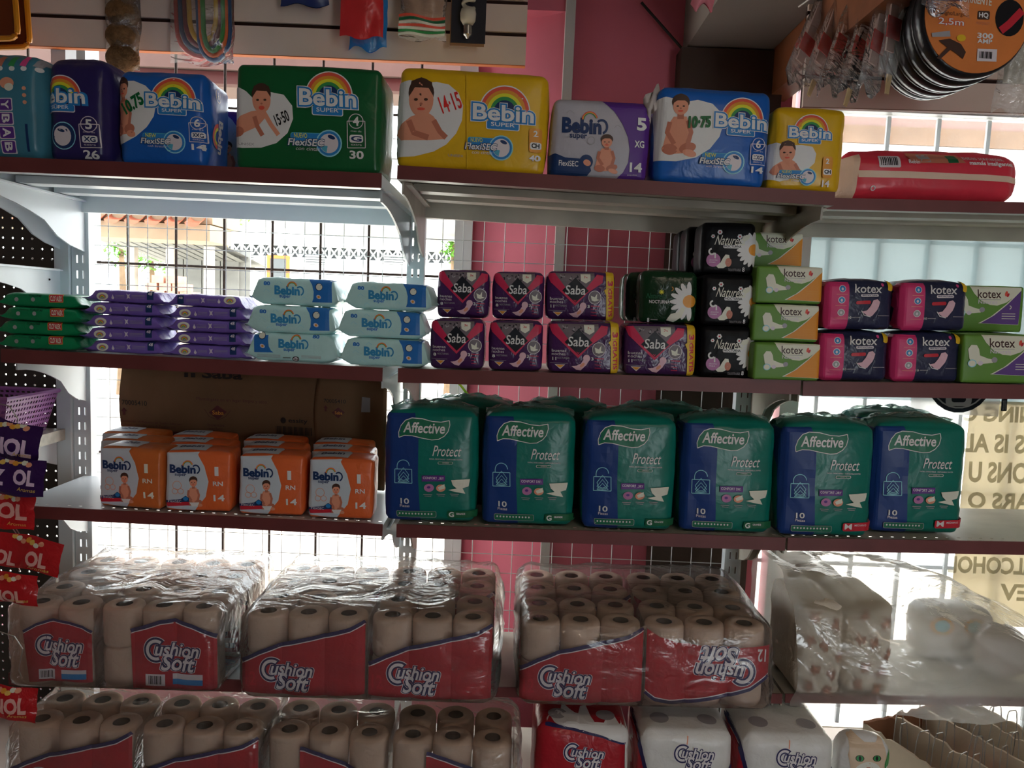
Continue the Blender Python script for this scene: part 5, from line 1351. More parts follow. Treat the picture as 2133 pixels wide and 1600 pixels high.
def roll_wrapper(nx, nz, off):
    """envelope of the roll fronts as a printed film"""
    w = nx*RD; h = nz*RH
    def fn(u, v):
        x = -w/2-off+u*(w+2*off); ph = (x/RD+nx/2.0) % 1.0 if abs(x) < w/2 else 0.0
        dip = 0.006*abs(2*ph-1)**3 if abs(x) < w/2-0.002 else 0.010
        return (x, -off+dip, 0.002+v*(h+0.002))
    return fn, w, h
def tp_pack(key, nx, ny, nz, draw, red_all=False):
    fn, w, h = roll_wrapper(nx, nz, 0.0035)
    b = MB(); b.grid(fn, 12*nx, 8)
    b.grid(lambda u, v: (-w/2-0.003+0.002*math.sin(v*9), 0.004+u*ny*RD*0.96, 0.002+v*h), 6, 6)
    b.grid(lambda u, v: (w/2+0.003+0.002*math.sin(v*9), 0.004+u*ny*RD*0.96, 0.002+v*h), 6, 6)
    me = b.mesh('wrapper', f_tw)
    for p in me.polygons: p.use_smooth = True
    bvh = BVHTree.FromPolygons([v.co.copy() for v in me.vertices], [tuple(p.vertices) for p in me.polygons])
    root = bpy.data.objects.new('proto', None); a = Art(0, 0, 1, 0, unroll=False)
    draw(a, w, h); a.build(root, bvh, 0.0008, 0.012)
    parts = [(o.name.split('.')[0], o.data) for o in bpy.data.objects if o.parent == root]
    for o in [o for o in bpy.data.objects if o.parent == root]: bpy.data.objects.remove(o)
    bpy.data.objects.remove(root)
    KIND[key] = [('wrapper', me)]+parts; CUSH[key] = (nx, ny, nz)
def tp_place(key, label, loc, yaw=0.0, tilt=0.0, group=None, lay=0.0):
    nx, ny, nz = CUSH[key]
    t = place(key, 'toilet_paper_pack', label, 'toilet paper', loc, yaw, tilt, group=group)
    for i in range(nx):
        for j in range(ny):
            for k_ in range(nz):
                if k_ < nz-1 and 0 < j: continue       # lower rolls behind the front row are out of sight
                o = link('roll', ME_ROLL, t); o.location = (-nx*RD/2+(i+0.5)*RD, (j+0.5)*RD, k_*RH+0.001)
                o.rotation_euler.z = rnd.random()*3
    return t
# pixel-like drawing space for a pack front: u in [0,1] of the width, v in [0,1] from the top
def space(a, w, h):
    a.uv = lambda p: ((p[0]-0.5)*w*1.0, h*(1-p[1]/ (h/w)))
    return w, h
def wave(a, pts_top, pts_bot, H):
    a.part = 'red_band'; a.poly(pts_top+pts_bot[::-1], f_tr)
    a.part = 'indigo_stripe'
    a.line([(x, y-0.012) for x, y in pts_top], 0.034, i_tb); a.line([(x, y+0.008) for x, y in pts_top], 0.008, i_tl)
def dA(a, w, h):      # band rising to the right
    H = h/w; space(a, w, h)
    top = [(0.0, 0.56*H), (0.15, 0.44*H), (0.3, 0.35*H), (0.5, 0.27*H), (0.7, 0.2*H), (0.88, 0.12*H), (1.0, 0.02*H)]
    wave(a, top, [(0, 0.93*H), (0.3, 0.95*H), (0.6, 0.96*H), (1.0, 0.93*H)], H)
    cushion_soft(a, 0.16, 0.50*H, 0.58, 0.90*H)
    a.part = 'count_lettering'; a.text('12', 0.03, 0.66*H, 0.12, 0.84*H, i_redbar, 0.02)
def dB(a, w, h):      # label upside down
    H = h/w; space(a, w, h)
    top = [(0.0, 0.0), (0.1, 0.09*H), (0.25, 0.16*H), (0.5, 0.20*H), (0.75, 0.21*H), (1.0, 0.17*H)]
    bot = [(0.0, 0.80*H), (0.08, 0.88*H), (0.2, 0.91*H), (0.35, 0.90*H), (0.5, 0.86*H), (0.7, 0.80*H), (0.85, 0.72*H), (1.0, 0.55*H)]
    a.part = 'red_band'; a.poly(top+bot[::-1], f_tr)
    a.part = 'indigo_stripe'; a.line([(x, y+0.01) for x, y in bot], 0.03, i_tb); a.line([(x, y-0.008) for x, y in bot], 0.008, i_tl)
    cushion_soft(a, 0.40, 0.20*H, 0.88, 0.68*H, True)
    a.part = 'count_lettering'; a.text('12', 0.90, 0.22*H, 0.97, 0.38*H, i_tl, 0.02, flip=True)
def dC(a, w, h):      # arched label with barcode, starts part way along
    H = h/w; space(a, w, h)
    top = [(0.30, 0.26*H), (0.42, 0.20*H), (0.55, 0.13*H), (0.66, 0.11*H), (0.80, 0.17*H), (1.0, 0.30*H)]
    wave(a, top, [(0.31, 0.98*H), (1.0, 0.97*H)], H)
    cushion_soft(a, 0.42, 0.33*H, 0.86, 0.74*H)
    a.part = 'barcode'; a.rect(0.42, 0.78*H, 0.58, 0.93*H, i_pale)
    for i in range(9): a.rect(0.445+0.012*i, 0.80*H, 0.45+0.012*i+0.002*(i % 3), 0.91*H, i_black)
    a.part = 'blue_strip'; a.rect(0.64, 0.77*H, 0.89, 0.84*H, i_pale); a.rect(0.64, 0.84*H, 0.89, 0.91*H, i_blue)
def dC2(a, w, h):
    H = h/w; space(a, w, h)
    top = [(0.18, 0.30*H), (0.35, 0.20*H), (0.55, 0.14*H), (0.75, 0.17*H), (0.9, 0.22*H), (1.0, 0.30*H)]
    wave(a, top, [(0.24, 0.93*H), (0.7, 0.91*H), (1.0, 0.93*H)], H)
    cushion_soft(a, 0.34, 0.32*H, 0.90, 0.72*H)
    a.part = 'barcode'; a.rect(0.36, 0.76*H, 0.55, 0.89*H, i_pale)
    for i in range(9): a.rect(0.385+0.016*i, 0.78*H, 0.391+0.016*i+0.002*(i % 3), 0.87*H, i_black)
    a.part = 'blue_strip'; a.rect(0.64, 0.76*H, 0.94, 0.81*H, i_pale); a.rect(0.64, 0.81*H, 0.94, 0.88*H, i_blue)
def dD(a, w, h):      # bottom bags, band falling to the right
    H = h/w; space(a, w, h)
    top = [(0.30, 0.12*H), (0.45, 0.17*H), (0.6, 0.25*H), (0.75, 0.36*H), (0.9, 0.52*H), (1.0, 0.72*H)]
    wave(a, top, [(0.30, 0.98*H), (1.0, 0.98*H)], H)
    cushion_soft(a, 0.40, 0.38*H, 0.76, 0.72*H)
tp_pack('tpA', 3, 2, 2, dA); tp_pack('tpB', 3, 2, 2, dB); tp_pack('tpC', 3, 2, 2, dC); tp_pack('tpC2', 2, 2, 2, dC2); tp_pack('tpD', 3, 2, 2, dD)

m_bag = clear('clear_outer_bag', 0.09, 0.03, (1, 1, 1), 0.14, 0.8, 16)
def soft_bag(name, label, cx, y0, z0, w, d, h, seed, tilt=0.0, m=m_bag, slump=0.02, cat='plastic bag', amp=0.006):
    """loose clear bag: puffy box, open shell, gathered creases"""
    t = pack_body(w, h, d, 0.03, 0.012, 0.012, 0.010, amp, seed, n=16)
    vs = []
    for v in t.v:
        v = Vector(v); n1 = noise.noise_vector(Vector((v.x*9+seed, v.y*9, v.z*9)))
        k_ = min(1.0, v.z/0.03)
        v += n1*amp*1.3*k_
        if v.z > h*0.75: v.z += 0.008*math.sin(v.x*60+v.y*35+seed)*noise.noise(Vector((v.x*7, v.y*7, seed)))
        vs.append((v.x, v.y, max(0.0008, v.z)))
    t.v = vs
    o = t.build(name, m, None, True); o.location = (cx, y0, z0); o.rotation_euler.y = tilt
    return tag(o, label, cat, 'clear bags around the toilet paper')

def tp_row(sh, px, Y, kinds, labels, dz=0.002, gap=0.008, rows=2, yaws=(0, 0)):
    """packs side by side starting at pixel px (left end of the row), plus rear ones"""
    x = P(px, 1440 if sh[0] == 'B' else 1600, Y).x; out = []; x_start = x
    for q, k_ in enumerate(kinds):
        w = CUSH[k_][0]*RD
        cx = x+w/2; 
        t = tp_place(k_, labels[q], (cx, Y, zat(sh, cx)+dz), yaws[q], tilt_of(sh), 'toilet paper packs in clear bags')
        for r in range(1, rows):
            tp_place(k_, labels[q].split(',')[0]+', rear row, '+labels[q].split(',')[-1].strip() if ',' in labels[q] else labels[q]+', rear row',
                     (cx, Y+r*(2*RD+0.012), zat(sh, cx)+dz), 0, tilt_of(sh), 'toilet paper packs in clear bags')
        x += w+gap
    return x_start, x
HB = 2*RH
def bagged(sh, px, Y, kinds, labels, baglabel, seed, rows=2, over=(0.02, 0.02)):
    x0, x1 = tp_row(sh, px, Y, kinds, labels, rows=rows)
    d = rows*(2*RD+0.012)
    soft_bag('clear_plastic_bag', baglabel, (x0+x1-over[0]+over[1])/2, Y-0.020, zat(sh, (x0+x1)/2)+0.0012, x1-x0+over[0]+over[1], d+0.035, HB+0.018, seed, tilt_of(sh))
bagged('B1', 24, 1.675, ['tpC2', 'tpC'], ['red label toilet paper pack with barcode, at the hanging sachets', 'house shaped red label toilet paper pack, second from the left'], 'clear plastic bag over the left pair of toilet paper packs', 3)
bagged('B1', 504, 1.66, ['tpA', 'tpA'], ['red band toilet paper pack, left half of the middle bag', 'red band toilet paper pack, right half of the middle bag'], 'clear plastic bag over the middle pair of toilet paper packs', 5)
bagged('B2', 1082, 1.67, ['tpA', 'tpB'], ['red band toilet paper pack, left of the upside down one', 'red toilet paper pack with its label upside down'], 'clear plastic bag over the pair with the upside down label', 8)
bagged('F1', 20, 1.645, ['tpA', 'tpA'], ['dim red band toilet paper pack, lowest row, far left', 'dim red band toilet paper pack, lowest row, second from the left'], 'clear plastic bag on the lowest shelf, far left', 11, rows=1)
bagged('F1', 548, 1.645, ['tpD', 'tpD'], ['red corner toilet paper pack, lowest row, third from the left', 'red corner toilet paper pack, lowest row, beside the standing red one'], 'clear plastic bag on the lowest shelf beside the standing red pack', 13, rows=1)
# ---------------------------------------------------------------- standing 12 roll packs, bottom row
f_tn = film('clear_white_tissue_wrapper', (196, 180, 172), 2.1, 0.4, 34)
def g_pack(key, red):
    cx, cy, s, w, h = face_ref(1332, 1472, 1536, 1760, 1.66)
    h = 0.235
    a = Art(0, 0, 1, 0, unroll=False); H = h/w; a.uv = lambda p: ((p[0]-0.5)*w, h-p[1]*w)
    if red:
        a.part = 'white_corner'; a.poly([(0.12, -0.02), (1.0, -0.01), (1.0, 0.50), (0.95, 0.50), (0.93, 0.15), (0.7, 0.07), (0.4, 0.03)], i_white)
        a.part = 'indigo_stripe'; a.line([(0.12, 0.0), (0.4, 0.03), (0.7, 0.075), (0.94, 0.15)], 0.02, i_tb)
        cushion_soft(a, 0.32, 0.16, 0.72, 0.40)
        a.part = 'count_lettering'; a.text('12', 0.42, 0.46, 0.58, 0.54, i_tl, 0.03, slope=0); a.text('Rolls', 0.42, 0.56, 0.58, 0.62, i_tl, 0.02, slope=0)
    else:
        a.part = 'roll_gap_print'; a.line([(0.50, 0.04), (0.49, 0.12)], 0.012, i_skin); a.line([(0.49, 0.40), (0.5, 0.9)], 0.012, i_skin)
        cushion_soft(a, 0.37, 0.12, 0.77, 0.37)
        a.part = 'count_lettering'; a.text('12', 0.47, 0.43, 0.64, 0.55, i_tb, 0.03, slope=0); a.text('Rolls', 0.47, 0.57, 0.64, 0.64, i_tb, 0.02, slope=0)
        a.part = 'red_corner'; a.poly([(0.0, 0.08), (0.06, 0.30), (0.10, 0.42), (0.10, 1.1), (0.0, 1.1)], f_tr); a.poly([(0.18, 0.39), (0.28, 0.48), (0.40, 0.58), (0.5, 0.8), (0.5, 1.1), (0.18, 1.1)], f_tr); a.poly([(0.97, 0.37), (0.90, 0.47), (0.76, 0.58), (0.7, 0.8), (0.7, 1.1), (0.97, 1.1)], f_tr)
        a.part = 'indigo_stripe'; a.line([(0.0, 0.04), (0.06, 0.28), (0.10, 0.42)], 0.035, i_tb); a.line([(0.18, 0.38), (0.28, 0.47), (0.40, 0.57), (0.5, 0.78)], 0.035, i_tb); a.line([(0.97, 0.35), (0.90, 0.45), (0.76, 0.57), (0.7, 0.78)], 0.035, i_tb)
    b = Art(0, 0, 1.0, 0.0, 'top', False); b.uv = lambda p: p; b.part = 'roll_core'
    for q in (-0.25, 0.25):
        for r in (0.055, 0.15): b.part = 'roll_core#%d%d' % (q > 0, r > 0.1); b.ell(q*w, r, 0.022, 0.022, i_grey)
    kind(key, pack_body(w, h, 0.20, 0.022, 0.008, 0.006, 0.004, 0.0022, 40 if red else 43, n=10), f_tr if red else f_tn, [a, b])
g_pack('standred', True); g_pack('standwhite', False)
for key, px, lab, yaw in (('standred', 1212, 'red 12 roll toilet paper pack standing on the lowest shelf', 0.0), ('standwhite', 1430, 'white 12 roll toilet paper pack standing beside the red one', 0.0), ('standwhite', 1642, 'white 12 roll toilet paper pack standing rightmost, by the bright gap', 0.0)):
    x = P(px, 1560, 1.66).x
    place(key, 'toilet_paper_pack', lab, 'toilet paper', (x, 1.655, 0.2265), yaw, 0, group='standing 12 roll packs')

# ---------------------------------------------------------------- milky bag of patterned kitchen paper, right
f_pt = film('flower_print_paper_pack', (196, 170, 158), 2.0, 0.5, 30, 0.5); i_bf = ink('brown_flower_ink', (130, 84, 66), 1.9)
cx, cy, s, w, h = face_ref(1648, 1250, 1758, 1445, 1.74)
for q in range(2):
    a = Art(0, 0, 1, 0, unroll=False); a.uv = lambda p: ((p[0]-0.5)*w, h*(1-p[1])); a.part = 'flower_print'
    rq = random.Random(50+q)
    for px_, py_ in ((0.35, 0.12), (0.75, 0.2), (0.3, 0.38), (0.55, 0.42), (0.85, 0.55), (0.4, 0.68), (0.7, 0.74), (0.3, 0.88), (0.65, 0.93)):
        for k_ in range(5): an = k_*1.257+rq.random(); a.ell(px_+0.055*math.cos(an), py_+0.034*math.sin(an), 0.045, 0.026, i_bf, an, 8)
        a.ell(px_, py_, 0.03, 0.018, i_skin)
    kind('flowerpack%d' % q, pack_body(w, h, 0.20, 0.018, 0.008, 0.004, 0.008, 0.0045, 51+q, n=11), f_pt, [a])
zb = zat('B3', P(1700, 1440, 1.74).x)
for q, (px, Y, lab) in enumerate(((1704, 1.735, 'paper pack with brown flower print inside the milky bag, left'), (1806, 1.75, 'paper pack with brown flower print inside the milky bag, second'), (1700, 1.95, 'paper pack with brown flower print inside the milky bag, rear'))):
    xq = P(px, 1440, Y).x
    place('flowerpack%d' % (q % 2), 'paper_pack', lab, 'paper pack', (xq, Y, zat('B3', xq)+0.003), 0, tilt_of('B3'), group='flower print paper packs')
m_milk = clear('milky_plastic_film', 0.33, 0.07, (1, 1, 1), 0.16, 0.9, 14, (0.9, 0.9, 0.88), 0.7)
x0, x1 = P(1640, 1440, 1.72).x, P(2230, 1440, 1.72).x
def milky(u, v):        # sagging sheet draped over the packs and sloping off to the right
    x = x0+u*(x1-x0); top = 0.275-0.02*math.sin(u*5)-0.17*max(0, u-0.42)**1.15*1.9
    prof = [(1.0, 0.02), (1.0, top*0.98), (0.86, top*1.04), (0.5, top*0.98), (0.12, top*0.80), (0.02, top*0.50), (0.0, 0.08), (0.03, -0.004 - 0.03*math.sin(PI*min(1, max(0, (u-0.35)/0.6))))]
    k_ = v*(len(prof)-1); i = min(int(k_), len(prof)-2); f = k_-i
    yy = prof[i][0]*(1-f)+prof[i+1][0]*f; zz = prof[i][1]*(1-f)+prof[i+1][1]*f
    n_ = noise.noise_vector(Vector((x*7, yy*3, zz*7)))*0.016+noise.noise_vector(Vector((x*22, yy*9, zz*20)))*0.006
    fold = 0.010*abs(math.sin(x*24+zz*30+3*noise.noise(Vector((x*4, zz*4, 1)))))**0.5
    n_.y -= fold*(1 if v > 0.35 else 0); n_.z += fold*(0.6 if v < 0.5 else 0)
    yy = 1.700-0.02*math.sin(u*PI)+yy*0.34
    return (x+n_.x, yy+n_.y-0.01, max(-0.034, zz+n_.z*0.8)+zat('B3', x)+0.004)
mk = MB().grid(milky, 84, 56)
mo = mk.build('milky_plastic_bag', m_milk, None, True)
tag(mo, 'large milky plastic bag slumped over the bottom shelf, far right', 'plastic bag')
# white pack with round logos and crumpled white bag inside it
t = thing('paper_pack', 'white pack with orange and blue round logos under the milky bag', 'paper pack', (P(2000, 1300, 1.93).x, 1.93, zat('B3', P(2000, 1300, 1.9).x)+0.004))
pb_ = pack_body(0.20, 0.13, 0.10, 0.02, 0.01, 0.005, 0.01, 0.003, 60); me = pb_.mesh('wrapper', film('white_logo_wrapper', (196, 190, 184), 2.0)); link('wrapper', me, t, True)
bv = BVHTree.FromPolygons([v.co.copy() for v in me.vertices], [tuple(p.vertices) for p in me.polygons])
for q in range(2):
    a = Art(0, 0, 1, 0, unroll=False); a.uv = lambda p: p; a.part = 'round_logo'
    a.ell(-0.05+0.085*q, 0.095, 0.030, 0.022, i_or, 0, 18); a.ell(-0.05+0.085*q, 0.095, 0.020, 0.016, i_lblue, 0, 18); a.build(t, bv)
cb = MB().grid(lambda u, v: (P(2090, 1330, 1.85).x+0.07*math.sin(PI*v)*math.cos(2*PI*u)*(1-0.25*math.sin(6*u*PI)), 1.86+0.06*math.sin(PI*v)*math.sin(2*PI*u), zat('B3', 1.1)+0.072-0.065*math.cos(PI*v)+0.01*math.sin(u*25)*math.sin(PI*v)), 24, 12)
tag(cb.build('crumpled_bag', M('white_crumpled_film', (200, 190, 186), 0.3, 0.5, 0.5, 40), None, True), 'small crumpled white bag under the milky bag', 'plastic bag')

# ---------------------------------------------------------------- torn cardboard tray of wire hooks, bottom right
tr = thing('cardboard_tray', 'torn grey cardboard tray with dividers, bottom right corner', 'tray', (P(2040, 1560, 1.86).x, 1.86, 0.2265), (0, 0, 0.42))
m_gc = M('grey_cardboard', (204, 188, 166), 0.85, 0.1, 0.1, 30, 0.1, 12); m_bc = M('brown_corrugated', (150, 104, 78), 0.85, 0.1, 0.1, 30, 0.1, 12)
def wall(ax, ay, bx, by, h, seed, m, nm):
    n_ = 22; f = []; th = 0.004; d = Vector((bx-ax, by-ay, 0)); nn = Vector((-d.y, d.x, 0)).normalized()*th
    b = MB(); rq = random.Random(seed); tops = [h-0.004*rq.random()-(0.006 if rq.random() < 0.15 else 0) for _ in range(n_+1)]
    V = []
    for i in range(n_+1):
        p = Vector((ax, ay, 0))+d*(i/n_)
        V += [p-nn, p+nn, p+nn+Vector((0, 0, tops[i])), p-nn+Vector((0, 0, tops[i]-0.002*rq.random()))]
    F = []
    for i in range(n_):
        a_, c_ = 4*i, 4*i+4
        F += [(a_, a_+1, c_+1, c_), (a_+1, a_+2, c_+2, c_+1), (a_+2, a_+3, c_+3, c_+2), (a_+3, a_, c_, c_+3)]
    F += [(0, 1, 2, 3), (4*n_+3, 4*n_+2, 4*n_+1, 4*n_)]
    b.add(V, F); b.build(nm, m, tr)
TW, TD, TH = 0.40, 0.36, 0.125
wall(-TW/2, TD/2, TW/2, TD/2, TH, 1, m_bc, 'rear_wall'); wall(-TW/2, -TD/2, TW/2, -TD/2, TH*0.9, 2, m_bc, 'front_wall')
wall(-TW/2, -TD/2, -TW/2, TD/2, TH*0.97, 3, m_gc, 'side_wall'); wall(TW/2, -TD/2, TW/2, TD/2, TH*0.97, 4, m_gc, 'side_wall')
for q, x in enumerate((-0.085, 0.02, 0.115)): wall(x, -TD/2+0.006, x, TD/2-0.006, TH*(1.0+0.02*q), 5+q, m_gc, 'divider')
MB().box((-TW/2, -TD/2, 0), (TW/2, TD/2, 0.003)).build('tray_floor', m_bc, tr)
m_wire2 = M('grey_galvanised_wire', (176, 174, 168), 0.35, 0.5, 0, 1, 0, 1, 0.6)
rq = random.Random(77); mw = tr.matrix_basis.copy() if False else Matrix.Translation(tr.location) @ Matrix.Rotation(0.42, 4, 'Z')
def hook_mesh(hh, ww):
    pts = [(-ww/2, 0, 0)]+[(-ww/2, 0, hh*0.8), (-ww*0.42, 0, hh*0.95), (-ww*0.3, 0, hh), (ww*0.3, 0, hh), (ww*0.42, 0, hh*0.95), (ww/2, 0, hh*0.8), (ww/2, 0, 0)]
    return MB().tube(pts, 0.0014, m_wire2, 5).mesh('wire_hook')
HM = [hook_mesh(0.15, 0.028), hook_mesh(0.175, 0.034), hook_mesh(0.16, 0.042)]
comp = ((-0.145, 'leftmost'), (-0.035, 'second'), (0.065, 'third'), (0.155, 'rightmost'))
for ci, (xc, nm) in enumerate(comp):
    for q in range(8):
        o = link('wire_hook', HM[q % 3]); p = mw @ Vector((xc+rq.uniform(-0.012, 0.012), -0.13+0.036*q, 0.0045))
        o.location = p; o.rotation_euler = (rq.uniform(-0.10, 0.10), rq.uniform(-0.06, 0.06), 0.42+rq.uniform(-0.2, 0.2))
        tag(o, 'bent grey wire hook, %s in the %s tray compartment' % (('frontmost', 'second from the front', 'third from the front', 'fourth from the front', 'fourth from the back', 'third from the back', 'second from the back', 'rearmost')[q], nm), 'wire hook', 'wire hooks in the cardboard tray')
for (lx, ly, col, lab, nm) in ((-0.145, -0.10, (206, 120, 120), 'pink sweet packet lying in the leftmost tray compartment', 'sweet_packet'), (-0.02, -0.02, (214, 40, 40), 'bright red packet lying in the second tray compartment', 'snack_packet')):
    b = pack_body(0.07, 0.05, 0.10, 0.012, 0.006, 0.004, 0.008, 0.003, 70+int(lx*100), n=5)
    t = thing(nm, lab, 'packet', mw @ Vector((lx, ly-0.05, 0.0042)), (0, 0, 0.42))
    me = b.mesh('wrapper', film(nm+'_film', col, 1.6, 0.5, 40)); link('wrapper', me, t, True)
    a = Art(0, 0, 1, 0, 'top', False); a.uv = lambda p: p; a.part = 'label_print'; a.ell(0, 0.05, 0.022, 0.016, i_or if 'pink' in lab else i_redbar); a.ell(0.01, 0.075, 0.012, 0.008, i_white)
    a.build(t, BVHTree.FromPolygons([v.co.copy() for v in me.vertices], [tuple(p.vertices) for p in me.polygons]))
# pet food bag with a cat's face, bottom edge
w, h = 0.13, 0.222
a = Art(0, 0, 1, 0, unroll=False); a.uv = lambda p: (p[0]-w/2, h+0.034-p[1]); i_cat = ink('tabby_fur_print', (164, 146, 126)); i_cat2 = ink('pale_fur_print', (196, 180, 164))
a.part = 'cat_picture'; a.poly([(0.02, 0.06), (0.03, 0.015), (0.06, 0.035), (0.085, 0.035), (0.10, 0.02), (0.11, 0.07), (0.10, 0.11), (0.06, 0.13), (0.03, 0.11)], i_cat); a.ell(0.065, 0.095, 0.03, 0.022, i_cat2)
for q in (0.045, 0.085): a.ell(q, 0.066, 0.010, 0.007, i_hair); a.ell(q, 0.066, 0.008, 0.006, i_grn); a.ell(q, 0.066, 0.003, 0.005, i_black)
a.poly([(0.06, 0.085), (0.07, 0.085), (0.065, 0.092)], i_skin2); a.part = 'leaf_print'; a.ell(0.118, 0.075, 0.012, 0.02, i_grn, 0.5)
kind('catbag', pack_body(w, h, 0.06, 0.02, 0.010, 0.006, 0.01, 0.004, 80), film('grey_pet_food_bag', (186, 186, 180), 2.0, 0.5, 30), [a])
place('catbag', 'pet_food_bag', 'pale pet food bag with a cat face, at the bottom frame edge', 'pet food', (P(1806, 1600, 1.66).x, 1.665, 0.2265), 0.05)

# ---------------------------------------------------------------- hanging sachets, far left
YS_ = 1.50
m_pur = film('purple_sachet_film', (52, 26, 82), 1.2, 0.5, 40, 0.2); m_rds = film('red_sachet_film', (182, 34, 40), 1.25, 0.5, 40, 0.2)
i_fl = ink('apricot_flower_ink', (206, 140, 70)); i_st = ink('sachet_letter_ink', (176, 150, 172)); i_sr = ink('sachet_pink_letter_ink', (214, 130, 124))
def sachet(cx, cy, wpx, hpx, rot, mat, words, lab, Y, seed):
    s_ = pxm(cx, cy, Y); w, h = wpx/s_, hpx/s_; c = P(cx, cy, Y)
    t = thing('sachet', lab, 'sachet', (c.x, Y, c.z), (0, rot, 0), 'sachets on the hanging strip')
    def fb(u, v, sgn):
        e = math.sin(PI*min(max(u, 0.0), 1))**0.5*math.sin(PI*min(max(v, 0), 1))**0.5
        n_ = noise.noise(Vector((u*4+seed, v*4, seed*1.7)))*0.006
        return (-w/2+u*w, sgn*(0.011*e)+n_+0.004*math.sin(8*u+seed)*v, -h/2+v*h+0.004*math.sin(5*u+seed))
    b = MB(); b.grid(lambda u, v: fb(u, v, -1), 14, 10); b.grid(lambda u, v: fb(u, v, 1), 14, 10)
    me = b.mesh('wrapper', mat); link('wrapper', me, t, True)
    bv = BVHTree.FromPolygons([v.co.copy() for v in me.vertices], [tuple(p.vertices) for p in me.polygons])
    a = Art(0, 0, 1, 0, unroll=False); a.uv = lambda p: (p[0]/s_, -p[1]/s_); rot_ = 0
    a.part = 'brand_lettering'
    st = i_st if mat == m_pur else i_sr
    for wi_, (wd, x0, y0, x1, y1) in enumerate(words): a.part = 'brand_lettering#%d' % wi_; a.text(wd, x0-cx, y0-cy, x1-cx, y1-cy, st, 0.045, 0, 0.0, 0.0)
    a.part = 'flower_print'
    for q in range(7): a.ell(wpx*(-0.1+0.06*q), -hpx*0.40+3*math.sin(q*2.1+seed), 6, 5, (i_fl, i_cream, i_skin, i_or)[q % 4], 0, 9)
    a.part = 'tagline'; a.text('Aromas', wpx*0.14, hpx*0.26, wpx*0.40, hpx*0.36, i_fl, 0.0, 0, 0.2, 0)
    a.build(t, bv, 0.0009)
    return t
sachet(18, 915, 132, 82, 0.17, m_pur, [('RNOL', -34, 908, 70, 946)], 'purple sachet with large pale letters, top of the hanging strip', YS_, 1)
sachet(24, 990, 138, 78, 0.12, m_pur, [('OL', 34, 972, 76, 1006), ('NZ', -40, 976, 18, 1010)], 'purple sachet below the top one, frayed corner to the right', YS_-0.03, 2)
sachet(2, 1062, 142, 76, 0.10, m_rds, [('RNOL', -60, 1042, 60, 1076)], 'red sachet right below the purple ones', YS_-0.005, 3)
sachet(44, 1150, 168, 74, 0.22, m_rds, [('OL', 62, 1136, 104, 1170), ('NOL', -28, 1150, 40, 1182)], 'red sachet tilted upwards, widest of the strip', YS_-0.03, 4)
sachet(6, 1226, 142, 66, 0.03, m_rds, [('NOL', -12, 1224, 54, 1252)], 'red sachet below the tilted one', YS_-0.005, 5)
sachet(2, 1462, 146, 74, 0.05, m_rds, [('NOL', -6, 1446, 58, 1482)], 'lowest red sachet of the strip', YS_-0.02, 6)
st = thing('hanging_strip', 'bent wire strip the sachets hang from, at the left frame edge', 'wire strip', (P(8, 900, YS_+0.02).x, YS_+0.03, 0.30))
b = MB(); xx = P(8, 900, YS_+0.03).x-st.location.x
b.tube([(xx-0.03, 0, 2.49), (xx-0.03, 0, 0.0)], 0.0016, m_wire2, 5); b.build('main_wire', None, st)
for q, py in enumerate((870, 1110, 1120, 1345)):
    p = P(22, py, YS_+0.03); z_ = p.z-0.30
    MB().tube([(-0.028, 0, z_+0.03), (0.012, -0.01, z_+0.025), (0.03, -0.012, z_), (0.016, -0.005, z_-0.05), (0.02, 0, z_-0.07)], 0.0011, m_wire2, 5).build('wire_clip', None, st)

# ---------------------------------------------------------------- violet basket on a pale board
m_bas = M('lilac_plastic', (176, 116, 190), 0.35, 0.45, 0, 1, 0.05, 8)
YBk = 1.83; xr_ = -1.205; zbd = P(100, 904, 1.96).z
bd = thing('display_board', 'short pale marbled shelf board under the lilac basket', 'shelf', (xr_-0.155, YBk, zbd-0.032))
MB().box((-0.17, -0.02, 0), (0.155, 0.225, 0.030)).build('board', M('pale_marbled_laminate', (186, 184, 172), 0.4, 0.4, 0, 1, 0.25, 30), bd)
for s_ in (-0.12, 0.13): MB().prism([(0.225, 0), (0.225, -0.07), (0.02, -0.001)], 'x', s_-0.002, s_+0.002).build('bracket', m_white, bd)
bk = thing('basket', 'lilac plastic basket with slotted sides', 'basket', (xr_-0.137, YBk, zbd-0.001))
bw0, bw1, bd0, bd1, bh = 0.105, 0.130, 0.085, 0.10, 0.105
def slotted(p00, p10, p01, p11, nu, nv, nm, m=m_bas):
    """panel with slot holes: four corners, nu x nv cells"""
    b = MB(); p00, p10, p01, p11 = map(Vector, (p00, p10, p01, p11))
    L = lambda u, v: p00*(1-u)*(1-v)+p10*u*(1-v)+p01*(1-u)*v+p11*u*v
    for i in range(nu):
        for j in range(nv):
            u0, u1, v0, v1 = i/nu, (i+1)/nu, j/nv, (j+1)/nv
            sk = 0.10/nu
            a_ = [L(u0, v0), L(u1, v0), L(u1, v1), L(u0, v1)]
            iu0, iu1, iv0, iv1 = u0+0.22/nu, u1-0.22/nu, v0+0.24/nv, v1-0.24/nv
            c_ = [L(iu0-sk, iv0), L(iu1-sk, iv0), L(iu1+sk, iv1), L(iu0+sk, iv1)]
            b.add(a_+c_, [(0, 1, 5, 4), (1, 2, 6, 5), (2, 3, 7, 6), (3, 0, 4, 7)])
    b.build(nm, m, bk)
c0 = {(-1, 0): (-bw0, 0.02, 0), (1, 0): (bw0, 0.02, 0), (1, 1): (bw0, 0.02+2*bd0, 0), (-1, 1): (-bw0, 0.02+2*bd0, 0)}
c1 = {k_: (k_[0]*bw1, (0.0 if k_[1] == 0 else 0.04+2*bd0), bh) for k_ in c0}
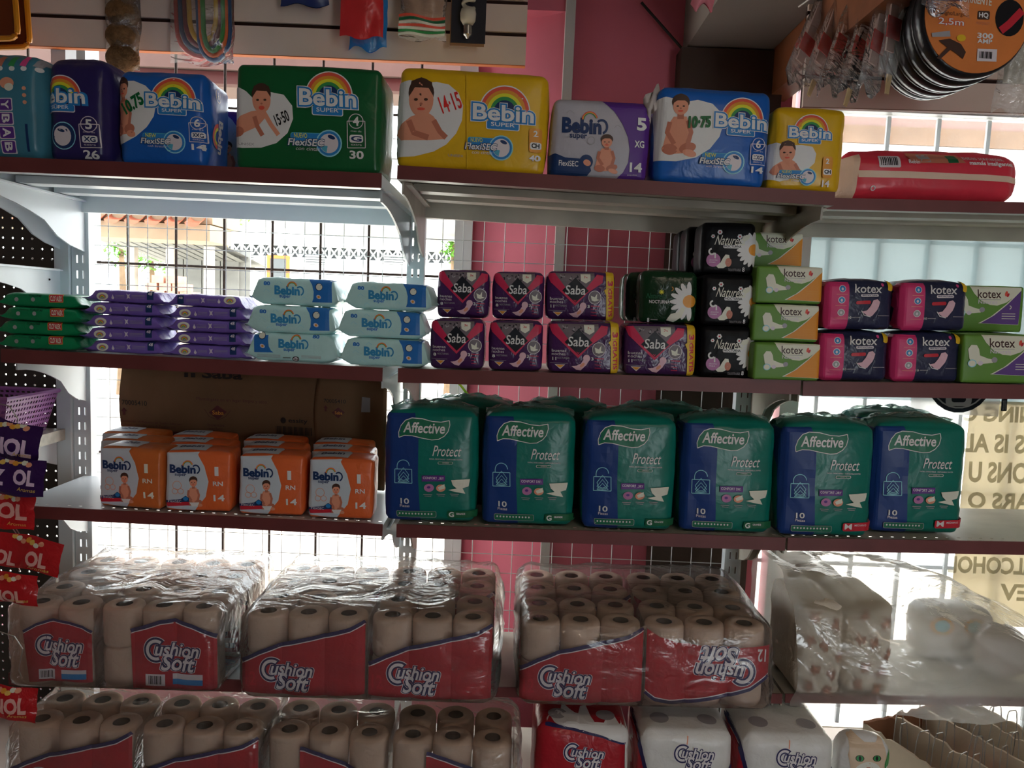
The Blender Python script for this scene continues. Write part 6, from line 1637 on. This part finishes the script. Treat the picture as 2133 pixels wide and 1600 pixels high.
ks = [(-1, 0), (1, 0), (1, 1), (-1, 1)]
for i in range(4):
    a_, b_ = ks[i], ks[(i+1) % 4]; slotted(c0[a_], c0[b_], c1[a_], c1[b_], 18, 8, 'slotted_side')
MB().add([c0[k_] for k_ in ks], [(0, 1, 2, 3)]).build('basket_floor', m_bas, bk)
b = MB(); b.tube([c1[k_] for k_ in ks], 0.006, m_bas, 6, True); b.build('rim', None, bk)
# ================================================================== slat panels above the shelves
m_slat = M('grey_white_slat_board', (218, 198, 184), 0.5, 0.3, 0.02, 30, 0.05, 6); m_edge = M('raw_orange_board_edge', (190, 104, 52), 0.7, 0.2); m_groove = M('dark_slat_groove', (52, 34, 30), 0.8, 0.1)
def slat_panel(label, pxl, pxr, Y, n, pitch, edge):
    a, b = P(*pxl, Y), P(*pxr, Y); w = b.x-a.x; sl = (b.z-a.z)/w
    t = thing('slat_panel', label, 'slat wall', ((a.x+b.x)/2, Y, (a.z+b.z)/2), (0, -math.atan(sl), 0))
    for i in range(n): MB().box((-w/2, 0, i*pitch+(0.002 if i == 0 else 0.0055)), (w/2, 0.014, (i+1)*pitch-0.0055)).build('slat', m_slat, t)
    MB().box((-w/2, 0.009, 0.002), (w/2, 0.02, n*pitch)).build('groove_backing', m_groove, t)
    MB().box((-w/2, -0.0005, 0), (w/2, 0.018, 0.0018)).build('bottom_edge', edge, t)
    return t
YSL = 2.03
slat_panel('grey white slat panel with dark grooves over the street window, upper left', (-140, 88), (1094, 138), YSL, 7, 0.0775, m_edge)
slat_panel('pale slat panel above the frosted window, upper right', (1672, 224), (2300, 242), YSL-0.02, 7, 0.0775, m_wood)

def hook_to_wall(t, z, y1, x=0.0):      # peg hook from the slat panel through the thing's top
    MB().tube([(x, -0.03, z+0.006), (x, -0.03, z), (x, y1, z)], 0.002, m_wire2, 5).build('peg_hook', None, t)
YH_ = 1.97
def hang(name, label, cat, px, py_bottom, Y=YH_, group=None):
    p = P(px, py_bottom, Y); return thing(name, label, cat, (p.x, Y, p.z), group=group), pxm(px, py_bottom, Y)
def pouch(parent, w, h, d, mat, name='pouch', seed=0, bot=0.0, topw=1.0):
    """flat sealed bag hanging from its top; base at z = 0"""
    def fb(u, v, sg):
        e = (math.sin(PI*u)**0.6)*(math.sin(PI*min(1, v*0.9+0.02))**0.6)
        n_ = noise.noise_vector(Vector((u*5+seed, v*5, seed)))*0.006
        ww = w*(1+(topw-1)*v)
        return (-ww/2+u*ww+n_.x, sg*d/2*e+n_.y, v*h+bot*math.sin(u*9+seed)*(1-v))
    b = MB(); b.grid(lambda u, v: fb(u, v, -1), 14, 14); b.grid(lambda u, v: fb(u, v, 1), 14, 14)
    return b.build(name, mat, parent, True)
m_cl = clear('clear_pouch_film', 0.10, 0.06, (1, 1, 1), 0.12, 0.9, 30)
# yellow nested trays
m_tray = M('amber_plastic', (206, 130, 30), 0.35, 0.5, 0, 1, 0.08, 8, k=1.2); m_pan = M('dark_amber_plastic', (120, 52, 22), 0.35, 0.5, k=1.0)
for q, (x1_, y1_, Y, lab) in enumerate(((63, 103, 1.93, 'larger amber plastic tray hanging at the upper left frame edge'), (38, 84, 1.87, 'smaller amber plastic tray in front of the larger one'))):
    c = P(x1_, y1_, Y); w, h = 0.19-0.03*q, 0.24-0.03*q
    t = thing('plastic_tray', lab, 'tray', (c.x-w/2, Y, c.z), (0, -0.06, 0), 'amber trays')
    def rr(w_, h_, r, y, dx=0.0): 
        pts = []
        for cx, cz, a0 in ((w_/2-r, r, -PI/2), (w_/2-r, h_-r, 0), (-w_/2+r, h_-r, PI/2), (-w_/2+r, r, PI)):
            for i in range(5): an = a0+PI/2*i/4; pts.append((cx+r*math.cos(an), y, cz+r*math.sin(an)))
        return pts
    MB().tube(rr(w, h, 0.02, 0), 0.0065, m_tray, 7, True).build('rim', None, t)
    A_ = rr(w-0.008, h-0.008, 0.018, 0.0); B_ = rr(w-0.035, h-0.035, 0.014, 0.028)
    A_ = [(x, y, z+0.004) for x, y, z in A_]; B_ = [(x, y, z+0.0175) for x, y, z in B_]; n_ = len(A_)
    MB().add(A_+B_, [(i, (i+1) % n_, n_+(i+1) % n_, n_+i) for i in range(n_)]+[tuple(range(n_, 2*n_))]).build('pan', m_pan, t)
    hook_to_wall(t, h+0.004, YSL-Y-0.001)
# coconut fibre scourers
t, s = hang('scourer_bag', 'clear bag of three brown fibre scourers', 'scourer bag', 256, 146)
m_fib = M('brown_coconut_fibre', (128, 92, 60), 0.95, 0.1, 0.9, 160, 0.3, 60)
for q, py in enumerate((122, 76, 27, -22)):
    p = P(256, py, YH_); r = 34/s
    b = MB().grid(lambda u, v: (r*math.sin(PI*v)*math.cos(2*PI*u)*(1+0.05*noise.noise(Vector((u*20, v*20, q)))), r*0.75*math.sin(PI*v)*math.sin(2*PI*u), p.z-t.location.z-0.85*r*math.cos(PI*v)*(1+0.05*noise.noise(Vector((u*20, v*20, q+5))))), 26, 16)
    o = b.build('fibre_scourer', m_fib, None, True); o.location = t.location
    tag(o, 'brown coconut fibre scourer in the hanging bag, %s' % ('lowest', 'second from the bottom', 'third from the bottom', 'uppermost')[q], 'scourer', 'fibre scourers')
pouch(t, 74/s, 220/s, 0.055, m_cl, 'clear_sleeve', 3); hook_to_wall(t, 215/s, YSL-YH_-0.001)
# coloured rubber cords
t, s = hang('cord_pack', 'clear bag of looped red, blue, yellow and green cords', 'cord pack', 421, 134)
cols_ = [(196, 52, 44), (28, 62, 104), (110, 30, 36), (196, 150, 36), (34, 70, 110), (206, 96, 40), (60, 130, 60)]
for q in range(7):
    m_ = M('rubber_cord_%d' % q, cols_[q], 0.35, 0.5)
    cxl, cxr, bot = (-57+10*q)/s, (50-7*q+(14 if q > 3 else 0))/s, (18+9*q)/s
    if q > 3: cxl, cxr, bot = (-30+6*q)/s, (58-5*(q-4))/s, (8+8*(q-4))/s
    pts = [(cxl, -0.004*q, 0.22)]+[((cxl+cxr)/2-(cxr-cxl)/2*math.cos(PI*i/10), -0.004*q+0.012, bot+0.075*(1-math.sin(PI*i/10)**0.8)) for i in range(11)]+[(cxr, -0.004*q, 0.22)]
    MB().tube(pts, 0.0062, m_, 8).build('cord', None, t, True)
pouch(t, 132/s, 200/s, 0.075, m_cl, 'clear_sleeve', 6, 0.004); hook_to_wall(t, 0.23, YSL-YH_-0.001)
# blue bag edge, red bag over blue bag
def plain_bag(label, px, pyb, wpx, mat, Y, seed, topw=1.0, d=0.03, bot=0.004, h=0.2, extra=None, name='snack_bag', cat='bag'):
    t, s_ = hang(name, label, cat, px, pyb, Y)
    o = pouch(t, wpx/s_, h, d, mat, 'wrapper', seed, bot, topw)
    if Y > 1.8: hook_to_wall(t, h*0.97, YSL-Y-0.001)
    else: MB().tube([(0, 0, h*0.96), (0, 0, ZC-t.location.z)], 0.0012, m_wire2, 5).build('hanging_string', None, t)
    return t, s_, o
plain_bag('navy bag showing only its lower edge at the top of the slat panel', 636, 12, 100, film('navy_bag_film', (30, 40, 80), 1.6), 1.98, 11, h=0.1)
plain_bag('blue bag hanging behind the red one', 765, 103, 80, film('bright_blue_bag_film', (20, 92, 150), 1.7, 0.5), 1.985, 12, 0.95, bot=0.008)
plain_bag('red bag hanging in front of the blue one', 752, 78, 92, film('red_bag_film', (176, 42, 46), 1.6, 0.4), 1.94, 13, 0.86)
# striped pouch
t, s, o = plain_bag('clear bag with red, white and green striped lower fold', 880, 84, 100, m_cl, 1.96, 14, 0.9, 0.035)
for q in range(7):
    mm = (i_cream, i_grn, i_cream, i_red, i_cream, i_dgr, i_red)[q]
    MB().grid(lambda u, v: (-48/s+u*96/s, -0.021-0.004*math.sin(u*8+q), (4+5.4*q+(q-3)*0.9*(1-u)+2.5*math.sin(u*6))/s+v*5.2/s), 12, 1, mm).build('stripe', None, t)
pouch(t, 82/s, 0.09, 0.02, M('pale_wafer', (186, 150, 124), 0.7, 0.2, 0.2, 40, 0.1, 30), 'contents', 15).location.z = 0.045
# light bulb on a card
t, s = hang('light_bulb_card', 'spiral light bulb in a dark blister card', 'light bulb', 974, 88, 1.965)
MB().box((-36/s, 0.006, 0), (36/s, 0.008, 0.2)).build('card', M('dark_blister_card', (34, 34, 42), 0.4, 0.4, 0, 1, 0.1, 9, k=1.2), t)
MB().box((-38/s, 0.0085, -6/s), (34/s, 0.0095, 0.2)).build('card_back', M('tan_card', (150, 112, 80), 0.8), t)
zb_ = 4/s
prof = [(0.003, 0), (0.005, 3/s), (0.010, 6/s)]
for i in range(5): prof += [(0.0118, (8+4*i)/s), (0.0105, (10+4*i)/s)]
MB().lathe(prof, M('nickel_screw_base', (190, 186, 180), 0.25, 0.5, metal=0.9), 16, (0, -0.012, zb_)).build('screw_base', None, t, True)
MB().lathe([(0.0125, 28/s), (0.0185, 36/s), (0.0195, 50/s), (0.017, 58/s), (0.010, 60/s)], M('cream_bulb_body', (206, 196, 176), 0.4), 18, (0, -0.012, zb_)).build('bulb_body', None, t, True)
sp_ = [(0.013*math.cos(a_*0.5), -0.012+0.013*math.sin(a_*0.5), zb_+60/s+0.0016*a_) for a_ in range(40)]
MB().tube(sp_, 0.005, M('cream_bulb_body', (206, 196, 176)), 7).build('glass_spiral', None, t, True)
hook_to_wall(t, 0.19, YSL-1.965-0.001)

# ---------------------------------------------------------------- right: clear bags in a row on one hook
m_redc = M('red_card', (196, 40, 34), 0.6, 0.3); m_beige = M('beige_tab', (196, 170, 128), 0.7, 0.2); m_wr = M('pale_tool_plastic', (196, 168, 158), 0.5)
bags = [(1650, 172, 62, 1.95, 0.55), (1690, 178, 60, 1.88, 0.5), (1725, 184, 64, 1.82, 0.45), (1765, 196, 66, 1.76, 0.36), (1808, 190, 74, 1.70, 0.26), (1848, 168, 60, 1.66, 0.08)]
for q, (px, py, wpx, Y, lean) in enumerate(bags):
    p = P(px, py, Y); s_ = pxm(px, py, Y); h = 0.24
    t = thing('tool_bag', 'clear bag with red card, %s of the row in the upper right' % ('farthest', 'second farthest', 'third farthest', 'third nearest', 'second nearest', 'nearest')[q], 'clear bag', (p.x, Y, p.z), (0, lean*0.75, 0.5), 'clear bags with red cards')
    pouch(t, wpx/s_, h, 0.028, m_cl, 'clear_sleeve', 20+q, 0.012, 0.8)
    MB().box((-0.022, -0.002, 0.085), (0.020, 0.0, 0.128)).build('red_card', m_redc, t)
    MB().box((-0.012, 0.002, 0.06), (0.012, 0.006, h)).build('white_stem', m_wr, t)
    if q in (1, 3, 5): MB().prism([(-0.005, -0.028), (0.005, -0.028), (0.009, 0.012), (-0.006, 0.012)], 'y', -0.004, -0.001).build('beige_tab', m_beige, t)
rod = thing('display_hook', 'long steel hook holding the row of clear bags', 'hook', (P(1790, -40, 1.8).x, YSL-0.021, P(1790, -60, 1.8).z))
MB().tube([(-0.06, 0, 0), (-0.02, -0.2, 0.004), (0.05, -0.42, 0.02)], 0.0025, m_wire2, 6).build('rod', None, rod)

# round packs of booster cable
m_blk = M('black_plastic_sleeve', (26, 27, 32), 0.3, 0.5, 0.2, 30, 0.1, 8); m_olab = M('orange_label', (206, 120, 60), 0.5, 0.3, 0, 1, 0.08, 12, k=1.3)
ctr = [(2036, 32, 1.56), (2012, 52, 1.62), (1988, 68, 1.68), (1966, 82, 1.74), (1950, 92, 1.80)]
for q, (px, py, Y) in enumerate(ctr):
    p = P(px, py, Y); s_ = pxm(px, py, 1.56); R = 124/s_
    t = thing('cable_pack', ('round black cable pack with orange label, front of the row' if q == 0 else 'round black cable pack, %s behind the orange labelled one' % ('first', 'second', 'third', 'fourth')[q-1]), 'cable pack', (p.x, Y, p.z), (0, 0, 0.10), 'round cable packs')
    MB().lathe([(R*0.6, 0.0), (R*0.96, 0.0), (R, 0.006), (R*1.005, 0.018), (R*0.98, 0.030), (R*0.6, 0.034)], m_blk, 48, axis='y').build('round_sleeve', None, t, True)
    for rr_ in (0.93,): MB().tube([(R*rr_*math.cos(2*PI*i/40), 0.036, R*rr_*math.sin(2*PI*i/40)) for i in range(40)], 0.006, m_blk, 6, True).build('coiled_cable', None, t, True)
    for i in (0,):
        MB().tube([(0, 0.018, R), (0, 0.02, R+0.05)], 0.003, m_blk, 6).build('hang_loop', None, t)
    if q == 0:
        MB().lathe([(0.001, -0.002), (R*0.945, -0.002), (R*0.945, 0.0)], m_olab, 48, axis='y').build('label_disc', None, t)
        bv = None
        a = Art(px, py, s_, 0.0); a.un = True
        fl = MB().add([(-R, -0.0022, -R), (R, -0.0022, -R), (R, -0.0022, R), (-R, -0.0022, R)], [(0, 1, 2, 3)])
        bv = BVHTree.FromPolygons([Vector(v) for v in fl.v], fl.f)
        a.part = 'window_circle'; a.ell(2106, 36, 32, 37, i_black); a.line([(2088, 62), (2106, 48), (2133, 20)], 16, i_redbar)
        a.part = 'size_lettering'; a.text('2,5m', 1948, 40, 2006, 57, i_redbar, 0.05); a.text('2,5m', 1949, 41, 2005, 56, i_white, 0.01); a.text('Lenght/Largo', 1946, 27, 2007, 37, i_hair, 0.0)
        a.part = 'ampere_lettering'; a.text('300', 2036, 68, 2072, 79, i_white, 0.03); a.text('AMP', 2037, 80, 2070, 89, i_white, 0.03)
        a.part = 'heading_lettering'; a.text('CORRIENTE', 1990, -6, 2064, 10, i_cream, 0.02, 0.05)
        a.part = 'quality_mark'; a.rrect(2034, 24, 2061, 41, 3, i_hair); a.text('HQ', 2037, 27, 2058, 39, i_white, 0.03); a.text('HIGH QUALITY', 2032, 46, 2062, 53, i_skin2, 0.0)
        a.part = 'barcode'; a.rect(2038, 100, 2082, 125, i_pale)
        for i in range(10): a.rect(2043+2.9*i, 105+0.1*i, 2044.4+2.9*i+0.4*(i % 3), 119+0.1*i, i_black)
        a.part = 'clamp_picture'; a.poly([(1934, 72), (1974, 66), (1976, 78), (1936, 80)], i_grey); a.poly([(1950, 86), (1975, 82), (2000, 92), (2012, 108), (2006, 122), (1992, 112), (1978, 104), (1956, 124), (1948, 122), (1970, 100)], i_hair); a.ell(2000, 80, 10, 7, i_gold)
        a.build(t, bv, 0.0004, 0.05)
# clear bag at the right edge and a small one over the label
t, s, o = plain_bag('tall clear bag with pale contents at the right frame edge', 2112, 236, 92, m_cl, 1.66, 31, 0.85, 0.05, 0.01, 0.34, name='clear_bag', cat='clear bag')
pouch(t, 60/s, 0.28, 0.03, sheet('pale_sheet_contents', (206, 200, 188), 0.3), 'contents', 32).location.z = 0.06
t, s, o = plain_bag('small clear and violet bag hanging in front of the orange label', 1968, 24, 104, m_cl, 1.50, 33, 0.8, 0.03, 0.012, 0.16, name='clear_bag', cat='clear bag')
MB().box((-0.03, -0.002, 0.02), (0.03, 0.002, 0.12)).build('violet_card', M('violet_card', (96, 40, 70), 0.6), t)
t, s, o = plain_bag('pink bag tip hanging at the top above the soffit corner', 1462, 16, 50, film('pink_bag_film', (190, 110, 120), 1.5), 1.75, 34, 0.9, 0.03, 0.01, 0.12, name='pink_bag')

# ================================================================== frosted window on the right
wn = thing('window_2', 'x', None, (0, 0, 0)); del wn['label']; struct(wn, 'frosted window with white frame and outer bars')
xl2 = P(1676, 600, YW+0.02).x; zt2 = P(1900, 240, YW+0.02).z
fr = MB(); MB().box((P(1642, 600, YW).x, YW-0.006, 0.06), (xl2, YW+0.06, zs1)).build('frame_stile', m_wframe, wn)
MB().box((xl2, YW-0.004, zt2), (RX1-0.12, YW+0.06, zt2+0.022)).build('frame_rail', m_wframe, wn)
zm = P(1900, 446, YW+0.03).z
zlo = P(1900, 835, YW+0.03).z
MB().box((xl2, YW+0.03, zlo), (RX1-0.12, YW+0.033, zm)).build('frosted_pane', sheet('frosted_window_film', (138, 150, 152), 0.9, 0.15), wn)
MB().box((xl2, YW+0.03, 0.06), (RX1-0.12, YW+0.033, zlo-0.001)).build('clear_pane', clear('window_glass', 0.05, 0.02, (1, 1, 1), 0.05, 0.0, 1), wn)
MB().box((xl2, YW+0.03, zm+0.001), (RX1-0.12, YW+0.033, zt2)).build('clear_pane', clear('window_glass', 0.05, 0.02, (1, 1, 1), 0.05, 0.0, 1), wn)
m_gbar = M('grey_window_bar', (150, 156, 158), 0.5, 0.3)
for i in range(9):
    p = P(1712+101*i, 520, YW+0.10)
    if p.x < RX1-0.15: MB().box((p.x-0.006, YW+0.045, 0.06), (p.x+0.006, YW+0.055, zs1)).build('bar', m_gbar, wn)
for py in (505, 1015, 1170):
    z_ = P(1850, py, YW+0.1).z; MB().box((xw1-0.05, YW+0.056, z_-0.006), (RX1-0.12, YW+0.064, z_+0.006)).build('cross_bar', m_gbar, wn)
# posters stuck on the glass, read from behind
YPo = YW+0.022
m_pos = sheet('cream_poster_paper', (206, 196, 172), 0.8, 0.12); m_posw = sheet('white_poster_paper', (236, 236, 236), 0.75, 0.1)
m_let = sheet('grey_poster_letters', (176, 172, 152), 0.7, 0.1); m_plog = sheet('black_poster_print', (30, 34, 40), 0.2)
def poster(label, x0, y0, x1, y1, mat, draw, Y):
    a_, b_ = P(x0, y1, Y), P(x1, y0, Y); c = (a_+b_)/2
    t = thing('poster', label, 'poster', (c.x, Y, a_.z)); w, h = b_.x-a_.x, b_.z-a_.z
    MB().box((-w/2, 0, 0), (w/2, 0.0006, h)).build('sheet', mat, t)
    bm_ = MB().add([(-w, 0, -h), (w, 0, -h), (w, 0, 2*h), (-w, 0, 2*h)], [(0, 1, 2, 3)]); bv = BVHTree.FromPolygons([Vector(v) for v in bm_.v], bm_.f)
    q = P_inv((c.x, Y, a_.z)); a = Art(q[0], q[1], pxm(*q, Y), 0.0); draw(a); a.build(t, bv, 0.0006, 0.2)
def dp1(a):
    a.o = (1880, 800, 0.3); a.part = 'mirrored_lettering'
    for qi, (s_, x0, y0, x1, y1) in enumerate((('INNING C', 335, 140, 960, 250), ('SES IS AL', 350, 330, 900, 462), ('PERSONS U', 395, 525, 1080, 672), ('EARS O', 400, 735, 900, 850), ('18 YEARS', 300, 960, 960, 1090), ('ALCOHOL', 290, 1185, 900, 1308), ('BEV', 660, 1380, 960, 1500))):
        a.part = 'mirrored_lettering#%d' % qi
        a.text(s_, x0, y0, x1, y1, m_let, 0.035, 0, 0, 0.03, mirror=True)
poster('cream notice with large grey letters read from behind, on the right glass', 1975, 845, 2300, 1300, m_pos, dp1, YPo)
def dp2(a):
    a.part = 'round_emblem'; a.ell(1996, 790, 68, 70, m_plog); a.ring(1996, 790, 58, 61, m_posw); a.rrect(1968, 786, 2022, 846, 10, m_posw); a.rrect(1980, 800, 2010, 838, 6, m_plog)
    a.part = 'corner_label'; a.rect(2084, 800, 2096, 856, m_plog); a.text('20/10', 2087, 834, 2094, 854, m_posw, 0, 0)
poster('white poster with black round emblem, mostly behind the middle shelf', 1896, 690, 2098, 860, m_posw, dp2, YPo-0.004)

# neighbour wall seen through the right window
nw = thing('neighbour_wall', 'pink and tan painted wall outside the right window', 'wall', (P(1950, 300, 5.5).x, 5.5, 0))
def nb(py): return P(1950, py, 5.5).z
MB().box((-1.2, 0, nb(268)), (5, 0.3, nb(268)+3)).build('upper_band', M('pale_pink_wall', (116, 92, 84), 0.8, 0.2, 0.1, 10, 0.05, 3), nw)
MB().box((-1.2, -0.02, nb(305)), (5, 0.3, nb(268)-0.002)).build('tan_band', M('sandy_tan_wall', (104, 82, 64), 0.8, 0.2, 0.2, 12, 0.15, 6), nw)
MB().box((-1.2, 0.0, 0), (5, 0.3, nb(305)-0.002)).build('lower_band', m_wh, nw)

# yellow-green cord slung behind the adult packs
tag(MB().tube([P(944, 786, 2.085), P(962, 806, 2.085), P(985, 836, 2.085), P(1010, 872, 2.085)], 0.0035, M('yellow_green_cord', (170, 200, 50), 0.5)).build('cord', None, None, True), 'yellow green cord slung behind the first adult packs', 'cord')

# unseen ceiling fitting, added to go with the fill light behind the viewer
fx = thing('fill_light_fitting', 'white ceiling fitting added behind the viewer for the fill light', 'lamp', (0.9, -0.6, 2.73))
MB().box((-0.62, -0.06, 0.015), (0.62, 0.06, 0.069)).build('housing', m_white, fx)
mt_ = bpy.data.materials.new('added_glow_tube'); mt_.use_nodes = True; bs_ = mt_.node_tree.nodes['Principled BSDF']
bs_.inputs['Emission Color'].default_value = (1, 0.9, 0.75, 1); bs_.inputs['Emission Strength'].default_value = 4.0  # added glow so the fitting matches the fill light
MB().tube([(-0.6, 0, 0.001), (0.6, 0, 0.001)], 0.013, mt_, 10).build('tube', None, fx)
